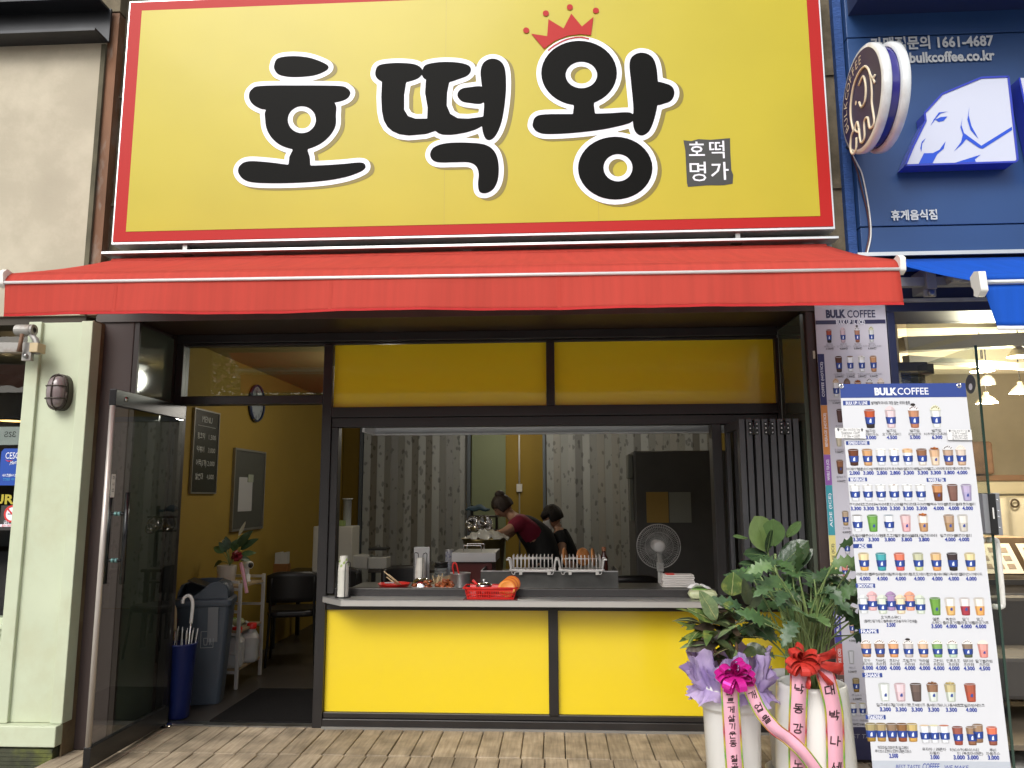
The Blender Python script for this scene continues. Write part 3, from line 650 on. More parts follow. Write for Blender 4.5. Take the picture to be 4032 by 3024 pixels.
st.box(cx-w2, cx+w2, -.5865, -.5855, cz-h2, cz+h2, mat('sticker black', (.03,.028,.026), .5)); RP = mat('red print', (.6,.03,.03), .5)
st.box(cx-w2+.003, cx+w2-.003, -.5875, -.587, cz-h2*.72, cz-h2*.52, WHT)
ringc = (cx, -.588, cz+h2*.32); st.lathe([(0,0),(.055,0)], ringc, WHT, 28, Matrix.Rotation(PI/2,3,'X'), False)
st.lathe([(.043,0),(.055,0)], (cx,-.590,cz+h2*.32), RP, 28, Matrix.Rotation(PI/2,3,'X'), False)
st.box(cx-.03, cx+.03, -.5895, -.589, cz+h2*.27, cz+h2*.34, PBLK); st.tube([(cx+.012,-.5895,cz+h2*.4),(cx+.026,-.5895,cz+h2*.5),(cx+.014,-.5895,cz+h2*.62),(cx+.026,-.5895,cz+h2*.72)], .003, PBLK, 4)
st.bar((cx-.034,-.591,cz+h2*.32+.034), (cx+.034,-.591,cz+h2*.32-.034), .010, .001, RP, up=(0,1,0))
text(st, '금연구역', (cx,-.588,cz-h2*.36), (1,0,0), (0,0,1), .026, WHT, w=.105)
text(st, '흡연시 10만원 이하 과태료', (cx,-.589,cz-h2*.62), (1,0,0), (0,0,1), .016, RP, w=.125)
tag(st.build('no_smoking_sticker'), 'black no smoking sticker with red ring on the cafe window', 'sticker')
st = MB(); q = at(30,1965,-.59); text(st, 'HOURS', (q.x-.085,-.588,q.z), (1,0,0), (0,0,1), .085, mat('yellow vinyl letters', (.40,.33,.03), .5), w=.34, bold=.03); tag(st.build('window_lettering'), 'yellow vinyl lettering on the cafe window above the no smoking sticker', 'lettering')
st = MB(); a = at(0,1690,-.62); st.box(-5.0,-3.46,-.575,-.573,a.z-.10,a.z+.02,mat('frosted strip', (.42,.43,.43), .5)); text(st, 'ƧSƐ', (a.x+.04,-.576,a.z-.03), (1,0,0), (0,0,1), .05, PBLK, bold=0.0)
st.lathe([(.014,0),(.022,0)], (a.x+.16,-.576,a.z-.025), PBLK, 16, Matrix.Rotation(PI/2,3,'X'), False)
tag(st.build('window_strip'), 'frosted strip with dark marks across the cafe window above the blue sticker', 'strip')
WARM = mat('warm lamp glow', (1.0,.62,.22), .5, emit=3.0)
for k, (px, py, yy) in enumerate(((32,1328,.6),(45,1657,1.2))):
    q = at(px, py, yy); o = thing('cafe_lamp', ['flat warm lamp in the cafe window below the awning bracket','flat warm lamp glowing deep in the cafe window'][k], 'lamp', q, 'warm lamps in the cafe')
    MB().lathe([(0,.03),(.06,.03),(.11,.0)], q, BLACKPL, 20).build('shade', o); MB().lathe([(0,-.004),(.105,-.002)], q, WARM, 20).build('glow', o)
    L = bpy.data.lights.new('cafe_glow','POINT'); L.energy = 2.5; L.color = (1,.7,.35); L.shadow_soft_size = .08; lo = bpy.data.objects.new('cafe_glow', L); C.objects.link(lo); lo.location = q+Vector((0,0,-.12)); attach(lo, o)

# awning arm bracket of the cafe
ab = thing('awning_bracket', 'worn grey cast awning arm bracket above the cafe window', 'bracket', (-3.45,-.8,2.5))
GM = mat('grey cast metal', (.30,.29,.27), .5, .4, var=.2, dirt=((.14,.075,.04), .7), dscale=9)
q = lambda px, py, y=-.8: at(px, py, y)
MB().bar(q(-400,1370), q(140,1370), .05, .062, GM).build('square_bar', ab)
b1 = MB(); b1.lathe([(.0,-.05),(.036,-.05),(.036,.05),(.0,.05)], q(95,1300), GM, 20, Matrix.Rotation(PI/2,3,'Y'), False); b1.lathe([(.018,.052),(.036,.052),(.036,.07),(.018,.07)], q(95,1300), GM, 20, Matrix.Rotation(PI/2,3,'Y'), False); b1.build('pivot_barrel', ab, bevel=.003)
MB().tube([q(118,1310),q(140,1338),q(150,1365),q(147,1395)], [.016,.02,.02,.018], GM, 8).build('curved_arm', ab)
MB().tube([q(88,1315,-.86),q(80,1355,-.86),q(76,1385,-.86)], [.012,.012,.016], mat('rust brown', (.13,.07,.04), .7, var=.3), 8).build('rusty_link', ab)
b1 = MB(); p_ = q(148,1372); b1.box(p_.x-.028, p_.x+.028, -.84, -.76, p_.z-.03, p_.z+.03, mat('cream block', (.5,.4,.24), .6)); b1.build('spacer_block', ab, bevel=.004)
b1 = MB(); p_ = q(116,1405); b1.box(p_.x-.03, p_.x+.03, -.83, -.80, p_.z-.028, p_.z+.03, GM); b1.lathe([(0,.018),(.014,.018),(.016,0)], (p_.x,-.83,p_.z), STEELD, 6, Matrix.Rotation(PI/2,3,'X')); b1.build('bolt_plate', ab)

# stucco panel, steel channel and rusty edge above
up = thing('stucco_facade', 'beige stucco facade panel with black steel channel above the cafe', 'facade', (-3.8,-.6,2.75))
MB().box(-5.4, -3.135, -.60, -.40, 2.756, 4.76, STUC).build('stucco_panel', up)
BEAM = mat('blue black steel', (.018,.020,.024), .4, .3, var=.2, vscale=3, rvar=.1)
bm = MB(); bm.box(-5.4,-3.10,-.62,-.602,4.72,4.97,BEAM); bm.box(-5.4,-3.115,-.76,-.62,4.955,4.972,BEAM); bm.box(-5.4,-3.115,-.76,-.62,4.715,4.735,BEAM); bm.build('steel_channel', up)
RUST = mat('rusty steel', (.17,.08,.04), .75, .1, var=.4, vscale=7, dirt=((.28,.27,.24), .8), dscale=6, stretch=(1,1,.35))
MB().box(-3.134, -3.06, -.58, -.50, 2.76, 4.96, RUST).build('rusty_edge', up)
MB().box(-3.16, -3.128, -.605, -.585, 2.757, 4.71, mat('dark stain', (.09,.08,.05), .9, var=.4)).build('stained_edge', up)
MB().box(-5.4, -3.06, -.58, -.40, 4.975, 7.2, CONC).build('concrete_above', up)
MB().box(-5.4, -3.13, -.58, -.40, 2.70, 2.754, mat('dark lintel', (.05,.04,.03), .8, var=.3)).build('lintel', up)

# ------------------------------------------------------------------ right neighbour (blue coffee shop)
BLU = mat('blue cladding', (.022,.066,.19), .38, .1, .5, var=.10, vscale=1.5)
BLUR = mat('rough blue paint', (.028,.075,.24), .7, 0, .3, var=.2, vscale=7, bump=.8, bscale=35, stretch=(1,1,3))
NAVY = mat('navy frame', (.020,.026,.070), .45, 0, .5, var=.1)
LITB = mat('blue acrylic edge', (.03,.05,.42), .2, 0, .6)
ACR = mat('white acrylic', (.56,.59,.70), .18, 0, .5, coat=.5)
BPRT = mat('blue print', (.015,.075,.55), .3)
rb = thing('coffee_facade', 'blue clad coffee shop facade with white lettering and elephant sign', 'facade', (2.6,-.6,2.7))
MB().box(1.906, 1.962, -.55, -.30, 2.80, 7.2, BLUR).build('rough_pier', rb)
MB().box(1.964, 5.2, -.52, -.40, 2.70, 7.2, NAVY).build('backing', rb)
for z0, z1 in ((3.075,3.246), (3.254,4.556), (4.564,7.2)): MB().box(1.968, 5.2, -.60, -.52, z0, z1, BLU).build('cladding_panel', rb, bevel=.003)
MB().box(1.985, 5.2, -1.15, -.602, 4.72, 5.2, mat('navy canopy', (.018,.030,.085), .5)).build('canopy', rb)
mb = MB(); mb.box(2.58, 2.95, -.98, -.78, 4.705, 4.7195, WHITEPL); mb.box(2.61,2.92,-.96,-.80,4.700,4.7045,mat('lamp diffuser', (.55,.57,.6), .4)); mb.build('canopy_light', rb)
MB().box(1.93, 5.2, -.625, -.602, 3.050, 3.074, ALU).build('bottom_trim', rb)
LET = mat('silver white letters', (.55,.57,.58), .35, .2)
def lettering(s, px0, px1, py0, py1, h, bold):
    a, b = at(px0, py0, -.612), at(px1, py1, -.612); mb = MB(); mid = (a+b)/2
    text(mb, s, (mid.x,-.612,mid.z), (1,0,0), (0,0,1), h, LET, w=b.x-a.x, bold=bold, font=True)
    lo_ = mb.build('lettering', rb); lo_['kind'] = 'stuff'
lettering('가맹점문의 1661-4687', 3428, 3912, 176, 157, .100, .03)
lettering('www.bulkcoffee.co.kr', 3455, 3916, 232, 214, .098, .035)
lettering('휴게음식점', 3509, 3690, 851, 842, .072, .03)
# elephant light box
def ZE(u, v, y=-.72): p = at(3280+.422*u, .422*v, y); return (p.x, p.z)
el = thing('elephant_sign', 'white elephant head light box sign with blue edge on the blue facade', 'sign', (2.6,-.62,3.65))
EO = [(672,1545),(745,1370),(862,1130),(852,1058),(1015,880),(1380,728),(1632,718),(1718,1490),(1700,1512)]
pts = [ZE(*p) for p in EO]; MB().prism(pts, (0,-.722,0), (1,0,0), (0,0,1), (0,.112,0), ACR, LITB).build('light_box', el)
ed = MB()
for i in range(len(pts)):
    a, b = pts[i], pts[(i+1) % len(pts)]; ed.bar((a[0],-.724,a[1]), (b[0],-.724,b[1]), .012, .006, LITB, up=(0,1,0))
ed.build('blue_edge', el)
EM = [[(1155,825),(1190,812),(1155,918)], [(905,1180),(935,1120),(985,1052),(1070,1043),(1000,1062),(960,1105)], [(950,1120),(1000,1095),(1065,1090),(1030,1130),(985,1140)],
 [(865,1290),(830,1340),(822,1420),(812,1385),(825,1325)], [(845,1432),(930,1430),(990,1400),(1048,1320),(1030,1390),(970,1440),(925,1525),(795,1533)],
 [(1205,1100),(1195,1170),(1220,1245),(1380,1362),(1665,1185),(1668,1215),(1395,1390),(1360,1382),(1240,1300),(1200,1350),(1125,1415),(1190,1330),(1208,1260),(1185,1190)],
 [(1270,995),(1262,1080),(1290,1180),(1355,1300),(1280,1215),(1250,1120)], [(735,1380),(765,1465),(715,1425)], [(700,1480),(720,1510),(690,1512)], [(1130,1522),(1375,1445),(1320,1490),(1330,1512)]]
mk = MB()
for P in EM:
    vs, fs = fill_loops([[ZE(*p) for p in P]] if len(P) == 3 else [[ZE(*p) for p in P]])
    mk.add([(v[0], -.7245, v[1]) for v in vs], fs, BPRT)
mk.build('face_lines', el)
bx = thing('letter_box_sign', 'white box letter with dark blue side at the right edge of the blue facade', 'sign', (3.2,-.62,3.65))
a = at(4012,308,-.72); MB().prism([(0,0),(.06,-.62),(.40,-.62),(.46,-.40),(.40,-.30),(.44,-.15),(.38,0)], (a.x,-.722,a.z), (1,0,0), (0,0,1), (0,.112,0), ACR, LITB).build('light_box', bx)
mb = MB(); mb.tube([(a.x,-.724,a.z),(a.x+.06,-.724,a.z-.62)], .006, LITB, 6); mb.build('blue_edge', bx)
# round projecting sign
BC = at(3390,392,-.985); BX, BR = BC.x, .318
rs = thing('round_projecting_sign', 'round projecting sign with white rims and elephant outline on a purple face', 'sign', (BC.x+.08,BC.y,BC.z))
MX = Matrix.Rotation(PI/2, 3, 'Y')   # local z -> +x
PURP = mat('deep purple sign face', (.036,.030,.085), .45, 0, .3)
rim = mat('white rim acrylic', (.70,.73,.74), .25, 0, .5, coat=.4, dirt=((.30,.26,.20), .35), dscale=5)
MB().lathe([(.0,.001),(BR-.025,.001)], BC, PURP, 48, MX, False).build('face', rs)
for dx in (0, .105): MB().lathe([(BR-.026,0),(BR-.008,.003),(BR,.012),(BR,.046),(BR-.008,.053),(0,.055)], BC+Vector((dx,0,0)), rim, 56, MX).build('rim', rs)
MB().lathe([(BR-.03,.055),(BR-.03,.106)], BC, mat('violet blue band', (.03,.025,.20), .2, 0, .6, coat=.4), 56, MX).build('band', rs)
MB().lathe([(0,.161),(BR-.02,.161)], BC, rim, 48, MX, False).build('back_face', rs)
CREAM = mat('cream print', (.72,.64,.48), .4)
fp = MB()
def fpt(u, v):
    """u to the right of the face as seen from the left (towards the street edge), v up, unit radius"""
    return Vector((BX-.003, BC.y-u*BR, BC.z+v*BR))
for k, chs in enumerate('BULKCOFFEE'):
    th = R(198-k*12.8); rr = .76; c_ = fpt(rr*math.cos(th), rr*math.sin(th)); t_ = th-PI/2
    uu = Vector((0,-math.cos(t_),math.sin(t_))); vv = Vector((0,-math.cos(th),math.sin(th))); text(fp, chs, c_, uu, vv, .075, CREAM, bold=.0)
EL = [[(-.42,-.42),(-.5,-.1),(-.42,.22),(-.2,.46),(.12,.54),(.36,.46),(.5,.22),(.52,-.1),(.48,-.34),(.52,-.72),(.32,-.74),(.26,-.5),(.1,-.5),(.06,-.8),(-.12,-.8),(-.16,-.5)], [(-.02,.3),(.2,.36),(.28,.1),(.2,-.14),(.02,-.16),(-.06,-.02)],
 [(-.42,-.42),(-.55,-.5),(-.62,-.72),(-.5,-.86),(-.35,-.82),(-.3,-.62)], [(.5,.22),(.62,.06),(.7,.1)], [(.62,.06),(.66,-.04)], [(-.16,-.5),(-.22,-.34),(-.34,-.44),(-.2,-.56)]]
for P in EL:
    c_ = catmull([(p[0],p[1]) for p in P], 4, False) if len(P) > 3 else [Vector((*p,0)) for p in P]
    fp.tube([fpt(p.x, p.y) for p in c_], .0075, CREAM, 5)
fp.lathe([(0,0),(.014,0)], fpt(-.22,.05), CREAM, 10, Matrix.Rotation(-PI/2,3,'Y'), False)
fp.build('face_print', rs)
for z in (-.10, .10): MB().tube([BC+Vector((.08,BR-.05,z)), Vector((BC.x+.08,-.52,BC.z+z))], .02, STEELD, 8).build('mount', rs)
cb = MB(); cb.tube(catmull([(1.935,-.64,3.72),(1.975,-.615,3.66),(2.0,-.607,3.6),(2.02,-.607,3.45),(2.03,-.607,3.3),(2.025,-.607,3.18),(1.99,-.612,3.06)], 5, False), .005, WHITEPL, 6)
cb.tube(catmull([(1.93,-.64,3.72),(1.968,-.615,3.62),(1.99,-.607,3.5),(2.015,-.607,3.35),(2.018,-.607,3.2),(1.98,-.612,3.06)], 5, False), .005, mat('dark red cable', (.08,.02,.02), .5), 6)
tag(cb.build('sign_cable'), 'white and dark cable hanging below the round projecting sign', 'cable')

# blue awning
BAW = fabric('blue awning cloth', (.012,.115,.62), .30)
ba = thing('blue_awning', 'bright blue retractable awning with white hem over the coffee shop', 'awning', (3,-.6,3))
BX0, BX1 = 2.085, 5.0
MB().grid(30, 8, lambda u, v: (BX0+(BX1-BX0)*u+.05*v*(1-u), -.64-.93*v, 3.015-.405*v-.01*math.sin(PI*v)), BAW).build('canopy', ba, solid=.002)
MB().grid(40, 8, lambda u, v: (BX0+.05+.055*v*(1-u)+(BX1-BX0-.05)*u, -1.60+.035*v*math.sin(u*16+.8)-.02*v, 2.585-.21*v), BAW).build('valance', ba, solid=.002)
MB().grid(40, 1, lambda u, v: (BX0+.105+(BX1-BX0-.105)*u, -1.622+.035*math.sin(u*16+.8), 2.377-.022*v), mat('white hem', (.75,.75,.75), .6)).build('hem', ba, solid=.004)
MB().tube([(BX0+.03,-1.605,2.598),(BX1,-1.605,2.598)], .013, ALU, 10).build('front_bar', ba)
MB().tube([(BX0+.06,-1.585,2.625),(BX1,-1.585,2.625)], .02, BAW, 10).build('cloth_fold', ba)
MB().prism([(-.05,-.05),(-.01,-.075),(.02,-.06),(.015,-.03),(.035,-.01),(.04,.04),(.0,.06),(-.04,.05)], (BX0+.015,-1.60,2.595), (0,1,0), (0,0,1), (.035,0,0), WHITEPL).build('end_cap', ba, bevel=.01)
MB().tube([(1.90,-.60,2.99),(BX1,-.60,2.99)], .04, BAW, 12).build('roller', ba)
MB().bar((1.80,-.72,2.845),(BX1,-.72,2.845), .05, .055, mat('grey painted metal', (.26,.26,.26), .5, .2, var=.15)).build('torsion_bar', ba)
g_ = mat('grey painted metal', (.26,.26,.26), .5, .2)
b1 = MB(); b1.box(2.27,2.33,-.77,-.56,2.79,2.93,g_); b1.box(2.255,2.325,-.765,-.74,2.745,2.79,g_); b1.lathe([(0,.02),(.02,.02),(.022,0)], (2.29,-.766,2.765), STEELD, 6, Matrix.Rotation(PI/2,3,'X')); b1.build('bracket', ba, bevel=.004)
b1 = MB(); b1.tube([(2.43,-.83,2.86),(2.43,-.70,2.86)], .04, g_, 14); b1.box(2.40,2.52,-.80,-.70,2.82,2.90,g_); b1.bar((2.46,-.80,2.86),(3.2,-1.1,2.76),.05,.04,g_); b1.bar((3.2,-1.1,2.76),(2.5,-1.57,2.62),.045,.035,g_); b1.build('folding_arm', ba, bevel=.004)

# shop front of the coffee shop
cf = thing('coffee_storefront', 'navy framed glazed front of the coffee shop with glass door', 'storefront', (3,-.3,0))
MB().box(2.102, 2.150, -.575, -.20, .0, 2.695, NAVY).build('frame_post', cf, bevel=.004)
MB().box(2.102, 5.2, -.575, -.20, 2.697, 3.0, NAVY).build('lintel', cf, bevel=.004)
MB().box(2.102, 5.2, -.60, -.577, 2.755, 2.775, mat('pale grey pipe', (.30,.31,.33), .5, var=.2, vscale=12)).build('lintel_strip', cf)
MB().box(2.151, 2.36, -.27, -.26, .0, 2.42, GLASS).build('side_pane', cf)
MB().box(2.36, 5.2, -.27, -.26, 2.42, 2.696, GLASS).build('transom_pane', cf)
MB().box(2.151, 2.46, -.30, -.23, 2.36, 2.42, mat('dark grey closer box', (.04,.04,.045), .4)).build('door_closer_box', cf, bevel=.003)
gd = MB().box(2.392, 2.402, -1.005, -.30, .03, 2.392, GLASS).build('glass_door', cf)
MB().box(2.3905, 2.4035, -1.0062, -1.0005, .03, 2.3925, mat('green glass edge', (.03,.06,.045), .1)).build('pane_edge', gd)
mb = MB(); mb.box(2.404,2.438,-1.03,-.88,1.33,1.56,mat('lock grey', (.34,.35,.37), .35, .5)); mb.box(2.352,2.390,-1.02,-.88,1.34,1.555,mat('lock grey', (.34,.35,.37), .35, .5)); mb.box(2.380,2.414,-1.035,-1.007,1.335,1.555,BLACKPL)
mb.box(2.39,2.398,-1.037,-1.035,1.42,1.48,WHITEPL)
for z in (1.37,1.43,1.46,1.52): mb.lathe([(0,.003),(.006,.0025),(.007,0)], (2.425,-1.03,z), CHROME, 8, Matrix.Rotation(PI/2,3,'X'))
mb.build('lock', gd, bevel=.004)
for dx in (.06, -.06): MB().tube(catmull([(2.397+dx*.15,-.93,1.30),(2.397+dx*.8,-.93,1.30),(2.397+dx,-.93,1.26),(2.397+dx,-.93,.98),(2.397+dx*.8,-.93,.94),(2.397+dx*.15,-.93,.94)], 4, False), .015, WHITEPL, 10).build('handle', gd)
mb = MB(); mb.lathe([(0,0),(.055,0)], (2.3895,-.93,2.18), mat('dark sticker', (.05,.055,.07), .4), 20, Matrix.Rotation(-PI/2,3,'Y'), False); mb.lathe([(0,0),(.02,0)], (2.3885,-.93,2.165), WHT, 12, Matrix.Rotation(-PI/2,3,'Y'), False); mb.build('door_sticker', gd)

# coffee shop room
CB = mat('beige cafe wall', (.55,.49,.37), .7, var=.05); CC = mat('cream cafe ceiling', (.66,.60,.47), .7)
structure(MB().box(2.06, 7.0, -.2, 5.0, -.03, .0, mat('brown cafe floor', (.13,.105,.075), .5, var=.2)).build('cafe_floor'))
structure(MB().box(2.40, 7.0, 4.9, 5.0, .0, 3.2, CB).build('cafe_wall_back'))
structure(MB().box(6.9, 7.0, -.2, 4.9, .0, 3.2, CB).build('cafe_wall_right'))
structure(MB().box(2.36, 2.46, .1, 4.9, .0, 3.2, CB).build('cafe_wall_left'))
structure(MB().box(2.15, 7.0, -.25, 5.0, 3.2, 3.25, CC).build('cafe_ceiling'))
for nm, x0, x1, y0, y1, z0, z1 in (('ceiling_beam',2.47,6.9,.7,1.0,2.86,3.2), ('ceiling_beam',2.47,6.9,2.4,2.75,2.80,3.2)):
    structure(MB().box(x0,x1,y0,y1,z0,z1-.002,CB).build(nm))
# ------------------------------------------------------------------ printed menus
PAPER = mat('banner vinyl white', (.62,.63,.66), .45, 0, .4)
PBLUE = mat('print royal blue', (.025,.055,.24), .45)
PNAVY = mat('print navy', (.030,.030,.085), .45)
PGREY = mat('print grey text', (.10,.10,.11), .5)
PGREYB = mat('print light grey text', (.30,.30,.34), .5)
PPRICE = mat('print price blue', (.02,.045,.30), .5)
_pc = {}
def pcol(h):
    if h not in _pc: _pc[h] = mat('print '+h, h, .45, 0, .4)
    return _pc[h]
class Sheet:
    """a flat printed sheet: origin o, unit axes u (right) and v (up), print layers step out along n"""
    def __init__(s, o, u, v): s.o, s.u, s.v = Vector(o), Vector(u).normalized(), Vector(v).normalized(); s.n = s.u.cross(s.v).normalized(); s.mb = MB()
    def P(s, a, b, k=1): return s.o + s.u*a + s.v*b + s.n*(.0007*k)
    def uv(s, px, py): p = atplane(px, py, s.o, s.n) - s.o; return p.dot(s.u), p.dot(s.v)
    def rect(s, a0, a1, b0, b1, m, k=1): s.mb.poly([s.P(a0,b0,k), s.P(a1,b0,k), s.P(a1,b1,k), s.P(a0,b1,k)], m)
    def poly(s, pts, m, k=1): s.mb.poly([s.P(*p, k) for p in pts], m)
    def text(s, t, a, b, h, m, w=None, k=2, **kw): text(s.mb, t, s.P(a, b, k), s.u, s.v, h, m, w=w, **kw)
    def ell(s, a, b, ra, rb, m, k, n=14): s.poly([(a+ra*math.cos(2*PI*i/n), b+rb*math.sin(2*PI*i/n)) for i in range(n)], m, k)
    def cup(s, a, bt, bb, w, c1, c2=None, sleeve=True, top=None, hot=False, logo=True, cookie=False, rimc='#cfd2d6'):
        """printed photo of a cup: rim at bt, base at bb, rim width w, drink colours c1 (upper) and c2 (lower)"""
        H = bt-bb; c2 = c2 or c1; w *= .76
        hw = lambda t: w/2*(1-.28*t)        # t: 0 at rim, 1 at base
        def shade(h, f): r_ = [int(h[i:i+2],16) for i in (1,3,5)]; return '#%02x%02x%02x' % tuple(max(0,min(255,int(x*f))) for x in r_)
        def band(t0, t1, col, k):
            n = 4; fx = (-1,-.55,.05,.6,1); fc = (.84,1.04,1.0,.86)
            for i in range(n): s.poly([(a+hw(t1)*fx[i], bt-H*t1), (a+hw(t1)*fx[i+1], bt-H*t1), (a+hw(t0)*fx[i+1], bt-H*t0), (a+hw(t0)*fx[i], bt-H*t0)], pcol(shade(col, fc[i])), k)
        up, lo = ('#e6e7ea', '#dcdee2') if hot else (c1, c2)
        band(.03, .48, up, 1); band(.48, .985, lo, 1)
        s.ell(a, bb+.012*H, hw(1)*.98, .035*H, pcol(shade(lo,.92)), 1)
        if sleeve:
            n = 5; fx = (-1,-.6,-.1,.45,.8,1); fc = (.8,1.05,1.05,.92,.75)
            for i in range(n): s.poly([(a+hw(.78)*1.06*fx[i], bt-H*(.80-.03*fx[i]**2)), (a+hw(.78)*1.06*fx[i+1], bt-H*(.80-.03*fx[i+1]**2)), (a+hw(.40)*1.06*fx[i+1], bt-H*(.42-.03*fx[i+1]**2)), (a+hw(.40)*1.06*fx[i], bt-H*(.42-.03*fx[i]**2))], pcol(shade('#2c4690', fc[i])), 2)
            s.poly([(a-.10*w,bt-H*.72),(a+.10*w,bt-H*.72),(a+.10*w,bt-H*.50),(a+.02*w,bt-H*.50),(a-.07*w,bt-H*.58)], pcol('#dfe4f0'), 3)
        elif logo: s.poly([(a-.05*w,bt-H*.74),(a+.17*w,bt-H*.74),(a+.17*w,bt-H*.56),(a+.06*w,bt-H*.56),(a-.03*w,bt-H*.63)], pcol('#3d4f92'), 3)
        # rim and surface
        s.ell(a, bt-.01*H, w/2*1.05, .062*H, pcol(rimc), 2); s.ell(a, bt-.005*H, w/2*.92, .045*H, pcol(shade(c1,.8) if not hot else c1), 3)
        if top:
            kind, tc = top[0], top[1]; tc2 = top[2] if len(top) > 2 else shade(tc,.85)
            if kind == 'dome':
                s.poly([(a-w*.44,bt-.03*H),(a+w*.44,bt-.03*H),(a+w*.40,bt+.07*H),(a+w*.22,bt+.16*H),(a+w*.05,bt+.22*H),(a-w*.2,bt+.17*H),(a-w*.40,bt+.07*H)], pcol(tc), 4)
                s.poly([(a+w*.1,bt-.02*H),(a+w*.43,bt-.02*H),(a+w*.36,bt+.07*H),(a+w*.14,bt+.16*H)], pcol(shade(tc,.9)), 5)
            elif kind == 'swirl':
                s.poly([(a-w*.46,bt-.06*H),(a+w*.46,bt-.06*H),(a+w*.46,bt+.03*H),(a+w*.36,bt+.10*H),(a+w*.26,bt+.18*H),(a+w*.02,bt+.25*H),(a-w*.2,bt+.20*H),(a-w*.38,bt+.10*H),(a-w*.46,bt+.02*H)], pcol(tc), 4)
                for i in range(5):
                    x = a-w*.32+i*w*.15; y = bt+.01*H+.15*H*math.sin((i+.6)/5.2*PI)
                    s.poly([(x-w*.07,y-.06*H),(x+w*.02,y-.05*H),(x+w*.10,y+.035*H),(x+w*.03,y+.04*H)], pcol(tc2), 5)
            elif kind == 'chunk':
                for i, (dx, dy) in enumerate(((-.25,.03),(0,.07),(.22,.03),(.06,.0),(-.1,.02))):
                    s.poly([(a+w*(dx-.13),bt+H*(dy-.05)),(a+w*(dx+.12),bt+H*(dy-.06)),(a+w*(dx+.13),bt+H*(dy+.04)),(a+w*(dx-.08),bt+H*(dy+.055))], pcol(tc if i % 2 else tc2), 4+i % 3)
            elif kind == 'foam': band(.04, .22, tc, 2); s.ell(a, bt-.005*H, w/2*.92, .05*H, pcol(tc), 4); s.ell(a+w*.04, bt, w*.12, .02*H, pcol(tc2), 5)
        if cookie: s.ell(a-w*.02, bt+.27*H, w*.22, .075*H, pcol('#2c2624'), 6)

# free-standing banner in front
BN_O = Vector((1.372,-1.90,.30)); BN_U = Vector((1,.02,0)).normalized(); BN_V = Vector((0,.055,1)).normalized()
S = Sheet(BN_O, BN_U, BN_V)
tl = S.uv(3304,1512); tr_ = S.uv(3798,1507); gl = S.uv(3406,2994)
a0 = tl[0]; a1 = tr_[0]; top = tl[1]; gb = gl[1]; bot = gb-.16
bn = thing('banner_stand', 'tall white menu banner on a stand with blue header in front of the poster', 'banner stand', BN_O)
s0 = MB(); n_ = S.n
s0.add([BN_O+BN_U*a+BN_V*b+n_*k for k in (0,-.0015) for a, b in ((a0,bot),(a1,bot),(a1,top),(a0,top))], [(0,1,2,3),(7,6,5,4),(0,4,5,1),(1,5,6,2),(2,6,7,3),(3,7,4,0)], PAPER); s0.build('sheet', bn)
hb = S.uv(3304, 1567)[1]; S.rect(a0, a1, hb, top, PBLUE); S.rect(a0, a1, bot, gb, pcol('#b4bac3'))
def q(off, sc, x, y): return S.uv(off[0]+sc*x, off[1]+sc*y)
ZA, ZB6, ZB8 = ((3180,1200),.3617), ((2632,1000),.6329), ((2632,1974),.6329)
def TX(z, s_, x, y, h, m, w=None, **kw):
    a, b = q(*z, x, y)
    if w: w = abs(q(*z, x+w/2, y)[0]-q(*z, x-w/2, y)[0])
    S.text(s_, a, b, h, m, w=w, **kw)
TX(ZA, 'BULK', 845, 943, .046, WHT, w=245, bold=.05); TX(ZA, 'COFFEE', 1140, 940, .046, WHT, w=338, bold=.012)
def tagbox(z, s_, x0, x1, y0, y1, h=.021):
    p, r_ = q(*z, x0, y1), q(*z, x1, y0); b0 = p[1]; b1 = q(*z, x0, y0)[1]
    S.rect(p[0], r_[0], b0, b1, PBLUE); S.text(s_, (p[0]+r_[0])/2, (b0+b1)/2, h, WHT, w=min((r_[0]-p[0])*.8, .013*len(s_)), bold=.03)
tagbox(ZA, 'BULK UP! 1L LINE', 383, 672, 1045, 1095); TX(ZA, '벌컥벌컥 마셔도 걱정 없는 1리터 음료', 897, 1068, .018, PGREY, w=422, bold=.02)
tagbox(ZA, 'ESPRESSO COFFEE', 415, 668, 1485, 1526, .019)
tagbox(ZB6, 'BEVERAGE', 1119, 1232, 1391, 1415); tagbox(ZB6, 'MARBLE TEA', 1605, 1722, 1394, 1418)
tagbox(ZB8, 'ADE', 1148, 1264, 265, 291); tagbox(ZB8, 'SMOOTHIE', 1165, 1283, 511, 538); tagbox(ZB8, 'FRAPPE', 1185, 1305, 794, 821)
tagbox(ZB8, 'SHAKE', 1206, 1328, 1067, 1094); tagbox(ZB8, 'TEA&DRINKS', 1227, 1349, 1328, 1355)
def row(z, y0, y1, yn, yp, xs, names, prices, specs, w=.064, ycap=True):
    bt = q(*z, xs[0], y0)[1]; bb = q(*z, xs[0], y1)[1]
    for i, x in enumerate(xs):
        a = q(*z, x, y0)[0]; sp = dict(specs[i]); c1 = sp.pop('c1'); dy = sp.pop('dy', 0); S.cup(a, bt+dy, bb+dy, w, c1, **sp)
        al = q(*z, x+8, yn[0])[0]
        if names:
            for k, t in enumerate(names[i].split('|')): S.text(t, al, q(*z, xs[0], yn[0]+22*k)[1], .0155, PGREY, bold=.01)
        if prices: S.text(prices[i], al, q(*z, xs[0], yp)[1], .0225, PPRICE, w=.0475, bold=.04)
BR1, BR2, TAN, WHc = '#6b3b22', '#4a2a1c', '#c99a6c', '#e9e7e2'
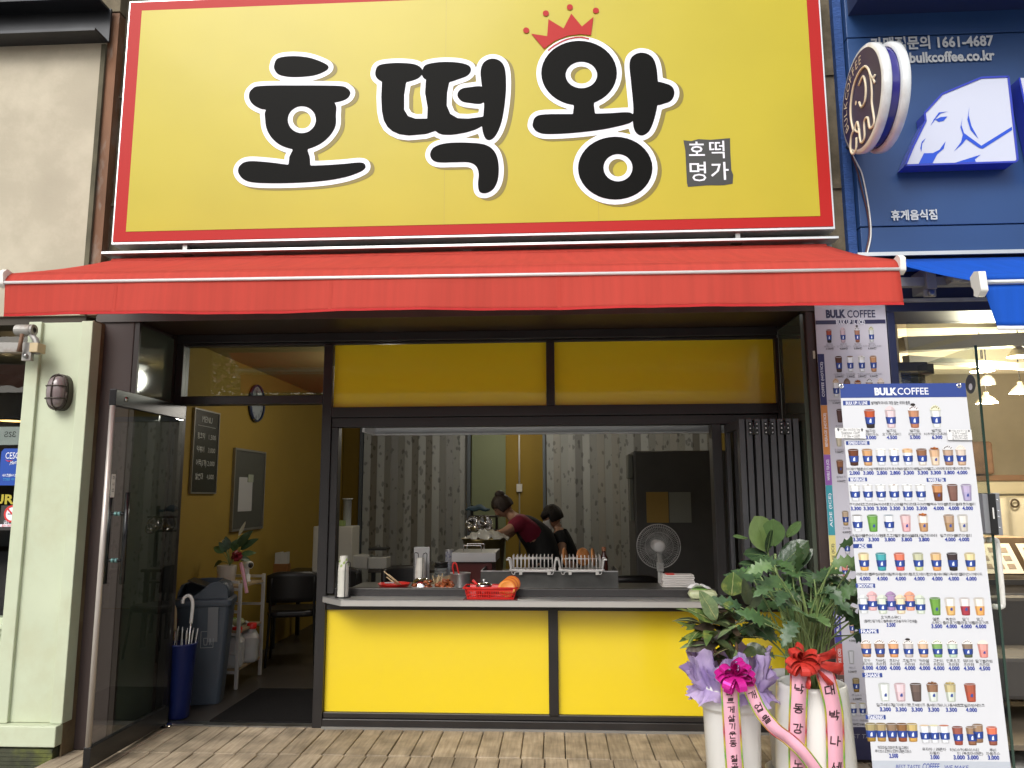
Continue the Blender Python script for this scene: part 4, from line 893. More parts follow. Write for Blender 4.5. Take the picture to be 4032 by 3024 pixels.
row(ZB6, 970, 1082, (1101,), 1142, (1246,1375,1520,1656), ('벌크업|아메리카노','벌크업|요거트스무디','벌크업|리얼모카','벌크업|치즈케이크프라페'), ('3.000','4.500','5.000','6.300'),
    (dict(c1='#b4512c', c2='#2c2322'), dict(c1='#d9c3c6', top=('dome','#dcc8ca')), dict(c1='#b98566', c2='#b07457', top=('swirl','#e3dfe0','#5b5150'), cookie=True), dict(c1='#e2e5e0', top=('swirl','#dcdcc0','#8a7f52'))), w=.066)
row(ZB6, 1216, 1316, (1338,), 1362, (1146,1232,1316,1398,1482,1570,1650,1734,1814), ('아메리카노','양촌리다방커피','카페라떼','카푸치노','카라멜마끼아또','바닐라라떼','달고나라떼','카페모카','화이트모카'),
    ('2.000','3.000','2.800','2.800','3.300','3.300','3.300','3.800','4.000'),
    (dict(c1=BR1,c2=BR2), dict(c1=TAN), dict(c1='#8c7360',hot=True,top=('foam','#eceae6','#d6d1cc')), dict(c1=WHc,hot=True,top=('foam','#f0eee9','#a9927d')), dict(c1=WHc,hot=True,top=('foam','#e0b98e','#c58b55')), dict(c1='#8d6246',c2='#e0d8cd'), dict(c1='#cda987',c2='#d9c4ac',sleeve=False,top=('chunk','#b06a34','#8b4d22')), dict(c1='#b79b85',c2='#a17a62',top=('swirl','#d9d8d8','#4c4b4f')), dict(c1='#d2c2b4',c2='#c9a98d',top=('swirl','#e7dcd2','#d8c8ba'))))
hots = [dict(c1=c,hot=True,top=('foam','#e7e7e6',c)) for c in ('#8f8f8c','#7c6a58','#7f8f93','#96684a','#8d9296','#8c8276')]
row(ZB6, 1437, 1537, (1558,), 1583, (1154,1234,1315,1397,1480,1563,1668,1762,1848), ('쿠키라떼','초코라떼','녹차라떼','토피넛라떼','밀크티라떼','고구마라떼','블랙슈가마블티','초코마블티','타로마블티'), ('3.300',)*6+('4.000',)*3,
    hots + [dict(c1='#c08a5c',c2='#6d4028',sleeve=False), dict(c1='#7d5c52',c2='#7a574d',sleeve=False,logo=False), dict(c1='#b3a6c4',c2='#a89fc0',sleeve=False)])
row(ZB8, 86, 188, (213,), 237, (1170,1265,1366,1470,1578,1740,1825), ('곡물라떼','멜론아이스라떼','민트초코라떼','딸기플라썸라떼','달고나밀크티라떼','밀크앤마블티','치즈마블티'), ('3.300','3.300','3.800','3.800','3.800','4.000','4.000'),
    (dict(c1='#8e8d8a',hot=True), dict(c1='#6fa24e',c2='#649a45',sleeve=False), dict(c1='#9aa3aa',hot=True), dict(c1='#ddb9ba',c2='#d8a8ab',sleeve=False), dict(c1='#e6ddd4',c2='#ba9169',sleeve=False,top=('chunk','#bb6f35','#96511f')), dict(c1='#b3977e',c2='#a3835f',sleeve=False), dict(c1='#dcd8d0',c2='#c4beb4',sleeve=False)))
row(ZB8, 322, 430, (453,), 480, (1210,1318,1432,1548,1659,1761,1870), ('레몬에이드','블루청레몬에이드','핑크자몽에이드','청포도에이드','한라봉에이드','체리콕에이드','깔라만시에이드'), ('4.000',)*7,
    (dict(c1='#e3cfa2',c2='#dba75a'), dict(c1='#4aa2a8',c2='#3d97a0'), dict(c1='#dd7a60',c2='#d0605a'), dict(c1='#bfc0a0',c2='#c5c98e'), dict(c1='#dcb684',c2='#d79a5e'), dict(c1='#3f3334',c2='#2e2829'), dict(c1='#e0cf9e',c2='#d8b470')))
sm = [dict(c1=c, top=('dome',c)) for c in ('#d7dadb','#dfb0b2','#d3dccb','#a78bb0','#e8d5b5','#eaa487','#d0d9c8')]
for i, d in enumerate(sm): d['dy'] = .014*(i % 2)
row(ZB8, 600, 698, (0,), 0, (1208,1264,1325,1380,1438,1498,1560), None, None, sm)
row(ZB8, 601, 708, (733,), 777, (1655,1746,1838,1928), ('멜론|스무디','복숭아|플라요거트','딸기|플라요거트','망고|플라요거트'), ('3.500','4.000','4.000','4.000'),
    (dict(c1='#6d9b45',sleeve=False), dict(c1='#e7e2da',c2='#dcb06f',sleeve=False), dict(c1='#e8dfdc',c2='#a53d48',sleeve=False), dict(c1='#e9e0d5',c2='#e2a560',sleeve=False)))
TX(ZB8, '요거트스무디', 1380, 722, .0155, PGREY); TX(ZB8, '(플레인/딸기/망고/블루베리/한라봉/자두/그린애플)', 1380, 745, .0145, PGREY, w=330); TX(ZB8, '3.500', 1383, 768, .0225, PPRICE, w=56, bold=.04)
fr_ = [('#caa283','#b98b66','#6b4630'),('#a08069','#8d6b54','#5d4038'),('#d9a277','#d79765','#7a4a2c'),('#c3bab4','#bdb4ad','#777'),('#d3b294','#cba27d','#d2a06a'),('#7fa463','#82a662','#7f9b5e'),('#c6d3c4','#bccdb9','#5a3a30'),('#8d7967','#5b6347','#7d7d7c'),('#dda097','#dd8e86','#e9dcd0')]
row(ZB8, 880, 968, (990,), 1035, (1226,1310,1396,1488,1580,1668,1762,1856,1952), tuple(n+'|프라페' for n in ('모카','자바칩','토피넛','크림쿠키','카라멜','그린티','민트초코','돼지바','딸기블라썸')), ('4.000',)*7+('4.300','4.500'),
    [dict(c1=a, c2=b, sleeve=i != 8, top=('swirl','#e6e2de' if i != 8 else '#e9dcd0', c if len(c) > 4 else '#777777'), cookie=i == 3) for i, (a, b, c) in enumerate(fr_)], w=.062)
row(ZB8, 1132, 1243, (1266,), 1293, (1338,1436,1535,1638,1748,1872), ('밀크쉐이크','딸기쉐이크','초코쉐이크','퐁쉐이크','바나나퐁쉐이크','초코빌라썸쉐이크'), ('3.300',)*5+('4.000',),
    (dict(c1='#dde2dc',sleeve=False), dict(c1='#e0c4c9',c2='#d3b9bf',sleeve=False), dict(c1='#6c5c55',c2='#60514c',sleeve=False,logo=False), dict(c1='#8d6a52',c2='#cdd4cc',sleeve=False,top=('chunk','#8b6448','#77513a')), dict(c1='#bfb286',c2='#c9d0c5',sleeve=False,top=('chunk','#c9bb88','#a4925a')), dict(c1='#a65a44',c2='#b1543f',sleeve=False)), w=.066)
tea = [dict(c1=a, c2=b, rimc='#d9dadd') for a, b in (('#a3956a','#a07f35'),('#a8946b','#b18a49'),('#8d765f','#7b5440'),('#8a6440','#8e4d2c'),('#c3ad72','#c99b4d'))]
row(ZB8, 1380, 1492, (0,), 0, (1255,1318,1384,1448,1512), None, None, tea, w=.062)
row(ZB8, 1393, 1505, (0,), 0, (1590,1648,1712), None, None, [dict(c1=c, hot=True) for c in ('#cdb596','#d5cfa9','#b5745a')], w=.06)
row(ZB8, 1402, 1515, (1546,), 1592, (1795,1880,1922,2008), ('히비스커스|티','아이스티|(복숭아/레몬)',' ','루비|자몽주스'), ('3.000','3.000',' ','3.000'), [dict(c1='#96564a',c2='#9c4a3a'), dict(c1='#9b7d62',c2='#8f6248'), dict(c1='#a08468',c2='#8a6a50',dy=.010), dict(c1='#dd7355',c2='#935645')], w=.06)
TX(ZB8, '캐모마일/페퍼민트/얼그레이', 1395, 1532, .0155, PGREY, w=190); TX(ZB8, '루이보스오렌지/오렌지레몬그라스', 1397, 1555, .0155, PGREY, w=225); TX(ZB8, '2.500', 1400, 1582, .0225, PPRICE, w=56, bold=.04)
TX(ZB8, '유자차 / 레몬차', 1652, 1543, .0155, PGREY); TX(ZB8, '자몽차', 1655, 1567, .0155, PGREY); TX(ZB8, '3.000', 1657, 1591, .0225, PPRICE, w=56, bold=.04)
TX(ZB8, 'BEST TASTE', 1490, 1652, .026, PPRICE, w=150, bold=0, shear=.2); TX(ZB8, 'COFFEE', 1632, 1648, .034, PPRICE, w=105, bold=.01, shear=.2); TX(ZB8, 'WE MAKE', 1790, 1656, .026, PPRICE, w=150, bold=0, shear=.2)
pr = S.mb.build('print', bn); pr['kind'] = 'stuff'
for px, py in ((3311,1521),(3774,1520)):
    a, b = S.uv(px, py); g = MB(); c_ = S.P(a, b, 3); fr3 = Matrix((S.u, S.v, S.n)).transposed()
    g.lathe([(.006,0),(.0085,.002),(.011,0)], c_, CHROME, 14, fr3); g.build('grommet', bn); g2 = MB(); g2.tube(catmull([c_-S.n*.02+S.v*.012, c_+S.n*.006+S.v*.012, c_+S.n*.012+S.v*.0, c_-S.n*.004-S.v*.004], 4, False), .0035, CHROME, 6); g2.build('hook', bn)
P_ = lambda a, b, d: BN_O+BN_U*a+BN_V*b-n_*d
fm = MB(); am = (a0+a1)/2
fm.tube([P_(am,.05,.05), P_(am,.95,.06)], .012, BLACKPL, 8); fm.tube([P_(am,.95,.06), P_(a0+.01,top-.01,.012)], .007, BLACKPL, 6); fm.tube([P_(am,.95,.06), P_(a1-.01,top-.01,.012)], .007, BLACKPL, 6)
fm.tube([P_(am,.95,.06), P_(a0+.01,bot+.01,.012)], .007, BLACKPL, 6); fm.tube([P_(am,.95,.06), P_(a1-.01,bot+.01,.012)], .007, BLACKPL, 6)
for da, dd in ((-.25,-.12),(.25,-.12),(0,.42)): fm.tube([P_(am,.35,.055), P_(am+da,-.30,.055+dd)], .010, BLACKPL, 8)
fm.build('frame', bn)
def note(label, px0, px1, py0, py1, lines, tilt, h, push):
    p = S.uv(px0, py1); r_ = S.uv(px1, py0); W_, H_ = r_[0]-p[0], r_[1]-p[1]; c_ = S.P((p[0]+r_[0])/2, (p[1]+r_[1])/2, push)
    u2 = (S.u*math.cos(tilt)+S.v*math.sin(tilt)); v2 = (S.v*math.cos(tilt)-S.u*math.sin(tilt)); mb = MB()
    mb.prism([(-W_/2,-H_/2),(W_/2,-H_/2),(W_/2,H_/2),(-W_/2,H_/2)], c_, u2, v2, -S.n*.0006, mat('paper white', (.76,.76,.75), .6))
    for i, t in enumerate(lines): text(mb, t, c_+S.n*.0008+v2*(H_*(.5-(i+.6)/(len(lines)+.2))), u2, v2, h, PGREY, w=W_*(.86 if i == 0 else .62), bold=.0)
    tag(mb.build('paper_note'), label, 'note')
note('white paper note with hearts taped over the left edge of the menu banner', 3286, 3401, 1686, 1727, ('♥ 전 메뉴 사이즈업 가능 ♥','TEA&DRINK +1000원','그 외 메뉴 +1500원'), -.02, .0165, 14)
note('white paper note with four small lines taped at the right edge of the menu banner', 3727, 3818, 1693, 1734, ('♥ 전 메뉴 변경 추가 가능 ♥','샷 추가 +500원','휘핑크림, 시럽 추가 +500원','펄, 코코넛 추가 +700원'), -.015, .0115, 14)

# wall poster on the pier behind
PY = -.585
S = Sheet((1.655, PY, .0), (1,0,0), (0,0,1)); po = thing('wall_menu_poster', 'tall lilac white menu poster with coloured side tabs on the pier behind the banner', 'poster', (1.87,PY,.2))
x0, x1 = 0.0, .437; zt = 2.745; zb = S.uv(3330,2990)[1]
MB().box(1.655+x0, 1.655+x1, PY+.001, PY+.006, zb, zt, mat('poster lilac white', (.56,.55,.62), .4)).build('sheet', po)
TX(ZA, 'BULK', 305, 97, .068, PNAVY, w=215, bold=.06); TX(ZA, 'COFFEE', 582, 97, .068, PNAVY, w=305, bold=.015)
p, r_ = q(*ZA, 88, 215), q(*ZA, 846, 160); S.rect(p[0], r_[0], p[1], r_[1], PNAVY); TX(ZA, 'BULK UP 1L (ICE)', 466, 188, .036, WHT, w=315, bold=.03)
def row2(z, y0, y1, xs, names, prices, specs, yn, w=.052):
    bt = q(*z, xs[0], y0)[1]; bb = q(*z, xs[0], y1)[1]
    for i, x in enumerate(xs):
        a = q(*z, x, y0)[0]; sp = dict(specs[i]); S.cup(a, bt, bb, w, sp.pop('c1'), **sp)
        for k, t in enumerate(names[i].split('|')): S.text(t, q(*z, x+8, yn)[0], q(*z, xs[0], yn+24*k)[1], .015, PGREYB, bold=.005)
        S.text(prices[i], q(*z, x+8, yn)[0], q(*z, xs[0], yn+24*(1+names[i].count('|')))[1], .016, PGREY, bold=.02)
row2(ZA, 275, 412, (229,380,536,690), ('벌크업|아메리카노','벌크업|요거트스무디','벌크업|리얼모카','벌크업|치즈케이크프라페'), ('3.000원','4.500원','5.000원','6.300원'), (dict(c1='#a4462a',c2='#2c2322'), dict(c1='#c9b0b8',top=('dome','#cbb4bb')), dict(c1='#a87a62',c2='#9a634c',top=('swirl','#cfccd2','#4b4448'),cookie=True), dict(c1='#ccd0d0',top=('swirl','#c9c9b0','#77704c'))), 432, .045)
row2(ZA, 565, 732, (335,459,584,711), ('아메리카노','카페라떼','카푸치노','양촌리다방커피'), ('2.000원','2.800원','2.800원','3.000원'), (dict(c1='#5d3524',c2='#48302a'), dict(c1='#7c6654',hot=True), dict(c1='#d5d3d2',hot=True,top=('foam','#dcdad8','#98836f')), dict(c1='#b98a62')), 758, .056)
row2(ZA, 840, 1005, (305,427,545,670,795), ('카라멜마끼아또','바닐라라떼','달고나라떼','카페모카','화이트모카'), ('3.300원',)*5, (dict(c1='#d5cfc8',hot=True,top=('swirl','#d7c3ab','#b98a58')), dict(c1='#80583f',top=('swirl','#77665c','#5b463a')), dict(c1='#b98f6b',top=('chunk','#a0622f','#7d451f')), dict(c1='#a58a76',top=('swirl','#cfcdd2','#454349')), dict(c1='#c3b3a6',top=('swirl','#d6cbc4','#c3b4a9'))), 1045, .056)
for y0, y1, xs, c in ((1140,1280,(345,),'#5a3f3a'), (1400,1540,(335,),'#cfc7b0')): row2(ZA, y0, y1, xs, ('초코라떼',), ('3.300원',), (dict(c1=c, sleeve=False, logo=False),), y1+40, .05)
Z4 = ((3180,1200), .6637)
row2(Z4, 922, 1002, (190,), ('블랙슈가',), ('4.000원',), (dict(c1='#8d5f42',c2='#5d3a28',sleeve=False),), 1022, .056)
row2(Z4, 1225, 1308, (222,), ('한라봉',), ('4.000원',), (dict(c1='#b59f86',c2='#b5986a'),), 1325, .052)
row2(Z4, 1398, 1480, (232,), ('플레인',), ('3.500원',), (dict(c1='#c9c7cd',top=('dome','#cfcdd3')),), 1500, .05)
row2(ZB8, 400, 470, (1096,), ('딸기',), ('3.500원',), (dict(c1='#d68a80',top=('dome','#d98c83')),), 492, .05)
row2(ZB8, 745, 820, (1140,), ('모카',), ('4.000원',), (dict(c1='#b79a86',top=('swirl','#d0ccd0','#735a4c')),), 842, .05)
row2(ZB8, 930, 1010, (1135,), ('쉐이크',), ('3.300원',), (dict(c1='#c5c6cc',sleeve=False,logo=False),), 1035, .05)
row2(ZB8, 1100, 1185, (1165,), ('루이보스',), ('2.500원',), (dict(c1='#9b875f',c2='#9a7a3a'),), 1205, .055)
row2(ZB8, 1255, 1335, (1148,1205), ('유자차','레몬차'), ('3.000원','3.000원'), (dict(c1='#b59c80',hot=True), dict(c1='#c3bd98',hot=True)), 1362, .055)
tabs = ((1394,1595,'#2b2d5e','COFFEE (HOT/ICE)'), (1596,1790,'#c98448','BEVERAGE (HOT/ICE)'), (1791,1910,'#8d5aa5','MARBLE TEA (ICE)'), (1911,2107,'#3f95a3','ADE (ICE)'), (2108,2315,'#d9cf86','SMOOTHIE (ICE)'), (2316,2533,'#4b4794','FRAPPE (ICE)'), (2534,2656,'#c0534a','SHAKE (ICE)'), (2657,2760,'#6b5650','TEA (ICE)'))
for ya, yb, c, t in tabs:
    b1 = S.uv(3215, ya)[1]; b0 = S.uv(3215, yb)[1]; S.rect(x0, .040, b0, b1, pcol(c))
    m_ = pcol('#3b3b46') if c == '#d9cf86' else WHT
    text(S.mb, t, S.P(.020, (b0+b1)/2+ (b1-b0)*.0, 2), (0,0,1), (-1,0,0), .022, m_, w=(b1-b0)*.68, bold=.012)
nb = S.uv(3330,2862)[1]; S.rect(x0, x1, zb, nb, PNAVY, 1); S.text('BEST TASTE COFFEE', .20, nb-.05, .034, PGREYB, w=.34, bold=0, shear=.15)
pr = S.mb.build('print', po); pr['kind'] = 'stuff'
MB().box(1.635, 1.648, -.563, -.5605, 2.405, 2.455, mat('cream tape', (.6,.58,.45), .6)).build('tape', po)
# ------------------------------------------------------------------ potted plants with congratulation ribbons
def leafmat(name, c, vein, rough=.32, vs=18):
    if name in MATS: return MATS[name]
    m = mat(name, c, rough, 0, .5, var=.22, vscale=vs, dirt=(vein, .55), dscale=26, bump=.25, bscale=40)
    return m
LCRO = [leafmat('croton green', (.075,.125,.034), (.33,.34,.07)), leafmat('croton dark', (.036,.052,.022), (.09,.10,.03)), leafmat('croton bronze', (.042,.032,.020), (.08,.05,.03)), leafmat('croton pale', (.13,.19,.085), (.42,.46,.20))]
LPHI = [leafmat('philodendron green', (.058,.118,.040), (.08,.15,.05), .42), leafmat('philodendron dark', (.038,.080,.032), (.05,.10,.04), .42), leafmat('philodendron light', (.10,.175,.060), (.13,.21,.07), .42)]
LRUB = [leafmat('rubber light', (.150,.225,.070), (.17,.25,.09), .3), leafmat('rubber dark', (.032,.062,.028), (.04,.08,.035), .2), leafmat('rubber mid', (.085,.15,.05), (.10,.17,.06), .28)]
STEM = mat('green stem', (.15,.21,.07), .5, var=.15); BARK = mat('brown stem', (.16,.09,.05), .7, var=.25)
POTW = mat('white glazed pot', (.74,.74,.71), .28, 0, .5, var=.04, vscale=2, coat=.3); SOIL = mat('soil', (.03,.022,.015), .95, bump=.5)
def leaf(parent, base, d, nrm, L, Wd, m, curl=.25, kind='oval', fold=.25, vein=None):
    """one leaf: base point, direction d, upper-side normal, length, width"""
    base, d, nrm = Vector(base), Vector(d).normalized(), Vector(nrm); side = d.cross(nrm)
    if side.length < 1e-3: side = d.cross(Vector((0,1,0)))
    side.normalize(); up = side.cross(d).normalized(); mb = MB(); n = 16 if kind == 'lobed' else 9
    def w(t):
        if kind == 'oval': return Wd/2*math.sin(PI*min(1,t**.85*.97+.03))**.8
        if kind == 'obovate': return Wd/2*(math.sin(PI*(.02+.98*t**1.15))**.62)
        if kind == 'lobed': b = Wd/2*math.sin(PI*min(.985,.10+.9*t))**.75; return b*(1-.58*abs(math.sin(t*PI*5.5))**1.3)
        return Wd/2*math.sin(PI*min(1,t*.98+.02))
    def fn(a, t):
        s_ = (a-.5)*2; ww = w(t); x = s_*ww; droop = -curl*L*t*t; lift = fold*abs(s_)*ww + (.06*ww*math.sin(t*16+s_*2) if kind != 'obovate' else 0)
        fwd = t*L*(1-.10*curl) - (.10*Wd*abs(s_) if kind == 'lobed' else 0)
        return base + d*fwd + side*x + up*(lift+droop)
    mb.grid(4, n, fn, m)
    if vein: mb.tube([fn(.5, k/8)+up*.0015 for k in range(9)], [.0022*(1-.7*k/8) for k in range(9)], vein, 4)
    return mb.build('leaf', parent)

from mathutils import noise as mnoise
# ---- croton in the left pot
cx, cy = .845, -1.45
cr = thing('potted_croton', 'croton in a white collared pot with purple tissue and magenta bow', 'potted plant', (cx,cy,0))
MB().lathe([(0,.0),(.116,.0),(.121,.01),(.136,.515),(.138,.525),(.152,.535),(.158,.545),(.160,.650),(.156,.658),(.150,.658),(.146,.64)], (cx,cy,0), POTW, 40).build('pot', cr)
MB().lathe([(0,.615),(.146,.605)], (cx,cy,0), SOIL, 24).build('soil', cr)
rnd = random.Random(3)
tips = []
for k in range(5):
    a = k*1.3; tp = Vector((cx-.02+.11*math.cos(a)*(1 if k else .2), cy+.06*math.sin(a), .84+.05*(k % 3))); tips.append(tp)
    MB().tube(catmull([(cx+.02*math.cos(a),cy+.02*math.sin(a),.60), (cx+.05*math.cos(a),cy+.04*math.sin(a),.72), tuple(tp)], 4, False), [.008]*8+[.006], BARK, 6).build('stem', cr)
pale = mat('pale vein', (.42,.42,.18), .5)
# leaves that stand out in the picture: base and tip positions with a material
for b, t, wd, mi, kind in (((2820,2440),(2748,2332),.075,3,'oval'), ((2812,2448),(2700,2412),.045,0,'oval'), ((2880,2345),(2890,2255),.105,0,'oval'), ((2945,2380),(2925,2280),.05,1,'oval'), ((2955,2395),(3005,2320),.05,1,'oval'), ((2815,2470),(2732,2492),.04,2,'oval'),
    ((2840,2520),(2708,2580),.055,2,'oval'), ((2870,2500),(2765,2535),.045,2,'oval'), ((2905,2570),(2880,2605),.07,1,'oval'), ((2930,2560),(2975,2600),.06,1,'oval'), ((2940,2540),(3010,2590),.05,1,'oval'), ((2930,2420),(2985,2430),.06,0,'oval'), ((2890,2400),(2840,2395),.05,0,'oval')):
    yb = cy + rnd.uniform(-.10,-.02); B = at(*b, yb); T = at(*t, yb-rnd.uniform(.0,.06)); d = T-B; L = d.length
    leaf(cr, B, d+Vector((0,-.02,.03)), Vector((.1,-1,.45)), L*1.04, wd*1.12, LCRO[mi], .08, kind, .18, pale if mi in (0,3) else None)
for k in range(60):
    tp = rnd.choice(tips)+Vector((0,0,rnd.uniform(-.02,.12))); a = rnd.uniform(0,2*PI); el_ = rnd.uniform(-.35,.9); d = Vector((math.cos(a)*math.cos(el_), .75*math.sin(a)*math.cos(el_), math.sin(el_)))
    leaf(cr, tp+d*.02-Vector((0,0,rnd.uniform(0,.14))), d, Vector((0,-.4,1)), rnd.uniform(.11,.17), rnd.uniform(.035,.06), LCRO[rnd.choice((0,0,1,1,1,2,3))], rnd.uniform(.1,.5), 'oval', .2, pale if rnd.random() < .3 else None)
# tissue wrap
def tissue_mat():
    m = bpy.data.materials.new('lilac tissue'); m.use_nodes = True; n = m.node_tree.nodes; l = m.node_tree.links; p = n['Principled BSDF']; p.inputs['Roughness'].default_value = .8
    tc = n.new('ShaderNodeTexCoord'); nz = n.new('ShaderNodeTexNoise'); nz.inputs['Scale'].default_value = 9; nz.inputs['Detail'].default_value = 7; l.new(tc.outputs['Object'], nz.inputs[0])
    r_ = n.new('ShaderNodeValToRGB'); r_.color_ramp.elements[0].position = .35; r_.color_ramp.elements[0].color = (.38,.27,.58,1); r_.color_ramp.elements[1].position = .65; r_.color_ramp.elements[1].color = (.64,.52,.76,1); l.new(nz.outputs[0], r_.inputs[0]); l.new(r_.outputs[0], p.inputs['Base Color'])
    t = n.new('ShaderNodeBsdfTranslucent'); l.new(r_.outputs[0], t.inputs[0]); s_ = n.new('ShaderNodeMixShader'); s_.inputs[0].default_value = .35; l.new(p.outputs[0], s_.inputs[1]); l.new(t.outputs[0], s_.inputs[2]); l.new(s_.outputs[0], n['Material Output'].inputs[0]); return m
TIS = tissue_mat()
for layer, (h0, h1, rr, ph, lean) in enumerate(((.60,.78,.185,0,1), (.605,.70,.210,1.7,1), (.595,.64,.205,3.1,1))):
    def fn(u, v, layer=layer):
        a = 2*PI*u; ruf = math.sin(a*9+ph)*.5+math.sin(a*17+ph*2)*.35+math.sin(a*31+ph)*.3+math.sin(a*47+v*6)*.25
        r_ = .153+(rr-.153)*v+.030*ruf*v; z = h0+(h1-h0)*v+ .030*v*math.sin(a*7+ph*3)+.018*v*math.sin(a*13+1)
        if layer == 2: z = .63+(.575-.63)*v+.02*v*math.sin(a*8); r_ = .165+(.208-.165)*v+.025*ruf*v
        q_ = Vector((cx+r_*math.cos(a), cy+r_*math.sin(a)*.92, z)); nn = mnoise.noise(q_*22)+.6*mnoise.noise(q_*48); return q_+Vector((math.cos(a),math.sin(a),.6))*(.014*nn*v)
    MB().grid(200, 8, fn, TIS).build('tissue_wrap', cr)
# ribbons
def edge_mat():
    m = bpy.data.materials.new('rainbow foil edge'); m.use_nodes = True; n = m.node_tree.nodes; l = m.node_tree.links; p = n['Principled BSDF']; p.inputs['Roughness'].default_value = .25; p.inputs['Metallic'].default_value = .4
    g = n.new('ShaderNodeNewGeometry'); sx = n.new('ShaderNodeSeparateXYZ'); l.new(g.outputs['Position'], sx.inputs[0]); mu = n.new('ShaderNodeMath'); mu.operation = 'MULTIPLY'; mu.inputs[1].default_value = 4.2; l.new(sx.outputs[2], mu.inputs[0])
    fr_ = n.new('ShaderNodeMath'); fr_.operation = 'FRACT'; l.new(mu.outputs[0], fr_.inputs[0]); r_ = n.new('ShaderNodeValToRGB'); e = r_.color_ramp.elements; e[0].color = (.55,.06,.12,1); e[1].color = (.55,.06,.12,1); e[1].position = 1
    for ps, c in ((.3,(.62,.55,.06,1)), (.55,(.18,.45,.08,1)), (.8,(.62,.55,.06,1))): x = e.new(ps); x.color = c
    l.new(fr_.outputs[0], r_.inputs[0]); l.new(r_.outputs[0], p.inputs['Base Color']); return m
EDGE = edge_mat(); PINK = mat('pink satin ribbon', (.78,.40,.50), .35, 0, .4)
def ribbon(parent, pts, width, chars, size, first=.05, step=.1, sides=None, name='ribbon_tail'):
    P = catmull(pts, 8, False); n = len(P); F = []
    for i in range(n):
        t = (P[min(i+1,n-1)]-P[max(i-1,0)]).normalized(); s_ = (sides[0].lerp(sides[1], i/(n-1)) if sides else Vector((1,0,0))); s_ = (s_-t*s_.dot(t)).normalized(); F.append((P[i], t, s_, t.cross(s_)))
    mb = MB()
    for a, b, m in ((-.5,-.40,EDGE), (-.40,.40,PINK), (.40,.5,EDGE)):
        vs = []; 
        for p, t, s_, nn in F: vs += [p+s_*width*a, p+s_*width*b]
        mb.add(vs, [(2*i, 2*i+1, 2*i+3, 2*i+2) for i in range(n-1)], m, True)
    o = mb.build(name, parent, solid=.0012)
    Ls = [0]
    for a, b in zip(P, P[1:]): Ls.append(Ls[-1]+(b-a).length)
    tx = MB(); d = first
    for c in chars:
        if c != ' ' and d < Ls[-1]:
            i = max(k for k in range(n) if Ls[k] <= d); p, t, s_, nn = F[min(i,n-1)]; k = (d-Ls[i])/max(1e-6,(Ls[min(i+1,n-1)]-Ls[i])); p = p.lerp(P[min(i+1,n-1)], k)
            nn = nn if nn.dot(EYE-p) > 0 else -nn; text(tx, c, p+nn*.0022, s_, -t, size, mat('black brush ink', (.03,.012,.015), .4), bold=.022, shear=.10)
        d += step if c != ' ' else step*.8
    if tx.v: to = tx.build('brush_writing', o); to['kind'] = 'stuff'
    return o
def bow(parent, c, m, r, n, seed, name='bow'):
    c = Vector(c); rg = random.Random(seed); mb = MB()
    for k in range(n):
        a = 2*PI*k/n+rg.uniform(-.3,.3); tilt = rg.uniform(-.2,1.0); d = Vector((math.cos(a), -.35-.6*tilt, math.sin(a)*.8)).normalized(); w_ = Vector((0,-.5,1)).cross(d).normalized()*.019; u_ = d.cross(w_).normalized()
        prof = [(0,0),(.35,.20),(.75,.24),(1,.0),(.75,-.2),(.35,-.16),(0,0)]; P = catmull([c+d*(r*p[0])+u_*(r*p[1]) for p in prof], 3, False); vs = []
        for p in P: vs += [p-w_, p+w_]
        mb.add(vs, [(2*i,2*i+1,2*i+3,2*i+2) for i in range(len(P)-1)], m, False)
    return mb.build(name, parent, solid=.001)
MAG = mat('magenta foil ribbon', (.62,.02,.30), .22, .35, .5); RRB = mat('red gauze ribbon', (.50,.035,.025), .38, .1, .5, var=.15, vscale=30)
yb = cy-.222
bow(cr, at(2892,2655,yb-.02), MAG, .095, 11, 5)
V3 = lambda px, py, y: tuple(at(px, py, y))
sd_ = (Vector((1,.0,0)), Vector((1,0,0)))
ribbon(cr, [V3(2872,2672,yb-.02), V3(2876,2760,yb-.02), V3(2882,2860,yb-.01), V3(2888,2960,yb), V3(2895,3060,yb+.01), V3(2902,3250,yb+.02)], .083, '바르게살기운동 칠곡군 협의회장', .036, .062, .0375, sd_)
ribbon(cr, [V3(2938,2672,yb-.02), V3(2962,2735,yb-.03), V3(2998,2805,yb-.04), V3(3050,2868,yb-.05), V3(3108,2912,yb-.05), V3(3160,2962,yb-.06), V3(3215,3035,yb-.05), V3(3270,3130,yb-.02)], .062, '개업을         구라', .040, .075, .056, (Vector((1,0,.35)), Vector((.8,-.5,.5))))

# ---- philodendron in the right pot
px_, py_ = 1.235, -1.45
ph = thing('potted_philodendron', 'philodendron with long stems in a tall white pot with red bow', 'potted plant', (px_,py_,0))
MB().lathe([(0,0),(.172,0),(.185,.02),(.188,.12),(.184,.30),(.172,.52),(.164,.625),(.160,.645),(.152,.650),(.146,.640),(.144,.60)], (px_,py_,0), POTW, 44).build('pot', ph)
MB().lathe([(0,.60),(.145,.595)], (px_,py_,0), SOIL, 24).build('soil', ph)
rnd = random.Random(11)
pts = [(3310,2150),(3355,2225),(3280,2225),(3215,2280),(3160,2305),(3255,2310),(3065,2275),(3035,2225),(2990,2320),(3100,2400),(3400,2330),(3350,2290),(3330,2420),(3395,2420),(3130,2450),(3060,2510),(2985,2500),(3020,2400),(3200,2370),(3290,2365),(3090,2330),(3140,2250),(3250,2380),(3365,2500),(3045,2580),(3010,2455),(3180,2420),(2950,2430),(3120,2360),(3230,2250),(3320,2330),(2915,2390)]
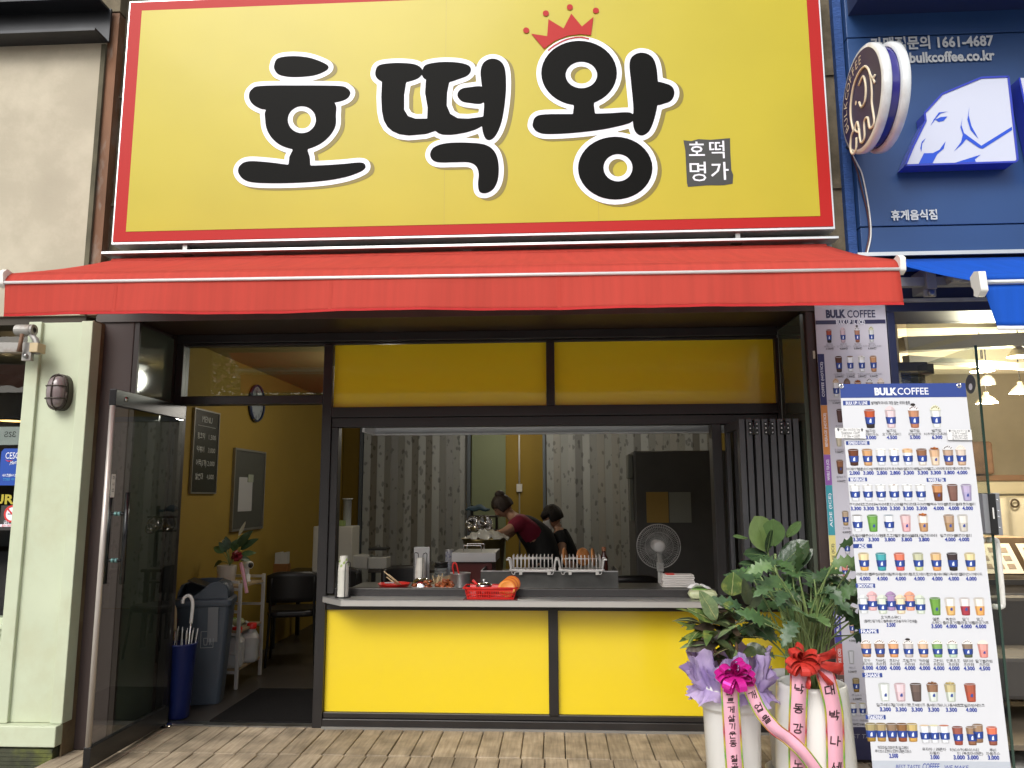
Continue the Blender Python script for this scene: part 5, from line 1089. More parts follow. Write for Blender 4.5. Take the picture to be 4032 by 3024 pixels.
for k, (a, b) in enumerate(pts):
    yy = py_+rnd.uniform(-.22,.16); T = at(a, b, yy); B = Vector((px_+rnd.uniform(-.05,.05), py_+rnd.uniform(-.05,.05), .62)); mid = (B+T)/2+Vector((-(T.x-B.x)*.18, 0, .05+.04*rnd.random()))
    MB().tube(catmull([tuple(B), tuple(mid), tuple(T)], 6, False), [.0055-.0025*i/12 for i in range(13)], STEM, 6).build('stem', ph)
    out = Vector((T.x-px_, -.12+rnd.uniform(-.15,.1), rnd.uniform(-.12,.22))); out.normalize(); out = (out+Vector((rnd.uniform(-.35,.35),0,rnd.uniform(-.3,.3)))).normalized()
    leaf(ph, T, out, Vector((rnd.uniform(-.3,.3),-.75,.65)), rnd.uniform(.13,.20), rnd.uniform(.08,.12), LPHI[rnd.choice((0,0,1,1,2))], rnd.uniform(.15,.55), 'lobed', .2)
for k in range(34):
    a = rnd.uniform(0,2*PI); r_ = rnd.uniform(.02,.2); T = Vector((px_+r_*1.3*math.cos(a), py_+r_*math.sin(a), rnd.uniform(.86,1.20))); B = Vector((px_+rnd.uniform(-.06,.06), py_+rnd.uniform(-.06,.06), .61))
    MB().tube(catmull([tuple(B), tuple((B+T)/2+Vector((0,0,.04))), tuple(T)], 5, False), .0045, STEM, 5).build('stem', ph)
    leaf(ph, T, Vector((math.cos(a),.6*math.sin(a),.5)), Vector((0,-.6,.8)), rnd.uniform(.10,.16), rnd.uniform(.09,.13), LPHI[rnd.choice((0,1,1))], .4, 'lobed', .2)
yb = py_-.205
bow(ph, at(3155,2600,yb-.01), RRB, .085, 12, 9)
rb2 = MB()
for d, w_ in ((Vector((.12,-.01,.035)), .05), (Vector((.14,-.02,-.035)), .055), (Vector((.085,-.03,-.10)), .022), (Vector((-.02,-.03,-.12)), .012)):
    c_ = at(3185,2600,yb-.012); s_ = d.cross(Vector((0,1,0))).normalized()*w_; rb2.grid(2, 6, lambda u, v: c_+d*v+s_*((u-.5)*(.15+v))+Vector((0,-.02*math.sin(v*5+u*4),0)), RRB)
rb2.build('bow_end', ph, solid=.001)
ribbon(ph, [V3(3148,2622,yb), V3(3146,2720,yb-.005), V3(3142,2820,yb), V3(3140,2920,yb-.005), V3(3142,3020,yb), V3(3146,3200,yb)], .084, '낙동강 노 태', .050, .10, .088, sd_)
ribbon(ph, [V3(3240,2625,yb), V3(3262,2700,yb-.005), V3(3282,2790,yb), V3(3288,2880,yb), V3(3290,2960,yb-.005), V3(3294,3200,yb)], .084, '대박나세요', .052, .105, .112, sd_)

# ---- rubber plant behind
rx, ry = 1.33, -.80
ru = thing('potted_rubber_plant', 'rubber plant with broad glossy leaves in a grey white pot behind the others', 'potted plant', (rx,ry,0))
MB().lathe([(0,.03),(.115,.03),(.13,.05),(.148,.52),(.152,.54),(.145,.545),(.14,.50)], (rx,ry,0), mat('off white pot', (.50,.49,.47), .4), 32).build('pot', ru)
MB().lathe([(0,.004),(.14,.004),(.165,.03),(.172,.034),(.165,.040),(.14,.014),(0,.012)], (rx,ry,0), mat('off white pot', (.50,.49,.47), .4), 32).build('saucer', ru)
MB().lathe([(0,.49),(.14,.48)], (rx,ry,0), SOIL, 20).build('soil', ru)
S1 = [tuple((rx-.03,ry,.48)), tuple(at(3095,2500,ry)), tuple(at(3060,2330,ry)), tuple(at(3040,2240,ry)), tuple(at(3020,2165,ry)), tuple(at(3015,2100,ry))]
MB().tube(catmull(S1, 4, False), [.013-.0004*i for i in range(21)], STEM, 8).build('stem', ru)
MB().tube(catmull([tuple((rx+.02,ry+.02,.48)), tuple(at(3110,2480,ry)), tuple(at(3066,2300,ry)), tuple(at(3052,2180,ry))], 4, False), .008, STEM, 8).build('stem', ru)
for b, t, wd, mi, nz, cu in (((3022,2168),(2972,2042),.165,0,(.35,-1,.2),-.02), ((3045,2150),(3045,2050),.120,2,(-.3,-1,.1),-.02), ((3020,2175),(3035,2090),.09,1,(.8,-.9,.1),0), ((3064,2240),(3170,2132),.135,1,(-.2,-.8,.7),.10), ((3085,2270),(3190,2165),.075,1,(-.3,-.9,.4),.1),
     ((2945,2120),(2892,2108),.045,2,(0,-.5,.9),.1), ((3095,2115),(3150,2058),.05,2,(.2,-1,.3),.05), ((3030,2195),(2945,2165),.10,1,(0,-.6,.8),.25), ((3050,2250),(2930,2200),.09,1,(0,-.5,.9),.2), ((3040,2300),(2960,2260),.09,1,(0,-.5,.9),.3), ((3110,2260),(3195,2240),.09,1,(0,-.5,.9),.3), ((3060,2330),(3000,2330),.08,1,(0,-.5,.9),.3), ((3080,2330),(3150,2310),.09,1,(0,-.6,.8),.3)):
    B, T = at(*b, ry-.02), at(*t, ry-.06); d = T-B; leaf(ru, B, d, Vector(nz), d.length*1.08, wd*1.1, LRUB[mi], cu, 'obovate', .10, mat('rubber midrib', (.16,.24,.08), .4))
# ------------------------------------------------------------------ inside the snack shop
# ceiling lamps (lit)
GLOW = mat('lamp glow', (1.0,.95,.85), .5, emit=7.0)
def ceiling_lamp(x, y, label, e):
    o = thing('ceiling_lamp', label, 'ceiling lamp', (x,y,2.83), 'round ceiling lamps in the snack shop')
    MB().lathe([(.13,0),(.13,-.03),(.12,-.035)], (x,y,2.829), CHROME, 28).build('ring', o)
    MB().lathe([(.118,-.03),(.11,-.06),(.07,-.085),(0,-.095)], (x,y,2.829), GLOW, 28).build('globe', o)
    L = bpy.data.lights.new('lamp_light', 'POINT'); L.energy = e; L.color = (1,.94,.84); L.shadow_soft_size = .12
    lo = bpy.data.objects.new('lamp_light', L); C.objects.link(lo); lo.location = (x,y,2.66); attach(lo, o)
ceiling_lamp(-1.55, 1.6, 'round lit ceiling lamp above the doorway aisle', 20)
ceiling_lamp(-.5, 4.3, 'round lit ceiling lamp above the rear of the kitchen', 15)
ceiling_lamp(1.2, 3.9, 'round lit ceiling lamp above the grey refrigerator', 8)

# back wall: folding doors with bamboo print, opening, switch
def bamboo(i):
    nm = 'bamboo print %d' % i
    if nm in MATS: return MATS[nm]
    base = ((.36,.375,.365),(.27,.265,.24),(.32,.33,.32),(.24,.245,.24))[i]
    m = bpy.data.materials.new(nm); MATS[nm] = m; m.use_nodes = True; n = m.node_tree.nodes; l = m.node_tree.links; p = n['Principled BSDF']; p.inputs['Roughness'].default_value = .6
    g = n.new('ShaderNodeNewGeometry'); mp = n.new('ShaderNodeMapping'); mp.inputs['Scale'].default_value = (1,.001,.55); mp.inputs['Rotation'].default_value = (0,.5,0); l.new(g.outputs['Position'], mp.inputs[0])
    vz = n.new('ShaderNodeTexVoronoi'); vz.inputs['Scale'].default_value = 15; l.new(mp.outputs[0], vz.inputs[0]); nz = n.new('ShaderNodeTexNoise'); nz.inputs['Scale'].default_value = 22; nz.inputs['Detail'].default_value = 5; l.new(mp.outputs[0], nz.inputs[0])
    a = n.new('ShaderNodeMath'); a.operation = 'ADD'; l.new(vz.outputs['Distance'], a.inputs[0]); l.new(nz.outputs[0], a.inputs[1])
    r_ = n.new('ShaderNodeMapRange'); r_.inputs[1].default_value = .70; r_.inputs[2].default_value = .82; r_.inputs[3].default_value = .52; r_.inputs[4].default_value = 1; l.new(a.outputs[0], r_.inputs[0])
    mx = n.new('ShaderNodeMix'); mx.data_type = 'RGBA'; mx.blend_type = 'MULTIPLY'; mx.inputs[0].default_value = 1; mx.inputs[6].default_value = (*base,1); l.new(r_.outputs[0], mx.inputs[7]); l.new(mx.outputs[2], p.inputs['Base Color']); return m
BY = BACKY-.10
GBLU = mat('grey blue frame', (.10,.12,.14), .5)
for px0, px1, lab, n in ((1430,1838,'grey bamboo print folding door at the left of the back opening',15), (2152,2850,'grey bamboo print folding door behind the refrigerator',24)):
    xa, xb = at(px0,1900,BY).x, at(px1,1900,BY).x; fd = thing('folding_door', lab, 'folding door', ((xa+xb)/2,BY,0)); w = (xb-xa)/n
    for i in range(n):
        z = .012*(1 if i % 2 else -1); sl = MB(); sl.add([(xa+i*w+.001,BY+z,.02),(xa+(i+1)*w-.001,BY-z,.02),(xa+(i+1)*w-.001,BY-z,2.62),(xa+i*w+.001,BY+z,2.62)], [(0,1,2,3)], bamboo((0,1,0,2,3,0,2,1)[i % 8])); sl.build('slat', fd, solid=.008)
    for x in (xa-.05, xb+.01): MB().box(x, x+.04, BY-.05, BY+.05, .0, 2.70, GBLU).build('jamb', fd)
    MB().box(xa-.05, xb+.05, BY-.04, BY+.04, 2.63, 2.70, GBLU).build('track', fd)
xa, xb = at(1856,1900,BY).x, at(1990,1900,BY).x
structure(MB().box(xa, xb, BY+.04, BY+.06, .0, 2.62, mat('pale green passage wall', (.20,.23,.13), .7)).build('interior_wall_passage'))
sw = thing('wall_switch', 'white wall switch with surface conduit on the yellow back wall', 'switch', (-.3,BACKY,1.7)); p = at(2045,1920,BACKY-.02)
MB().box(p.x-.04, p.x+.04, BACKY-.04, BACKY, p.z-.06, p.z+.05, WHITEPL).build('box', sw, bevel=.006); MB().tube([(p.x,BACKY-.012,p.z+.05),(p.x,BACKY-.012,2.80)], .012, WHITEPL, 8).build('conduit', sw); MB().tube([(p.x,BACKY-.012,.6),(p.x,BACKY-.012,p.z-.06)], .010, mat('grey conduit', (.25,.24,.2), .6), 8).build('conduit', sw)
# refrigerator with papers
fx = at(2495,1775,2.35).x
rf = thing('refrigerator', 'tall dark grey refrigerator with two paper sheets at the right of the kitchen', 'refrigerator', (1.3,2.7,0)); RG = mat('dark grey enamel', (.085,.083,.080), .5, 0, .4, var=.1)
MB().box(fx, 2.2, 2.37, 3.05, .05, at(2495,1775,2.35).z, RG).build('body', rf, bevel=.01); MB().box(fx+.01, 2.2, 2.34, 2.368, .08, at(2495,1775,2.35).z-.01, RG).build('door', rf, bevel=.008)
for a, b, c, d, m in ((2547,2630,1937,2058,mat('yellow paper', (.42,.27,.07), .7)), (2637,2719,1938,2058,mat('grey paper', (.27,.28,.25), .7))): p0, p1 = at(a,d,2.335), at(b,c,2.335); MB().box(p0.x,p1.x,2.331,2.3335,p0.z,p1.z,m).build('paper_sheet', rf)
p0, p1 = at(2470,1885,2.5), at(2500,1790,2.5); hd = thing('wall_dispenser', 'pale grey boxy dispenser mounted beside the refrigerator', 'dispenser', ((p0.x+p1.x)/2,2.5,p0.z))
MB().box(p0.x, fx-.002, 2.42, 2.62, p0.z, p1.z, mat('pale grey enamel', (.17,.18,.16), .5)).build('body', hd, bevel=.01); MB().box(p0.x+.02, fx-.004, 2.45, 2.55, p0.z-.42, p0.z-.002, mat('pale grey enamel', (.17,.18,.16), .5)).build('duct', hd)
# exhaust hood
hx0, hx1 = -1.41, 1.30
ho = thing('exhaust_hood', 'stainless exhaust hood along the top of the serving window', 'hood', (0,.4,2.1))
HS = mat('satin steel hood', (.72,.75,.78), .35, .15, .5, var=.06, stretch=(1,8,8))
mb = MB(); mb.box(hx0,hx1,.43,.45,2.018,2.12,HS); mb.box(hx0,hx0+.02,.10,.428,2.018,2.12,HS); mb.box(hx1-.02,hx1,.10,.428,2.018,2.12,HS); mb.box(hx0,hx1,.08,.098,2.05,2.12,HS); mb.build('skirt', ho)
MB().box(hx0+.021,hx1-.021,.43-.03,.428,2.018,2.03,HS).build('lip', ho)
MB().box(hx0+.021,hx1-.021,.10,.428,2.10,2.115,STEELD).build('filter_panel', ho); MB().box(hx0,hx1,.08,.45,2.122,2.34,HS).build('body', ho)

# left wall pieces
WX = -3.02
def wrect(px0, py0, px1, py1): a, b = atx(px0,py0,WX), atx(px1,py1,WX); return a.y, b.y, b.z, a.z
bd = thing('menu_board', 'narrow black menu board with white prices on the ochre wall', 'menu board', (WX,.6,1.9)); y0, y1 = atx(756,1700,WX).y, atx(852,1700,WX).y; z1, z0 = atx(770,1612,WX).z, atx(745,1938,WX).z
MB().box(WX+.002, WX+.018, y0, y1, z0, z1, mat('menu black', (.012,.014,.012), .25)).build('panel', bd)
fm = MB(); AF = mat('aluminium frame', (.30,.29,.26), .35, .8)
for a in (z0-.012, z1): fm.box(WX+.002, WX+.024, y0-.012, y1+.012, a, a+.012, AF)
for a in (y0-.012, y1): fm.box(WX+.002, WX+.024, a, a+.012, z0+.001, z1-.001, AF)
fm.build('frame', bd); tx = MB(); U_, V_ = (0,1,0), (0,0,1); MW = mat('menu white', (.45,.46,.42), .6); yc = (y0+y1)/2; hh = z1-z0
text(tx, 'MENU', (WX+.020,yc,z1-.10*hh), U_, V_, .075, MW, w=(y1-y0)*.42, bold=0); tx.box(WX+.019,WX+.020,y0+.06,y1-.06,z1-.19*hh,z1-.185*hh,MW)
for i, (a, b) in enumerate((('왕호떡','1,500'),('떡볶이','3,000'),('어묵(3개)','2,000'),('찰순대','4,000'))):
    zz = z1-(.31+.165*i)*hh; text(tx, a, (WX+.020,y0+.06,zz), U_, V_, .062, MW, w=(y1-y0)*(.30 if i != 2 else .42), align='L'); text(tx, b, (WX+.020,y1-.05,zz), U_, V_, .058, MW, w=(y1-y0)*.30, align='R', bold=0)
to = tx.build('lettering', bd); to['kind'] = 'stuff'
ck = thing('wall_clock', 'round wall clock with blue rim on the ochre wall near the ceiling', 'clock', (WX,1.9,2.4)); c_ = atx(1003,1588,WX); MXp = Matrix.Rotation(PI/2,3,'Y'); c_ = Vector((WX,c_.y,c_.z))
MB().lathe([(.175,.0),(.185,.012),(.19,.03),(.18,.042),(.17,.036)], c_, mat('blue clock rim', (.03,.045,.10), .25), 40, MXp).build('rim', ck); MB().lathe([(0,.02),(.172,.02)], c_, mat('clock face', (.30,.34,.36), .3), 40, MXp, False).build('face', ck)
tx = MB()
for k in range(12): a = R(90-30*(k+1)); text(tx, str(k+1), c_+Vector((.0225,.135*math.cos(a)*1,.135*math.sin(a))), U_, V_, .055, PNAVY, bold=0.01)
to = tx.build('numerals', ck); to['kind'] = 'stuff'
MB().bar(c_+Vector((.026,0,0)), c_+Vector((.026,.06,.05)), .010, .003, PBLK, up=(1,0,0)).build('hand', ck); MB().bar(c_+Vector((.028,0,0)), c_+Vector((.028,-.03,.12)), .007, .003, PBLK, up=(1,0,0)).build('hand', ck)
nb_ = thing('notice_board', 'grey magnetic notice board with metal frame on the ochre wall', 'notice board', (WX,1.7,1.6)); y0, y1 = atx(920,1775,WX).y, atx(1036,1775,WX).y; z1, z0 = atx(925,1772,WX).z, atx(908,2085,WX).z
MB().box(WX+.002, WX+.014, y0, y1, z0, z1, mat('board grey green', (.055,.058,.048), .4)).build('panel', nb_); fm = MB()
for a in (z0-.02, z1): fm.box(WX+.002, WX+.028, y0-.02, y1+.02, a, a+.02, AF)
for a in (y0-.02, y1): fm.box(WX+.002, WX+.028, a, a+.02, z0+.001, z1-.001, AF)
fm.build('frame', nb_); yp = y0+.12; MB().box(WX+.015, WX+.017, yp, yp+.33, z1-.78*(z1-z0), z1-.34*(z1-z0), mat('pinned paper', (.40,.40,.40), .7)).build('pinned_paper', nb_); MB().box(WX+.018, WX+.024, yp+.20, yp+.33, z1-.40*(z1-z0), z1-.30*(z1-z0), mat('pinned card', (.30,.33,.25), .6)).build('card', nb_)

# entrance mat
em = mat('black coil mat', (.012,.011,.011), .95, 0, .1, bump=1.0, bscale=260, var=.4, vscale=200)
tag(MB().box(-2.42, -1.70, .045, .96, -.003, .016, em).build('door_mat', bevel=.004), 'black coil door mat inside the doorway', 'mat')
MB().box(-2.71, -2.43, -.03, .04, .0065, .010, STEELD).build('sill_plate', sf)

# trash bin
bc = Vector((-2.74,.60,0)); rotb = Matrix.Rotation(R(14),3,'Z')
def ring(w, d, z, r_=.04, n=5):
    out = []
    for sx, sy, a0 in ((1,1,0),(-1,1,90),(-1,-1,180),(1,-1,270)):
        for k in range(n): a = R(a0+90*k/(n-1)); out.append(bc+rotb @ Vector((sx*(w/2-r_)+r_*math.cos(a), sy*(d/2-r_)+r_*math.sin(a), z)))
    return out
def loft(rings, m, smooth=False, cap=(True,True)):
    mb = MB(); n = len(rings[0]); vs = [v for r_ in rings for v in r_]; fs = [(i*n+j, i*n+(j+1)%n, (i+1)*n+(j+1)%n, (i+1)*n+j) for i in range(len(rings)-1) for j in range(n)]
    if cap[0]: fs.append(tuple(range(n-1,-1,-1)))
    if cap[1]: fs.append(tuple(range((len(rings)-1)*n, len(rings)*n)))
    return mb.add(vs, fs, m, smooth)
BIN = mat('slate grey bin plastic', (.062,.078,.098), .42, 0, .5, var=.08)
tb = thing('trash_bin', 'tall slate grey swing lid trash bin just inside the doorway', 'trash bin', bc)
loft([ring(.31,.23,.0), ring(.315,.235,.03), ring(.40,.30,.70), ring(.405,.305,.72)], BIN).build('body', tb)
loft([ring(.425,.325,.722), ring(.43,.33,.74), ring(.43,.33,.765), ring(.40,.30,.78)], BIN).build('rim', tb, bevel=.004)
for s_ in (-1, 1):
    pr_ = [(-.185,.0),(.185,.0),(.18,.05),(.16,.10),(.10,.125),(0,.13),(-.10,.125),(-.16,.10),(-.18,.05)] if s_ > 0 else [(-.185,.0),(.185,.0),(.18,.05),(.16,.10),(.11,.125),(.05,.115),(-.02,.05),(-.07,.018),(-.18,.012)]; o_ = bc+rotb @ Vector((0,s_*.135-.006,.781)); MB().prism(pr_, o_, rotb @ Vector((1,0,0)), (0,0,1), rotb @ Vector((0,.014,0)), BIN).build('lid_side', tb, bevel=.003)
pts = [(.185,.0),(.18,.05),(.16,.10),(.10,.123)]
for sgn in (1,-1):
    vs = []
    for x, z in pts:
        for yy in (-.128,.128): vs.append(bc+rotb @ Vector((sgn*x,yy,.781+z)))
    MB().add(vs, [(2*i,2*i+1,2*i+3,2*i+2) for i in range(3)], BIN, True).build('lid_cover', tb, solid=.006)
fl = MB(); fl.add([bc+rotb @ Vector(v) for v in ((-.12,-.12,.915),(-.12,.12,.915),(.06,.12,.85),(.06,-.12,.85))], [(0,1,2,3)], mat('black flap', (.012,.013,.015), .4)); fl.build('flap', tb, solid=.008)
mb = MB(); c0 = bc+rotb @ Vector((.05,-.1475,.48)); u0 = rotb @ Vector((1,0,0)); v0 = (rotb @ Vector((0,-.048,1))).normalized(); GP = mat('grey pictogram', (.28,.30,.30), .6)
for a, b in (((-.045,-.06),(.045,-.06)),((.045,-.06),(.045,.06)),((.045,.06),(-.045,.06)),((-.045,.06),(-.045,-.06)),((-.02,-.04),(-.025,.01)),((-.025,.01),(.005,.01)),((.005,.01),(.0,-.04)),((.0,-.04),(-.02,-.04)),((.02,-.04),(.02,.02)),((.02,.02),(.032,-.04))):
    A, B = c0+u0*a[0]+v0*a[1], c0+u0*b[0]+v0*b[1]; off = rotb @ Vector((0,-.004,0)); mb.bar(A+off, B+off, .004, .001, GP, up=rotb @ Vector((0,1,0)))
to = mb.build('pictogram', tb); to['kind'] = 'stuff'
vin = glass('clear vinyl', (.86,.88,.88), .12); mb = MB(); mb.grid(8, 8, lambda u, v: bc+rotb @ Vector((-.22+.20*u, -.19-.012*math.sin(u*9+v*4), .74-.32*v+.05*u*v)), vin); mb.build('hanging_vinyl', tb)
mb = MB(); mb.grid(3, 8, lambda u, v: bc+rotb @ Vector((.05+.075*u, -.172+.022*v, .72-.26*v)), mat('grey tape strip', (.16,.17,.18), .4)); mb.build('tape_strip', tb)
# umbrella stand and umbrellas
uc = Vector((-2.70,.15,.0))
us = thing('umbrella_stand', 'tall blue plastic umbrella bin behind the open door', 'umbrella stand', uc); UB = mat('blue plastic', (.012,.022,.12), .35)
MB().lathe([(0,.004),(.072,.004),(.078,.01),(.105,.50),(.112,.505),(.112,.515),(.100,.515),(.074,.02)], uc, UB, 28).build('bin', us)
MB().grid(10, 10, lambda u, v: uc+Vector((.115*math.cos(PI*1.05+u*1.6), .115*math.sin(PI*1.05+u*1.6), .50-.40*v+.01*math.sin(u*14))), vin).build('vinyl_liner', us)
def umbrella(x, y, lean, hcol, label, h):
    o = thing('umbrella', label, 'umbrella', (x,y,.05)); d = Vector(lean).normalized(); b = Vector((x,y,.03)); top = b+d*h
    MB().tube([b, top], .005, CHROME, 8).build('shaft', o)
    hp = [top-d*.12, top, top+d*.05+Vector((-.012,0,0)), top+d*.075+Vector((-.04,0,0)), top+d*.055+Vector((-.072,0,0)), top+d*.02+Vector((-.078,0,0))]; MB().tube(catmull([tuple(q_) for q_ in hp], 5, False), .012, hcol, 10).build('handle', o)
    mb = MB(); clr = glass('umbrella clear plastic', (.80,.80,.76), .15); mb.lathe([(.012,0),(.022,.15),(.038,.35),(.055,.50)], b+Vector((0,0,.06)), clr, 12, d.to_track_quat('Z','Y').to_matrix()); mb.build('furled_canopy', o)
    mb = MB()
    for k in range(8): a = 2*PI*k/8; e = b+d*.56+Vector((.055*math.cos(a),.055*math.sin(a),0)); mb.tube([b+d*.1+Vector((.012*math.cos(a),.012*math.sin(a),0)), e, e+d*.02], .0025, WHITEPL, 5)
    mb.build('ribs', o)
umbrella(-2.67,.15, (.05,.0,1), WHITEPL, 'clear umbrella with white crook handle in the blue bin', .74)
umbrella(-2.75,.18, (-.06,.05,1), mat('beige handle', (.40,.30,.16), .5), 'clear umbrella with beige crook handle in the blue bin', .68)
# trolley shelf
sx0, sx1, sy0, sy1, sz = -2.99, -2.62, .97, 1.48, .87
tr = thing('shelf_trolley', 'white metal shelf rack with wooden shelves beside the trash bin', 'shelf', (-2.8,1.2,0)); WM = mat('white painted steel', (.50,.49,.46), .45); PINE = mat('pale pine board', (.36,.27,.16), .6, var=.12, stretch=(8,1,1))
for x in (sx0, sx1):
    for y in (sy0, sy1): MB().box(x-.013, x+.013, y-.013, y+.013, .0, sz if x < -2.8 or y > 1.2 else sz-.03, WM).build('leg', tr, bevel=.002)
for z in (.14, .29, .44, .62, .80, .86):
    if z not in (.14,.44,.80,.86,.29,.62): continue
    for y in (sy0, sy1): MB().box(sx0+.0135, sx1-.0135, y-.010, y+.010, z-.02, z, WM).build('rail', tr)
for z in (.14, .44, .80): MB().box(sx0+.012, sx1+.002, sy0+.012, sy1-.012, z+.001, z+.018, PINE).build('wooden_shelf', tr)
# peace lily
pc = Vector((-2.80,1.10,.819))
pl = thing('peace_lily', 'peace lily in a small white pot on the shelf rack', 'potted plant', pc)
MB().lathe([(0,0),(.062,0),(.068,.01),(.082,.15),(.080,.155),(.072,.15)], pc, mat('cream pot', (.55,.50,.42), .5), 28).build('pot', pl); MB().lathe([(0,.14),(.074,.138)], pc, SOIL, 18).build('soil', pl)
rnd = random.Random(21)
for b, t, wd in (((905,2200),(975,2095),.07), ((925,2160),(1000,2120),.06), ((900,2190),(845,2150),.06), ((910,2205),(985,2200),.05), ((895,2210),(835,2225),.045), ((905,2190),(890,2120),.06), ((905,2195),(930,2130),.07), ((900,2190),(870,2140),.055), ((910,2195),(945,2180),.05), ((915,2190),(1000,2170),.05)):
    B, T = at(905,2225,1.10), at(*t, 1.10+rnd.uniform(-.08,.08)); m_ = B.lerp(T,.45)+Vector((0,0,.03)); MB().tube(catmull([tuple(B),tuple((B+m_)/2+Vector((0,0,.01))),tuple(m_)],4,False), .003, STEM, 5).build('stem', pl); leaf(pl, m_, T-m_, Vector((.2,-.8,.6)), (T-m_).length*1.15, wd*1.15, LPHI[rnd.choice((0,1,1))], .3, 'oval', .2)
for b, t in (((940,2110),(968,2052)), ((880,2140),(882,2122))):
    B, T = at(*b, 1.08), at(*t, 1.06); MB().tube([at(905,2225,1.10), B.lerp(at(905,2225,1.1),.5)+Vector((.01,0,0)), B], .003, STEM, 5).build('stem', pl); leaf(pl, B, T-B, Vector((.3,-1,.2)), (T-B).length, .028, mat('cream spathe', (.52,.50,.36), .5), .0, 'oval', .3)
bow(pl, at(935,2190,1.0), mat('dark red satin', (.20,.01,.02), .35), .05, 7, 3); ribbon(pl, [V3(948,2215,.96), V3(958,2260,.95), V3(972,2335,.95)], .035, '', .02, sides=(Vector((1,0,.3)),Vector((.8,.3,.2))))
# small camera, wipes, jugs
wc = thing('mini_camera', 'small white desktop camera on the shelf rack', 'camera', (-2.68,1.30,.819)); c_ = Vector((-2.70,1.28,.819)); MB().lathe([(0,0),(.040,0),(.040,.012),(.034,.016),(.034,.06),(.022,.07)], c_, WHITEPL, 20).build('base', wc); MB().box(c_.x-.02,c_.x+.02,c_.y-.02,c_.y+.02,c_.z+.06,c_.z+.13,WHITEPL).build('neck', wc, bevel=.008); mb = MB(); mb.tube([c_+Vector((-.035,.02,.145)), c_+Vector((.045,-.03,.145))], .032, WHITEPL, 16); mb.tube([c_+Vector((.045,-.03,.145)), c_+Vector((.05,-.033,.145))], .024, BLACKPL, 16); mb.build('head', wc)
def wipes(name, label, c, w, d, h, rz, flap):
    o = thing(name, label, 'wipes', c); M = Matrix.Rotation(rz,3,'Z'); mb = MB(); c = Vector(c)
    def fn(u, v):
        a = 2*PI*v; x = (u-.5)*w; k = (1-abs(u-.5)*2); t_ = min(1, k*5)**.5; return c+M @ Vector((x, d/2*math.copysign(abs(math.cos(a))**.6, math.cos(a))*(.75+.25*t_), h/2+h/2*math.copysign(abs(math.sin(a))**.7, math.sin(a))*t_))
    mb.grid(14, 16, fn, mat('pale green wipes pack', (.42,.46,.27), .35, var=.12, vscale=12)); mb.build('pack', o); MB().obox(c+M @ Vector((-.02,0,h+.002)), (w*.5,d*.45,.004), M, mat('leaf green flap', (.20,.42,.08), .4)).build('flap', o)
    if flap: MB().grid(8, 5, lambda u, v: c+M @ Vector((-.02+.12*(u-.5)+.02*math.sin(v*5), .04*(v-.5), h+.006+.035*math.sin(PI*u)*(.6+.4*math.sin(v*7+u*5)))), mat('white tissue', (.66,.66,.65), .8)).build('tissue', o)
    return o
wipes('wipes_pack', 'green wet wipes pack on the middle shelf of the rack', (-2.78,1.22,.459), .20, .11, .06, .3, False)
def jug(x, y, z, cap, label):
    o = thing('water_jug', label, 'jug', (x,y,z), 'plastic jugs on the rack'); J = mat('cloudy plastic', (.60,.61,.59), .3, 0, .5, trans=.25)
    global bc, rotb; sb, sr = bc, rotb; bc, rotb = Vector((x,y,z)), Matrix.Rotation(.25,3,'Z')
    loft([ring(.13,.13,.0,.03), ring(.145,.145,.02,.03), ring(.145,.145,.165,.03), ring(.11,.11,.20,.03), ring(.06,.06,.215,.025)], J, False).build('body', o, bevel=.006); bc, rotb = sb, sr
    MB().lathe([(.028,.20),(.028,.235)], (x+.035,y-.02,z), J, 16).build('neck', o); MB().lathe([(.033,.225),(.033,.258),(.030,.262),(0,.262)], (x+.035,y-.02,z), cap, 18).build('cap', o)
    MB().tube(catmull([(x-.055,y+.02,z+.19),(x-.06,y+.02,z+.235),(x-.03,y+.01,z+.262),(x+.0,y,z+.25),(x+.01,y,z+.205)],4,False), .012, J, 8).build('handle', o); o.scale = (1.22,1.22,1.22)
jug(-2.70,1.06,.160, REDPL, 'red capped jug at the front of the bottom shelf'); jug(-2.66,1.27,.160, REDPL, 'red capped jug towards the back of the bottom shelf'); jug(-2.86,1.13,.160, mat('blue cap', (.02,.06,.30), .4), 'blue capped jug on the bottom shelf')

# tables and chairs at the rear left
CHB = mat('black vinyl seat', (.012,.011,.011), .4); CHM = mat('black chair tube', (.010,.010,.010), .35)
def chair(label, x, y, rz):
    o = thing('chair', label, 'chair', (0,0,0), 'black padded chairs')
    global bc, rotb; sb, sr = bc, rotb; bc, rotb = Vector((0,0,0)), Matrix.Identity(3)
    loft([ring(.44,.42,.44,.10), ring(.46,.44,.46,.10), ring(.46,.44,.49,.10), ring(.42,.40,.505,.10)], CHB, False).build('seat', o, bevel=.008); bc, rotb = sb, sr
    MB().grid(12, 6, lambda u, v: (-.23+.46*u, .20+.05*(2*u-1)**2*-1+.03*v+.03, .58+.28*v*(1-.12*(2*u-1)**4)), CHB).build('backrest', o, solid=.035)
    for sx in (-1,1):
        MB().tube([(sx*.19,-.18,.45),(sx*.22,-.22,0)], .012, CHM, 8).build('leg', o); MB().tube(catmull([(sx*.22,.22,0),(sx*.20,.20,.45),(sx*.19,.235,.80)],4,False), .012, CHM, 8).build('leg', o)
    o.location = (x,y,0); o.rotation_euler = (0,0,rz); return o
chair('black padded chair beside the white shelf rack', -2.52, 2.02, R(195)); chair('black padded chair half hidden behind the door post', -2.08, 2.55, R(160)); chair('black padded chair seen below the water dispenser table', -1.45, 2.2, R(20)); chair('black padded chair below the fan at the right', .62, 1.75, R(190))
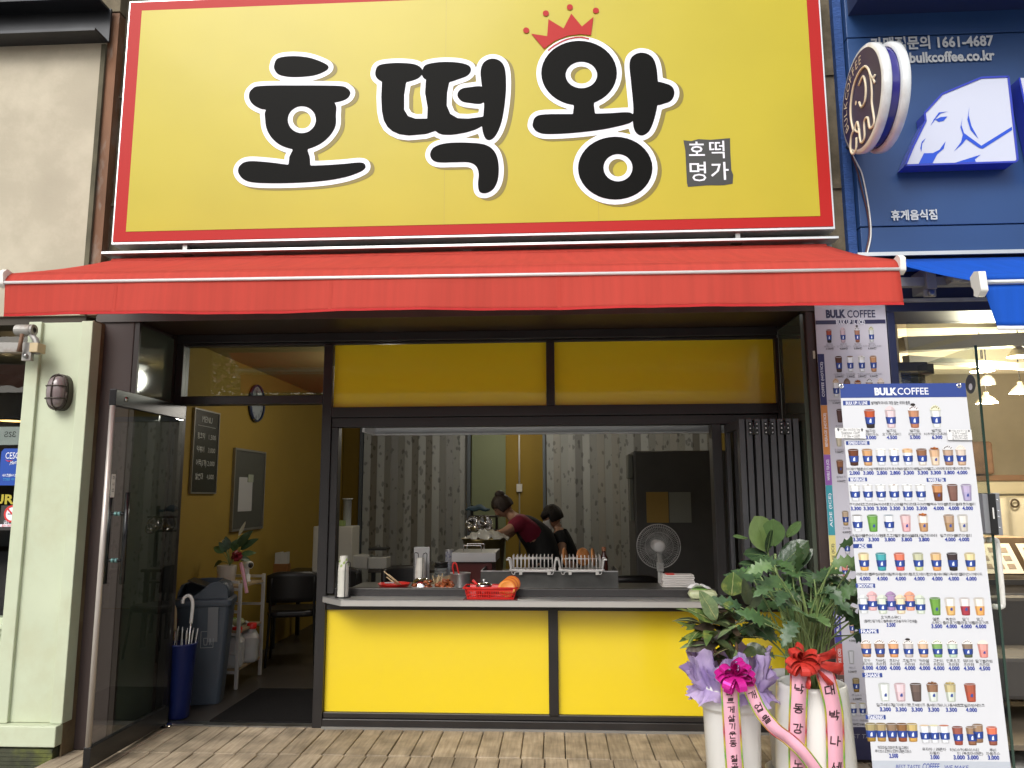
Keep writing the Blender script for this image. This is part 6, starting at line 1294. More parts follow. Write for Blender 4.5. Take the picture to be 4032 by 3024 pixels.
def table(label, x0, x1, y0, y1, z, m):
    o = thing('table', label, 'table', ((x0+x1)/2,(y0+y1)/2,0)); MB().box(x0,x1,y0,y1,z-.03,z,m).build('table_top', o, bevel=.004)
    for x in (x0+.05,x1-.05):
        for y in (y0+.05,y1-.05): MB().box(x-.02,x+.02,y-.02,y+.02,0,z-.031,CHM).build('leg', o)
DT = mat('dark table top', (.035,.028,.022), .35)
table('dark table by the ochre wall holding the napkin box', -3.0, -2.30, 2.62, 3.5, .74, DT); table('dark table behind the serving window with white bowls', -1.95, -1.0, 2.6, 3.2, .80, DT)
nx = atx(1112,2250,-2.75); nk = thing('napkin_box', 'wooden box holding white napkins on the rear table', 'napkin box', (nx.x,2.85,.742)); nb0 = at(1082,2250,2.85).x; nb1 = at(1138,2250,2.85).x; MB().box(nb0,nb1,2.80,2.90,.742,.742+.10,mat('orange wood', (.24,.10,.025), .5)).build('box', nk, bevel=.003)
for k in range(6): w_ = (nb1-nb0-.02)/6; MB().box(nb0+.01+k*w_, nb0+.01+(k+.85)*w_, 2.81, 2.89, .80, .955+.004*(k % 3), mat('white paper pack', (.55,.55,.53), .7)).build('napkin_stack', nk)
w0, w1 = at(1238,2072,2.9), at(1388,2200,2.9); wd_ = thing('water_dispenser', 'white box water dispenser with cup tube on top', 'dispenser', ((w0.x+w1.x)/2,3.0,.742)); MB().box(w0.x, w1.x, 2.86, 3.18, .742, w0.z, mat('white appliance', (.50,.49,.45), .4)).build('body', wd_, bevel=.012); MB().box(w1.x-.14,w1.x-.04,2.80,2.86,.80,.92,mat('white appliance', (.50,.49,.45), .4)).build('tap_block', wd_, bevel=.006)
cxx = at(1362,2030,2.95).x; mb = MB(); mb.lathe([(.045,0),(.045,.28),(.058,.285),(.058,.30),(0,.30)], (cxx,3.0,w0.z), mat('clear grey tube', (.34,.36,.35), .2), 18); mb.build('cup_tube', wd_); MB().box(w1.x-.20,w1.x-.10,2.9,3.02,w0.z,w0.z+.06,mat('green sponge', (.22,.30,.10), .8)).build('green_pad', wd_, bevel=.006)
for k, (px0, px1, py0, py1) in enumerate(((1398,1462,2158,2200),(1452,1530,2165,2200))):
    a, b = at(px0,py0,2.75), at(px1,py1,2.75); tag(MB().box(a.x,b.x,2.66,2.86,.802,.802+(a.z-b.z)*1.0+.03,mat('white tub', (.42,.42,.40), .5)).build('white_tub', bevel=.01), ['white plastic tub at the left of the rear table','wider white tub with dark lid on the rear table'][k], 'tub')
MB().box(at(1458,2160,2.75).x, at(1528,2160,2.75).x, 2.66, 2.86, at(1500,2165,2.75).z, at(1500,2158,2.75).z, BLACKPL).build('tub_lid', bpy.data.objects['white_tub.001'])
# ------------------------------------------------------------------ worktop and food behind the sill
WT = .875
wt = thing('worktop', 'stainless worktop behind the serving window', 'worktop', (-.2,.4,0)); MB().box(-1.54,1.08,.07,.78,WT-.03,WT,STEELD).build('table_top', wt)
for x in (-1.45,-.2,1.0):
    for y in (.12,.72): MB().box(x-.02,x+.02,y-.02,y+.02,0,WT-.031,STEELD).build('leg', wt)
# paper cups in wire holders
PC = mat('paper cup white', (.66,.65,.58), .6); PCG = mat('cup green print', (.36,.48,.16), .6)
cm = MB(); cm.lathe([(.026,0),(.0355,.088),(.0375,.090),(.0375,.093),(.035,.094),(.033,.09),(.025,.004),(0,.004)], (0,0,0), PC, 24)
cupmesh = None
def cup_stack(x, y, z, n, pitch, gname, toplabel, lab):
    """nested upside-down cups"""
    global cupmesh
    for k in range(n):
        if cupmesh is None: cupmesh = cm.mesh('paper_cup')
        o = bpy.data.objects.new('paper_cup', cupmesh); C.objects.link(o); o.location = (x+random.uniform(-.001,.001), y, z+k*pitch+.094); o.rotation_euler = (PI,0,random.uniform(0,6))
        tag(o, toplabel if k == n-1 else lab, 'cup', gname)
hx, hy = -1.462, -.11
cup_stack(hx, hy, .874, 24, .0078, 'paper cups nested at the counter end', 'topmost green leaf paper cup of the stack at the counter end', 'white rim of a nested paper cup in the stack at the counter end')
tp = [o for o in bpy.data.objects if o.name.startswith('paper_cup')][-1]; tp.data = tp.data.copy(); lf = MB()
for k in range(10):
    a = -PI/2+(k-5)*.55; zz = .025+.05*((k*7) % 5)/5; r_ = .0268+(.0355-.0268)*zz/.088+.0008; c_ = Vector((r_*math.cos(a), r_*math.sin(a), zz)); t_ = Vector((-math.sin(a), math.cos(a), 0)); lf.poly([c_+t_*.009*math.cos(b)*(1)+Vector((0,0,.010*math.sin(b)+.004*math.cos(b))) for b in [2*PI*q_/8 for q_ in range(8)]], PCG)
lo = lf.build('leaf_print'); lo.parent = tp; lo['kind'] = 'stuff'
def wire_holder(x, y, z, h, label):
    o = thing('cup_holder', label, 'cup holder', (x,y,z)); MB().lathe([(0,.001),(.055,.001),(.055,.004),(0,.004)], (x,y,z), BLACKPL, 24).build('base', o)
    for k in range(2):
        a0 = R(-60+k*180); p = [(x+.046*math.cos(a0),y+.046*math.sin(a0),z+.004),(x+.046*math.cos(a0),y+.046*math.sin(a0),z+h-.03),(x+.046*math.cos(a0+.35),y+.046*math.sin(a0+.35),z+h),(x+.046*math.cos(a0+.8),y+.046*math.sin(a0+.8),z+h),(x+.046*math.cos(a0+1.1),y+.046*math.sin(a0+1.1),z+h-.03),(x+.046*math.cos(a0+1.1),y+.046*math.sin(a0+1.1),z+.004)]
        MB().tube(catmull(p,4,False), .0028, BLACKPL, 6).build('wire_loop', o)
wire_holder(hx, hy, .869, .235, 'black wire cup holder at the left end of the counter')
h2 = at(1655,2290,.30); wire_holder(h2.x, .30, WT+.001, .26, 'black wire cup holder behind the food trays'); cup_stack(h2.x, .30, WT+.006, 18, .0075, 'paper cups nested behind the food trays', 'topmost paper cup of the stack behind the food trays', 'paper cup nested in the stack behind the food trays')
tag(MB().box(h2.x-.07,h2.x+.05,.40,.41,WT+.002,WT+.30,mat('white card', (.40,.41,.40), .6)).build('white_card', bevel=.01), 'white card standing behind the rear cup stack', 'card')
# red basket on dark tray
b0, b1 = at(1838,2345,-.11), at(2033,2345,-.11); bx0, bx1, by0, by1, bz = b0.x, b1.x, -.215, -.035, .872
tag(MB().box(bx0-.012,bx1+.012,-.228,-.03,.8685,.8715,mat('dark maroon tray', (.10,.02,.02), .35)).build('flat_tray', bevel=.001), 'flat dark red tray under the red basket', 'tray')
bk = thing('red_basket', 'red plastic basket with slotted sides on the counter', 'basket', ((bx0+bx1)/2,-.125,bz))
ms = MB(); fl_ = .022; ht = .075
def side(A, B, out, n):
    A, B, out = Vector(A), Vector(B), Vector(out); d = (B-A)
    P = lambda t, z: A+d*t+out*fl_*z/ht+Vector((0,0,z))
    for z0, z1 in ((0,.012),(.030,.035),(.053,.075)): ms.add([P(0,z0),P(1,z0),P(1,z1),P(0,z1)], [(0,1,2,3)], REDPL)
    for i in range(n+1):
        t = i/n; w_ = .5/n*.45
        for z0, z1 in ((.012,.030),(.035,.053)): ms.add([P(max(0,t-w_),z0),P(min(1,t+w_),z0),P(min(1,t+w_),z1),P(max(0,t-w_),z1)], [(0,1,2,3)], REDPL)
a_ = .015; side((bx0+a_,by0+a_,bz),(bx1-a_,by0+a_,bz),(0,-1,0),26); side((bx0+a_,by1-a_,bz),(bx1-a_,by1-a_,bz),(0,1,0),26); side((bx0+a_,by0+a_,bz),(bx0+a_,by1-a_,bz),(-1,0,0),13); side((bx1-a_,by0+a_,bz),(bx1-a_,by1-a_,bz),(1,0,0),13)
ms.build('slotted_wall', bk, solid=.003); MB().box(bx0+a_,bx1-a_,by0+a_,by1-a_,bz,bz+.003,REDPL).build('bottom', bk)
rm = MB(); e = .010; rm.tube([(bx0-e,by0-e,bz+ht),(bx1+e,by0-e,bz+ht),(bx1+e,by1+e,bz+ht),(bx0-e,by1+e,bz+ht),(bx0-e,by0-e,bz+ht)], .006, REDPL, 6); rm.build('rim', bk)
pt = Vector((at(1905,2330,-.13).x, -.13, bz+.004)); po_ = thing('small_pot', 'small steel pot with lid and red spoon in the red basket', 'pot', pt)
MB().lathe([(0,0),(.048,0),(.050,.004),(.052,.075),(.055,.077),(.055,.08)], pt, CHROME, 28).build('body', po_); MB().lathe([(.058,.080),(.056,.086),(.035,.096),(0,.100)], pt, CHROME, 28).build('lid', po_); MB().lathe([(.004,.10),(.004,.108),(.010,.112),(.010,.120),(0,.122)], pt, STEEL, 14).build('knob', po_); MB().tube([pt+Vector((-.03,0,.07)), pt+Vector((-.075,-.01,.112))], [.006,.010], REDPL, 8).build('spoon', po_)
OR1 = mat('orange melamine', (.72,.26,.03), .35)
for k in range(6):
    x = at(2005,2330,-.13).x+.006*k-.015; M_ = Matrix.Rotation(R(68),3,'X') @ Matrix.Rotation(R(4),3,'Y'); c_ = Vector((x-.0,-.165+.017*k,bz+.062+.004*k)); o = MB().lathe([(0,0),(.030,.001),(.046,.008),(.058,.012),(.058,.0145),(.045,.011),(.03,.005),(0,.004)], c_, mat('orange plate %d' % (k % 2), ((.72,.26,.03),(.60,.13,.03))[k % 2], .35), 26, M_).build('orange_plate')
    tag(o, ('front', 'second', 'third', 'fourth', 'fifth', 'hindmost')[k]+' orange plate of the row leaning in the red basket', 'plate', 'orange plates in the basket')
# wipes and white bag on the right of the counter
q_ = at(2765,2345,-.10); wipes('wipes_pack', 'green wet wipes pack with pulled tissue on the counter', (q_.x,-.11,.869), .19, .11, .062, -.05, True)
p0, p1 = at(2608,2312,.10), at(2735,2262,.10); tg = thing('white_bag_stack', 'stack of white paper bags with red label behind the sill', 'paper bags', ((p0.x+p1.x)/2,.15,.918))
for k in range(6): MB().box(p0.x+.003*(k % 3), p1.x-.004*(k % 2), .09, .20, .919+k*.0145, .919+k*.0145+.0135, mat('white paper bag', (.58,.55,.52), .7, var=.08)).build('paper_bag', tg, bevel=.005)
MB().box(p0.x+.03,p0.x+.085,.088,.16,.919+.087,.919+.093,REDPL).build('red_label', tg)
# food trays
FR = mat('fried glaze', (.30,.075,.02), .4, 0, .5, var=.5, vscale=30); STK = mat('pale wood stick', (.55,.42,.24), .6)
def food(label, pxa, pxb, y0, y1, hgt, n, seed):
    xa, xb = at(pxa,2310,y0).x, at(pxb,2310,y0).x; o = thing('food_tray', label, 'food tray', ((xa+xb)/2,(y0+y1)/2,WT)); rg = random.Random(seed); mb = MB(); mb.box(xa,xb,y0,y1,WT+.001,WT+.006,WHITEPL)
    for a, b, c, d in ((xa,xb,y0,y0+.004),(xa,xb,y1-.004,y1),(xa,xa+.004,y0+.004,y1-.004),(xb-.004,xb,y0+.004,y1-.004)): mb.box(a,b,c,d,WT+.006,WT+.036,WHITEPL)
    mb.build('tray', o)
    for k in range(n):
        x, y = rg.uniform(xa+.02,xb-.02), rg.uniform(y0+.02,y1-.02); a = rg.uniform(0,6); d = Vector((math.cos(a),math.sin(a),rg.uniform(-.3,.5)))*rg.uniform(.018,.032); c_ = Vector((x,y,WT+.015+rg.uniform(0,hgt)*(1-abs((x-xa)/(xb-xa)-.5)))); MB().tube([c_-d,c_-d*.4+Vector((0,0,.004)),c_+d*.5,c_+d], [.006,.014,.013,.005], FR, 7).build('fried_piece', o)
    return o, xa, xb
food('white tray heaped with glazed fried pieces', 1620, 1700, .12, .30, .07, 26, 1)
o, xa, xb = food('white tray of fried pieces with upright wooden picks', 1702, 1790, .12, .30, .065, 26, 2)
for a, b in (((1712,2300),(1703,2265)),((1716,2305),(1728,2262)),((1736,2305),(1742,2258)),((1720,2300),(1733,2268))): MB().tube([at(*a,.18), at(*b,.18)], .0035, STK, 6).build('pick', o)
rt = thing('red_dish', 'red dish with steel clip and wooden chopsticks behind the sill', 'dish', (at(1555,2300,.15).x,.18,WT)); c_ = Vector((at(1552,2300,.18).x,.18,WT)); MB().lathe([(0,.002),(.08,.002),(.115,.055),(.118,.058),(.112,.056),(.08,.008),(0,.008)], c_, REDPL, 28).build('dish', rt)
for a, b in (((1575,2305),(1512,2250)),((1570,2307),(1522,2272)),((1580,2303),(1530,2262))): MB().tube([at(*a,.17), at(*b,.14)], .0045, STK, 6).build('chopstick', rt)
MB().bar(c_+Vector((-.06,-.03,.062)), c_+Vector((.01,-.04,.066)), .02, .012, CHROME).build('clip', rt)
dm_ = Vector((at(1658,2300,.22).x+.0,.33,WT)); lid = thing('steel_dome', 'shiny steel dome lid behind the fried food', 'lid', dm_); MB().lathe([(.075,.01),(.073,.04),(.060,.072),(.035,.09),(0,.096)], Vector((at(1658,2300,.2).x,.215,WT)), CHROME, 28).build('dome', lid)
bt_ = at(1812,2270,.28); pt = Vector((bt_.x,.28,WT)); tp_ = thing('steel_pot', 'steel pot holding red tongs behind the sill', 'pot', pt); MB().lathe([(0,.0),(.07,0),(.072,.004),(.074,.115),(.078,.118),(.078,.122),(.07,.12),(.068,.01)], pt, STEEL, 30).build('body', tp_)
MB().tube(catmull([V3(1790,2272,.28),V3(1783,2240,.28),V3(1784,2222,.28),V3(1790,2216,.28),V3(1797,2222,.28),V3(1803,2245,.28),V3(1810,2270,.28)],4,False), .006, REDPL, 8).build('tongs', tp_)
bg = MB(); p_ = at(1755,2290,.45); bg.grid(10, 8, lambda u, v: (p_.x-.16+.36*u, .42+.2*v, WT+.003+.075*math.sin(PI*u)**.6*math.sin(PI*v)**.6+.008*math.sin(u*17+v*9)), mat('kraft paper', (.30,.22,.13), .8)); tag(bg.build('paper_bundle'), 'brown paper covered bundle behind the wooden picks', 'paper')
# steamer with steel lid
s0, s1 = at(1780,2212,.72), at(1952,2212,.72); st_ = thing('steamer', 'rice cake steamer with boxy steel lid and dark red base', 'steamer', ((s0.x+s1.x)/2,.9,WT)); top = at(1780,2176,.72).z
MB().box(s0.x+.01,s1.x-.03,.74,1.12,WT+.001,s0.z-.004,mat('dark red enamel', (.08,.012,.010), .35)).build('base', st_, bevel=.005)
ld = MB(); A = [(s0.x,.70),(s1.x,.70),(s1.x,1.14),(s0.x,1.14)]; B_ = [(s0.x+.03,.78),(s1.x-.0,.78),(s1.x-.0,1.06),(s0.x+.03,1.06)]
ld.add([(x,y,s0.z) for x,y in A]+[(x,y,top) for x,y in A], [(0,1,5,4),(1,2,6,5),(2,3,7,6),(3,0,4,7),(4,5,6,7)], STEEL); ld.build('lid', st_, bevel=.004, solid=.003)
for yy in (.80,1.04): xm = (s0.x+s1.x)/2-.02; MB().tube(catmull([(xm-.07,yy,top),(xm-.07,yy,top+.045),(xm-.05,yy,top+.05),(xm+.05,yy,top+.05),(xm+.07,yy,top+.045),(xm+.07,yy,top)],3,False), .004, CHROME, 6).build('lid_handle', st_)
# griddle
g0, g1 = at(1893,2247,.34), at(2433,2247,.34); gr = thing('griddle', 'long steel griddle with dark front guard', 'griddle', ((g0.x+g1.x)/2,.55,WT)); DST = mat('sooty steel', (.10,.10,.095), .45, .8, var=.4, vscale=6)
MB().box(g0.x,g1.x,.335,.345,WT+.002,g0.z,DST).build('front_guard', gr); MB().box(g0.x+.001,g1.x-.001,.346,.76,WT+.001,WT+.09,DST).build('body', gr)
for x in (g0.x, g1.x-.008): MB().box(x,x+.008,.3455,.76,WT+.09,g0.z,DST).build('side_guard', gr)
MB().box(g0.x,g1.x,.332,.3345,g0.z-.006,g0.z+.002,STEEL).build('bright_edge', gr)
# wire racks with pancakes
HOT = mat('fried hotteok', (.38,.155,.045), .5, 0, .4, var=.35, vscale=22, dirt=((.52,.30,.12), .6), dscale=14)
def rack(label, pa, pb):
    yb, yf = .46, .30; xa, xb = at(pa,2235,yf).x, at(pb,2235,yf).x; z0 = at(pa,2245,yf).z; o = thing('wire_rack', label, 'wire rack', ((xa+xb)/2,.38,z0)); W3 = mat('bright wire', (.66,.65,.62), .3, .35)
    fm_ = MB()
    for y in (yf,yb): fm_.tube(catmull([(xa-.035,y,z0+.075),(xa-.015,y,z0+.075),(xa-.008,y,z0+.06),(xa,y,z0+.01),(xa+.01,y,z0),(xb-.01,y,z0),(xb,y,z0+.01),(xb+.008,y,z0+.06),(xb+.015,y,z0+.075),(xb+.035,y,z0+.075)],3,False),   .0075 if y == yf else .005, W3, 8)
    fm_.build('frame', o); n = 11; yy = (yf+.02, yb-.02)
    for y in yy: MB().tube([(xa+.012,y,z0+.08),(xb-.012,y,z0+.08)], .0042, W3, 6).build('rail', o)
    for i in range(n): x = xa+.014+(xb-xa-.028)*i/(n-1); MB().tube(catmull([(x,yy[0],z0+.105),(x,yy[0],z0+.005),(x,yy[1],z0+.005),(x,yy[1],z0+.105)],2,False), .0036, W3, 5).build('divider_wire', o)
    for x in (xa+.06, xb-.05): MB().box(x,x+.022,yf-.010,yf+.008,z0-.032,z0-.004,mat('white rubber clip', (.55,.54,.5), .5)).build('clip', o)
    MB().tube(catmull([(xa+.004,yf-.004,z0+.004),(xa+.010,yf-.006,z0-.026),(xa+.03,yf-.006,z0-.026),(xa+.045,yf-.004,z0-.012),(xb-.045,yf-.004,z0-.012),(xb-.03,yf-.006,z0-.026),(xb-.010,yf-.006,z0-.026),(xb-.004,yf-.004,z0+.004)],3,False), .003, W3, 6).build('foot_wire', o)
    return xa, xb, z0
rack('empty bright wire rack on the griddle', 2012, 2182); xa, xb, z0 = rack('bright wire rack holding upright pancakes', 2206, 2372)
for k, (px, yaw, lab) in enumerate(((2225,78,'narrow golden pancake at the left of the wire rack'),(2296,42,'broad golden pancake in the middle of the wire rack'),(2336,80,'narrow golden pancake at the right of the wire rack'))):
    c_ = at(px,2200,.38); M_ = Matrix.Rotation(R(yaw),3,'Z') @ Matrix.Rotation(R(84),3,'X'); o = MB().lathe([(0,-.009),(.04,-.010),(.060,-.008),(.069,0),(.060,.008),(.04,.010),(0,.011)], Vector((c_.x,.38,z0+.088)), HOT, 26, M_).build('pancake'); o.scale = (1,1,1); tag(o, lab, 'pancake', 'pancakes in the rack')
sq = thing('sauce_bottle', 'dark sauce bottle with brown cap right of the pancakes', 'bottle', (at(2375,2200,.55).x,.55,WT)); c_ = Vector((at(2378,2200,.55).x,.55,WT+.09)); MB().lathe([(0,0),(.028,0),(.030,.02),(.030,.12),(.014,.15),(.014,.17)], c_, mat('dark sauce', (.05,.012,.008), .25), 18).build('body', sq); MB().lathe([(.016,.17),(.016,.20),(0,.202)], c_, mat('brown cap', (.25,.10,.04), .4), 16).build('cap', sq)
# fan
fc = at(2592,2150,.85); fn_ = thing('electric_fan', 'pale grey standing electric fan behind the counter right side', 'fan', (fc.x,.85,WT)); FG = mat('pale fan plastic', (.55,.55,.53), .45); FW = mat('fan wire', (.50,.50,.48), .4, .3); fr_r = .175; FM = Matrix.Rotation(PI/2,3,'X')
cg = MB()
for r_ in (.172,.150,.11): cg.tube([fc+Vector((r_*math.cos(2*PI*k/40),-.05 if r_ < .17 else -.02,r_*math.sin(2*PI*k/40))) for k in range(41)], .003 if r_ > .17 else .0012, FW, 6)
cg.build('guard_ring', fn_); cw_ = MB()
for k in range(72): a = 2*PI*k/72; cw_.tube([fc+Vector((.045*math.cos(a),-.062,.045*math.sin(a))), fc+Vector((.12*math.cos(a+.12),-.058,.12*math.sin(a+.12))), fc+Vector((.172*math.cos(a+.2),-.02,.172*math.sin(a+.2)))], .0009, FW, 4, False)
for k in range(60): a = 2*PI*k/60; cw_.tube([fc+Vector((.05*math.cos(a),.05,.05*math.sin(a))), fc+Vector((.172*math.cos(a),.01,.172*math.sin(a)))], .0009, FW, 4, False)
o = cw_.build('guard_wires', fn_); o['kind'] = 'stuff'; MB().lathe([(.048,.05),(.046,.062),(.03,.07),(0,.072)], fc, FG, 24, FM).build('badge', fn_)
bl = glass('fan blade plastic', (.80,.82,.82), .2)
for k in range(5):
    a0 = 2*PI*k/5; MB().grid(6, 5, lambda u, v: fc+Vector(((.03+.12*v)*math.cos(a0+.75*u*(.6+.4*v)), -.01+.03*u, (.03+.12*v)*math.sin(a0+.75*u*(.6+.4*v)))), bl).build('blade', fn_)
MB().tube([fc+Vector((0,.03,0)), fc+Vector((0,.14,0))], [.05,.045], FG, 18).build('motor', fn_); MB().tube([fc+Vector((.02,.08,-.05)), Vector((fc.x+.02,.93,.05))], .020, FG, 12).build('pole', fn_); MB().lathe([(0,0),(.17,0),(.16,.02),(.03,.04),(.02,.06)], (fc.x+.02,.93,.0), FG, 28).build('base', fn_)
MB().box(fc.x-.005,fc.x+.045,.90,.95,.95,1.02,FG).build('control_box', fn_, bevel=.006)
# rear kitchen: big bowl with plastic, shelf with bowls
bw = Vector((at(1905,2130,1.9).x,1.95,0)); rz_ = at(1905,2122,1.9).z; kt = thing('kitchen_stand', 'low steel stand under the brass bowl', 'stand', (bw.x,1.95,0)); MB().box(bw.x-.3,bw.x+.4,1.7,2.3,.80,.84,STEELD).build('table_top', kt)
for x in (bw.x-.26,bw.x+.36): MB().box(x-.02,x+.02,1.98,2.02,0,.799,STEELD).build('leg', kt)
bo = thing('brass_bowl', 'large brass bowl covered with clear plastic in front of the workers', 'bowl', (bw.x,1.95,.84)); MB().lathe([(0,.002),(.16,.002),(.175,.02),(.20,rz_-.84-.02),(.215,rz_-.84),(.222,rz_-.84+.004),(.20,rz_-.84-.006)], Vector((bw.x,1.95,.84)), mat('brass alloy', (.34,.27,.13), .3, .9, var=.15), 40).build('bowl', bo)
MB().grid(16, 12, lambda u, v: (bw.x-.17+.40*u, 1.80+.32*v, rz_+.004+.075*math.sin(PI*min(1,u*1.05))**.7*math.sin(PI*v)**.6+.014*math.sin(u*23+v*11)+.010*math.sin(u*41+2)), mat('crumpled plastic', (.42,.42,.40), .3, 0, .6)).build('plastic_wrap', bo)
shx0, shx1 = at(1848,2075,3.4).x, at(1960,2075,3.4).x; sh = thing('kitchen_rack', 'dark rack with steel bowls in the rear opening', 'rack', ((shx0+shx1)/2,3.5,0)); 
for z in (at(1880,2085,3.4).z, at(1880,2030,3.4).z, .6): MB().box(shx0,shx1,3.3,3.7,z-.02,z,DT).build('shelf', sh)
for x in (shx0+.02, shx1-.02): MB().box(x-.015,x+.015,3.48,3.52,0,1.45,DT).build('post', sh)
for k, (px, py, r_) in enumerate(((1866,2058,.085),(1910,2055,.09),(1918,2072,.065))):
    p_ = at(px,py,3.35-.05*k); o = MB().lathe([(0,.0),(r_*.5,.006),(r_*.9,r_*.6),(r_,r_),(r_*1.03,r_),(r_*.88,r_*.6),(0,.012)], p_+Vector((0,0,-.04)), CHROME, 24, Matrix.Rotation(R(70),3,'X')).build('steel_bowl'); tag(o, ['steel bowl at the left of the kitchen rack','larger steel bowl in the middle of the kitchen rack','small steel bowl in front on the kitchen rack'][k], 'bowl', 'steel bowls on the rack')
p_ = at(1880,2015,3.4); tag(MB().grid(8, 6, lambda u, v: (p_.x-.13+.26*u, 3.35+.2*v, p_.z+.02+.05*math.sin(PI*u)*math.sin(PI*v)+.01*math.sin(u*13)), mat('blue cloth', (.03,.07,.11), .8)).build('blue_cloth', solid=.02), 'folded blue cloth on top of the kitchen rack', 'cloth')
cn = thing('canister', 'blue and white patterned canister behind the steamer', 'canister', (at(1770,2180,1.0).x,1.0,WT)); c_ = Vector((at(1770,2200,1.0).x,1.0,WT)); MB().lathe([(0,0),(.035,0),(.035,.22),(.033,.225),(0,.225)], c_, mat('patterned tin', (.45,.46,.5), .4, dirt=((.03,.05,.2),1), dscale=60), 20).build('body', cn); MB().lathe([(.036,.225),(.036,.24),(0,.242)], c_, mat('tin lid', (.4,.4,.42), .3, .6), 20).build('lid', cn)
cs = thing('lid_stack', 'stack of clear plastic lids and cups beside the canister', 'lids', (at(1735,2250,.7).x,.7,WT)); c_ = Vector((at(1737,2250,.7).x,.7,WT))
for k in range(7): MB().lathe([(.05,0),(.055,.012),(.05,.02),(.03,.024)], c_+Vector((0,0,.024*k+.002)), mat('clear lid', (.30,.33,.33), .25) if k < 5 else BLACKPL, 22).build('lid', cs)
# stack cup display, worktop underneath wall already closed by the front panels
# ------------------------------------------------------------------ the two workers
def grow(J, E, Rr, levels=2):
    """skin a joint graph; returns vertices, faces"""
    names = list(J); me = bpy.data.meshes.new('sk'); me.from_pydata([tuple(J[n]) for n in names], [(names.index(a), names.index(b)) for a, b in E], [])
    o = bpy.data.objects.new('sk', me); C.objects.link(o); md = o.modifiers.new('skin','SKIN'); md.use_smooth_shade = True
    if not me.skin_vertices: me.attributes.new('skin', 'FLOAT', 'POINT') if False else None
    bpy.context.view_layer.objects.active = o
    if not me.skin_vertices:
        bpy.ops.mesh.customdata_skin_add()
    for i, n in enumerate(names):
        r_ = Rr[n]; me.skin_vertices[0].data[i].radius = (r_, r_) if not isinstance(r_, tuple) else r_; me.skin_vertices[0].data[i].use_root = (i == 0)
    ss = o.modifiers.new('sub','SUBSURF'); ss.levels = levels; ss.render_levels = levels
    dg = bpy.context.evaluated_depsgraph_get(); ev = o.evaluated_get(dg); m2 = ev.to_mesh(); vs = [tuple(v.co) for v in m2.vertices]; fs = [tuple(p.vertices) for p in m2.polygons]
    ev.to_mesh_clear(); bpy.data.objects.remove(o); return vs, fs
def head(mb, c, fwd, up, m):
    """head surface with brow, nose, lips, chin and ears, in frame: side, fwd, up"""
    fwd = Vector(fwd).normalized(); sd_ = fwd.cross(Vector(up)).normalized(); up = sd_.cross(fwd).normalized(); c = Vector(c)
    P = lambda x, y, z: c+sd_*x+fwd*y+up*z
    def fn(u, v):
        a = 2*PI*u; b = -PI/2+PI*v; x = math.cos(b)*math.sin(a); y = math.cos(b)*math.cos(a); z = math.sin(b)
        X, Y_, Z_ = .074*x, .094*y, .112*z
        if z < 0: k = -z; X *= 1-.28*k; Y_ *= 1-.10*k if y > 0 else 1-.35*k
        if y > .3:
            f = max(0, 1-abs(x)/.22)*max(0,(y-.3)/.7); Y_ += .020*f*max(0,1-abs(z+.12)/.20) + .007*f*max(0,1-abs(z+.52)/.10) + .008*f*max(0,1-abs(z+.86)/.14) + .005*max(0,1-abs(z-.16)/.1)
            for s_ in (-1,1): Y_ -= .008*max(0,1-((x-s_*.36)**2+(z-.02)**2)/.03)
        return P(X, Y_, Z_)
    mb.grid(32, 24, fn, m)
    for s_ in (-1,1):
        mb.grid(8, 6, lambda u, v: P(s_*(.072+.008*math.sin(PI*v)), -.008+.018*math.cos(2*PI*u)*math.sin(PI*v), -.012+.030*math.sin(2*PI*u)*math.sin(PI*v)), m)
    return P
def eyes(mb, P):
    for s_ in (-1,1):
        mb.grid(8, 5, lambda u, v: P(s_*.030+.010*math.cos(2*PI*u)*math.sin(PI*v), .080+.004*math.cos(PI*v), .004+.005*math.sin(2*PI*u)*math.sin(PI*v)), mat('eye dark', (.015,.012,.010), .2))
        mb.tube([P(s_*.016,.088,.020), P(s_*.032,.086,.025), P(s_*.047,.074,.020)], .003, mat('brow', (.012,.009,.008), .7), 5)
    mb.tube([P(-.022,.083,-.058), P(0,.091,-.057), P(.022,.083,-.058)], .004, mat('lips', (.25,.10,.08), .5), 6)
def hair(parent, P, m, fringe, seed):
    mb = MB(); rg = random.Random(seed)
    def fn(u, v):
        a = 2*PI*u; b = PI/2-v*PI*.62*(1.0 if abs(math.sin(a/2)) > .45 else .52+.5*abs(math.sin(a/2))); k = 1.07+.035*math.sin(a*11+seed)*math.sin(v*9)+.02*math.sin(a*23+v*15)
        x = math.cos(b)*math.sin(a); y = math.cos(b)*math.cos(a); z = math.sin(b); return P(.080*x*k, .101*y*k-.006, .118*z*k+.004)
    mb.grid(44, 16, fn, m)
    if fringe:
        for i in range(22):
            t = i/21-.5; mb.tube([P(t*.12,.070-.05*t*t,.085), P(t*.145,.108-.22*t*t,.055), P(t*.155+rg.uniform(-.01,.01),.106-.22*t*t,.020+rg.uniform(-.012,.012))], [.010,.009,.002], m, 5)
    return mb.build('hair', parent, solid=.006)
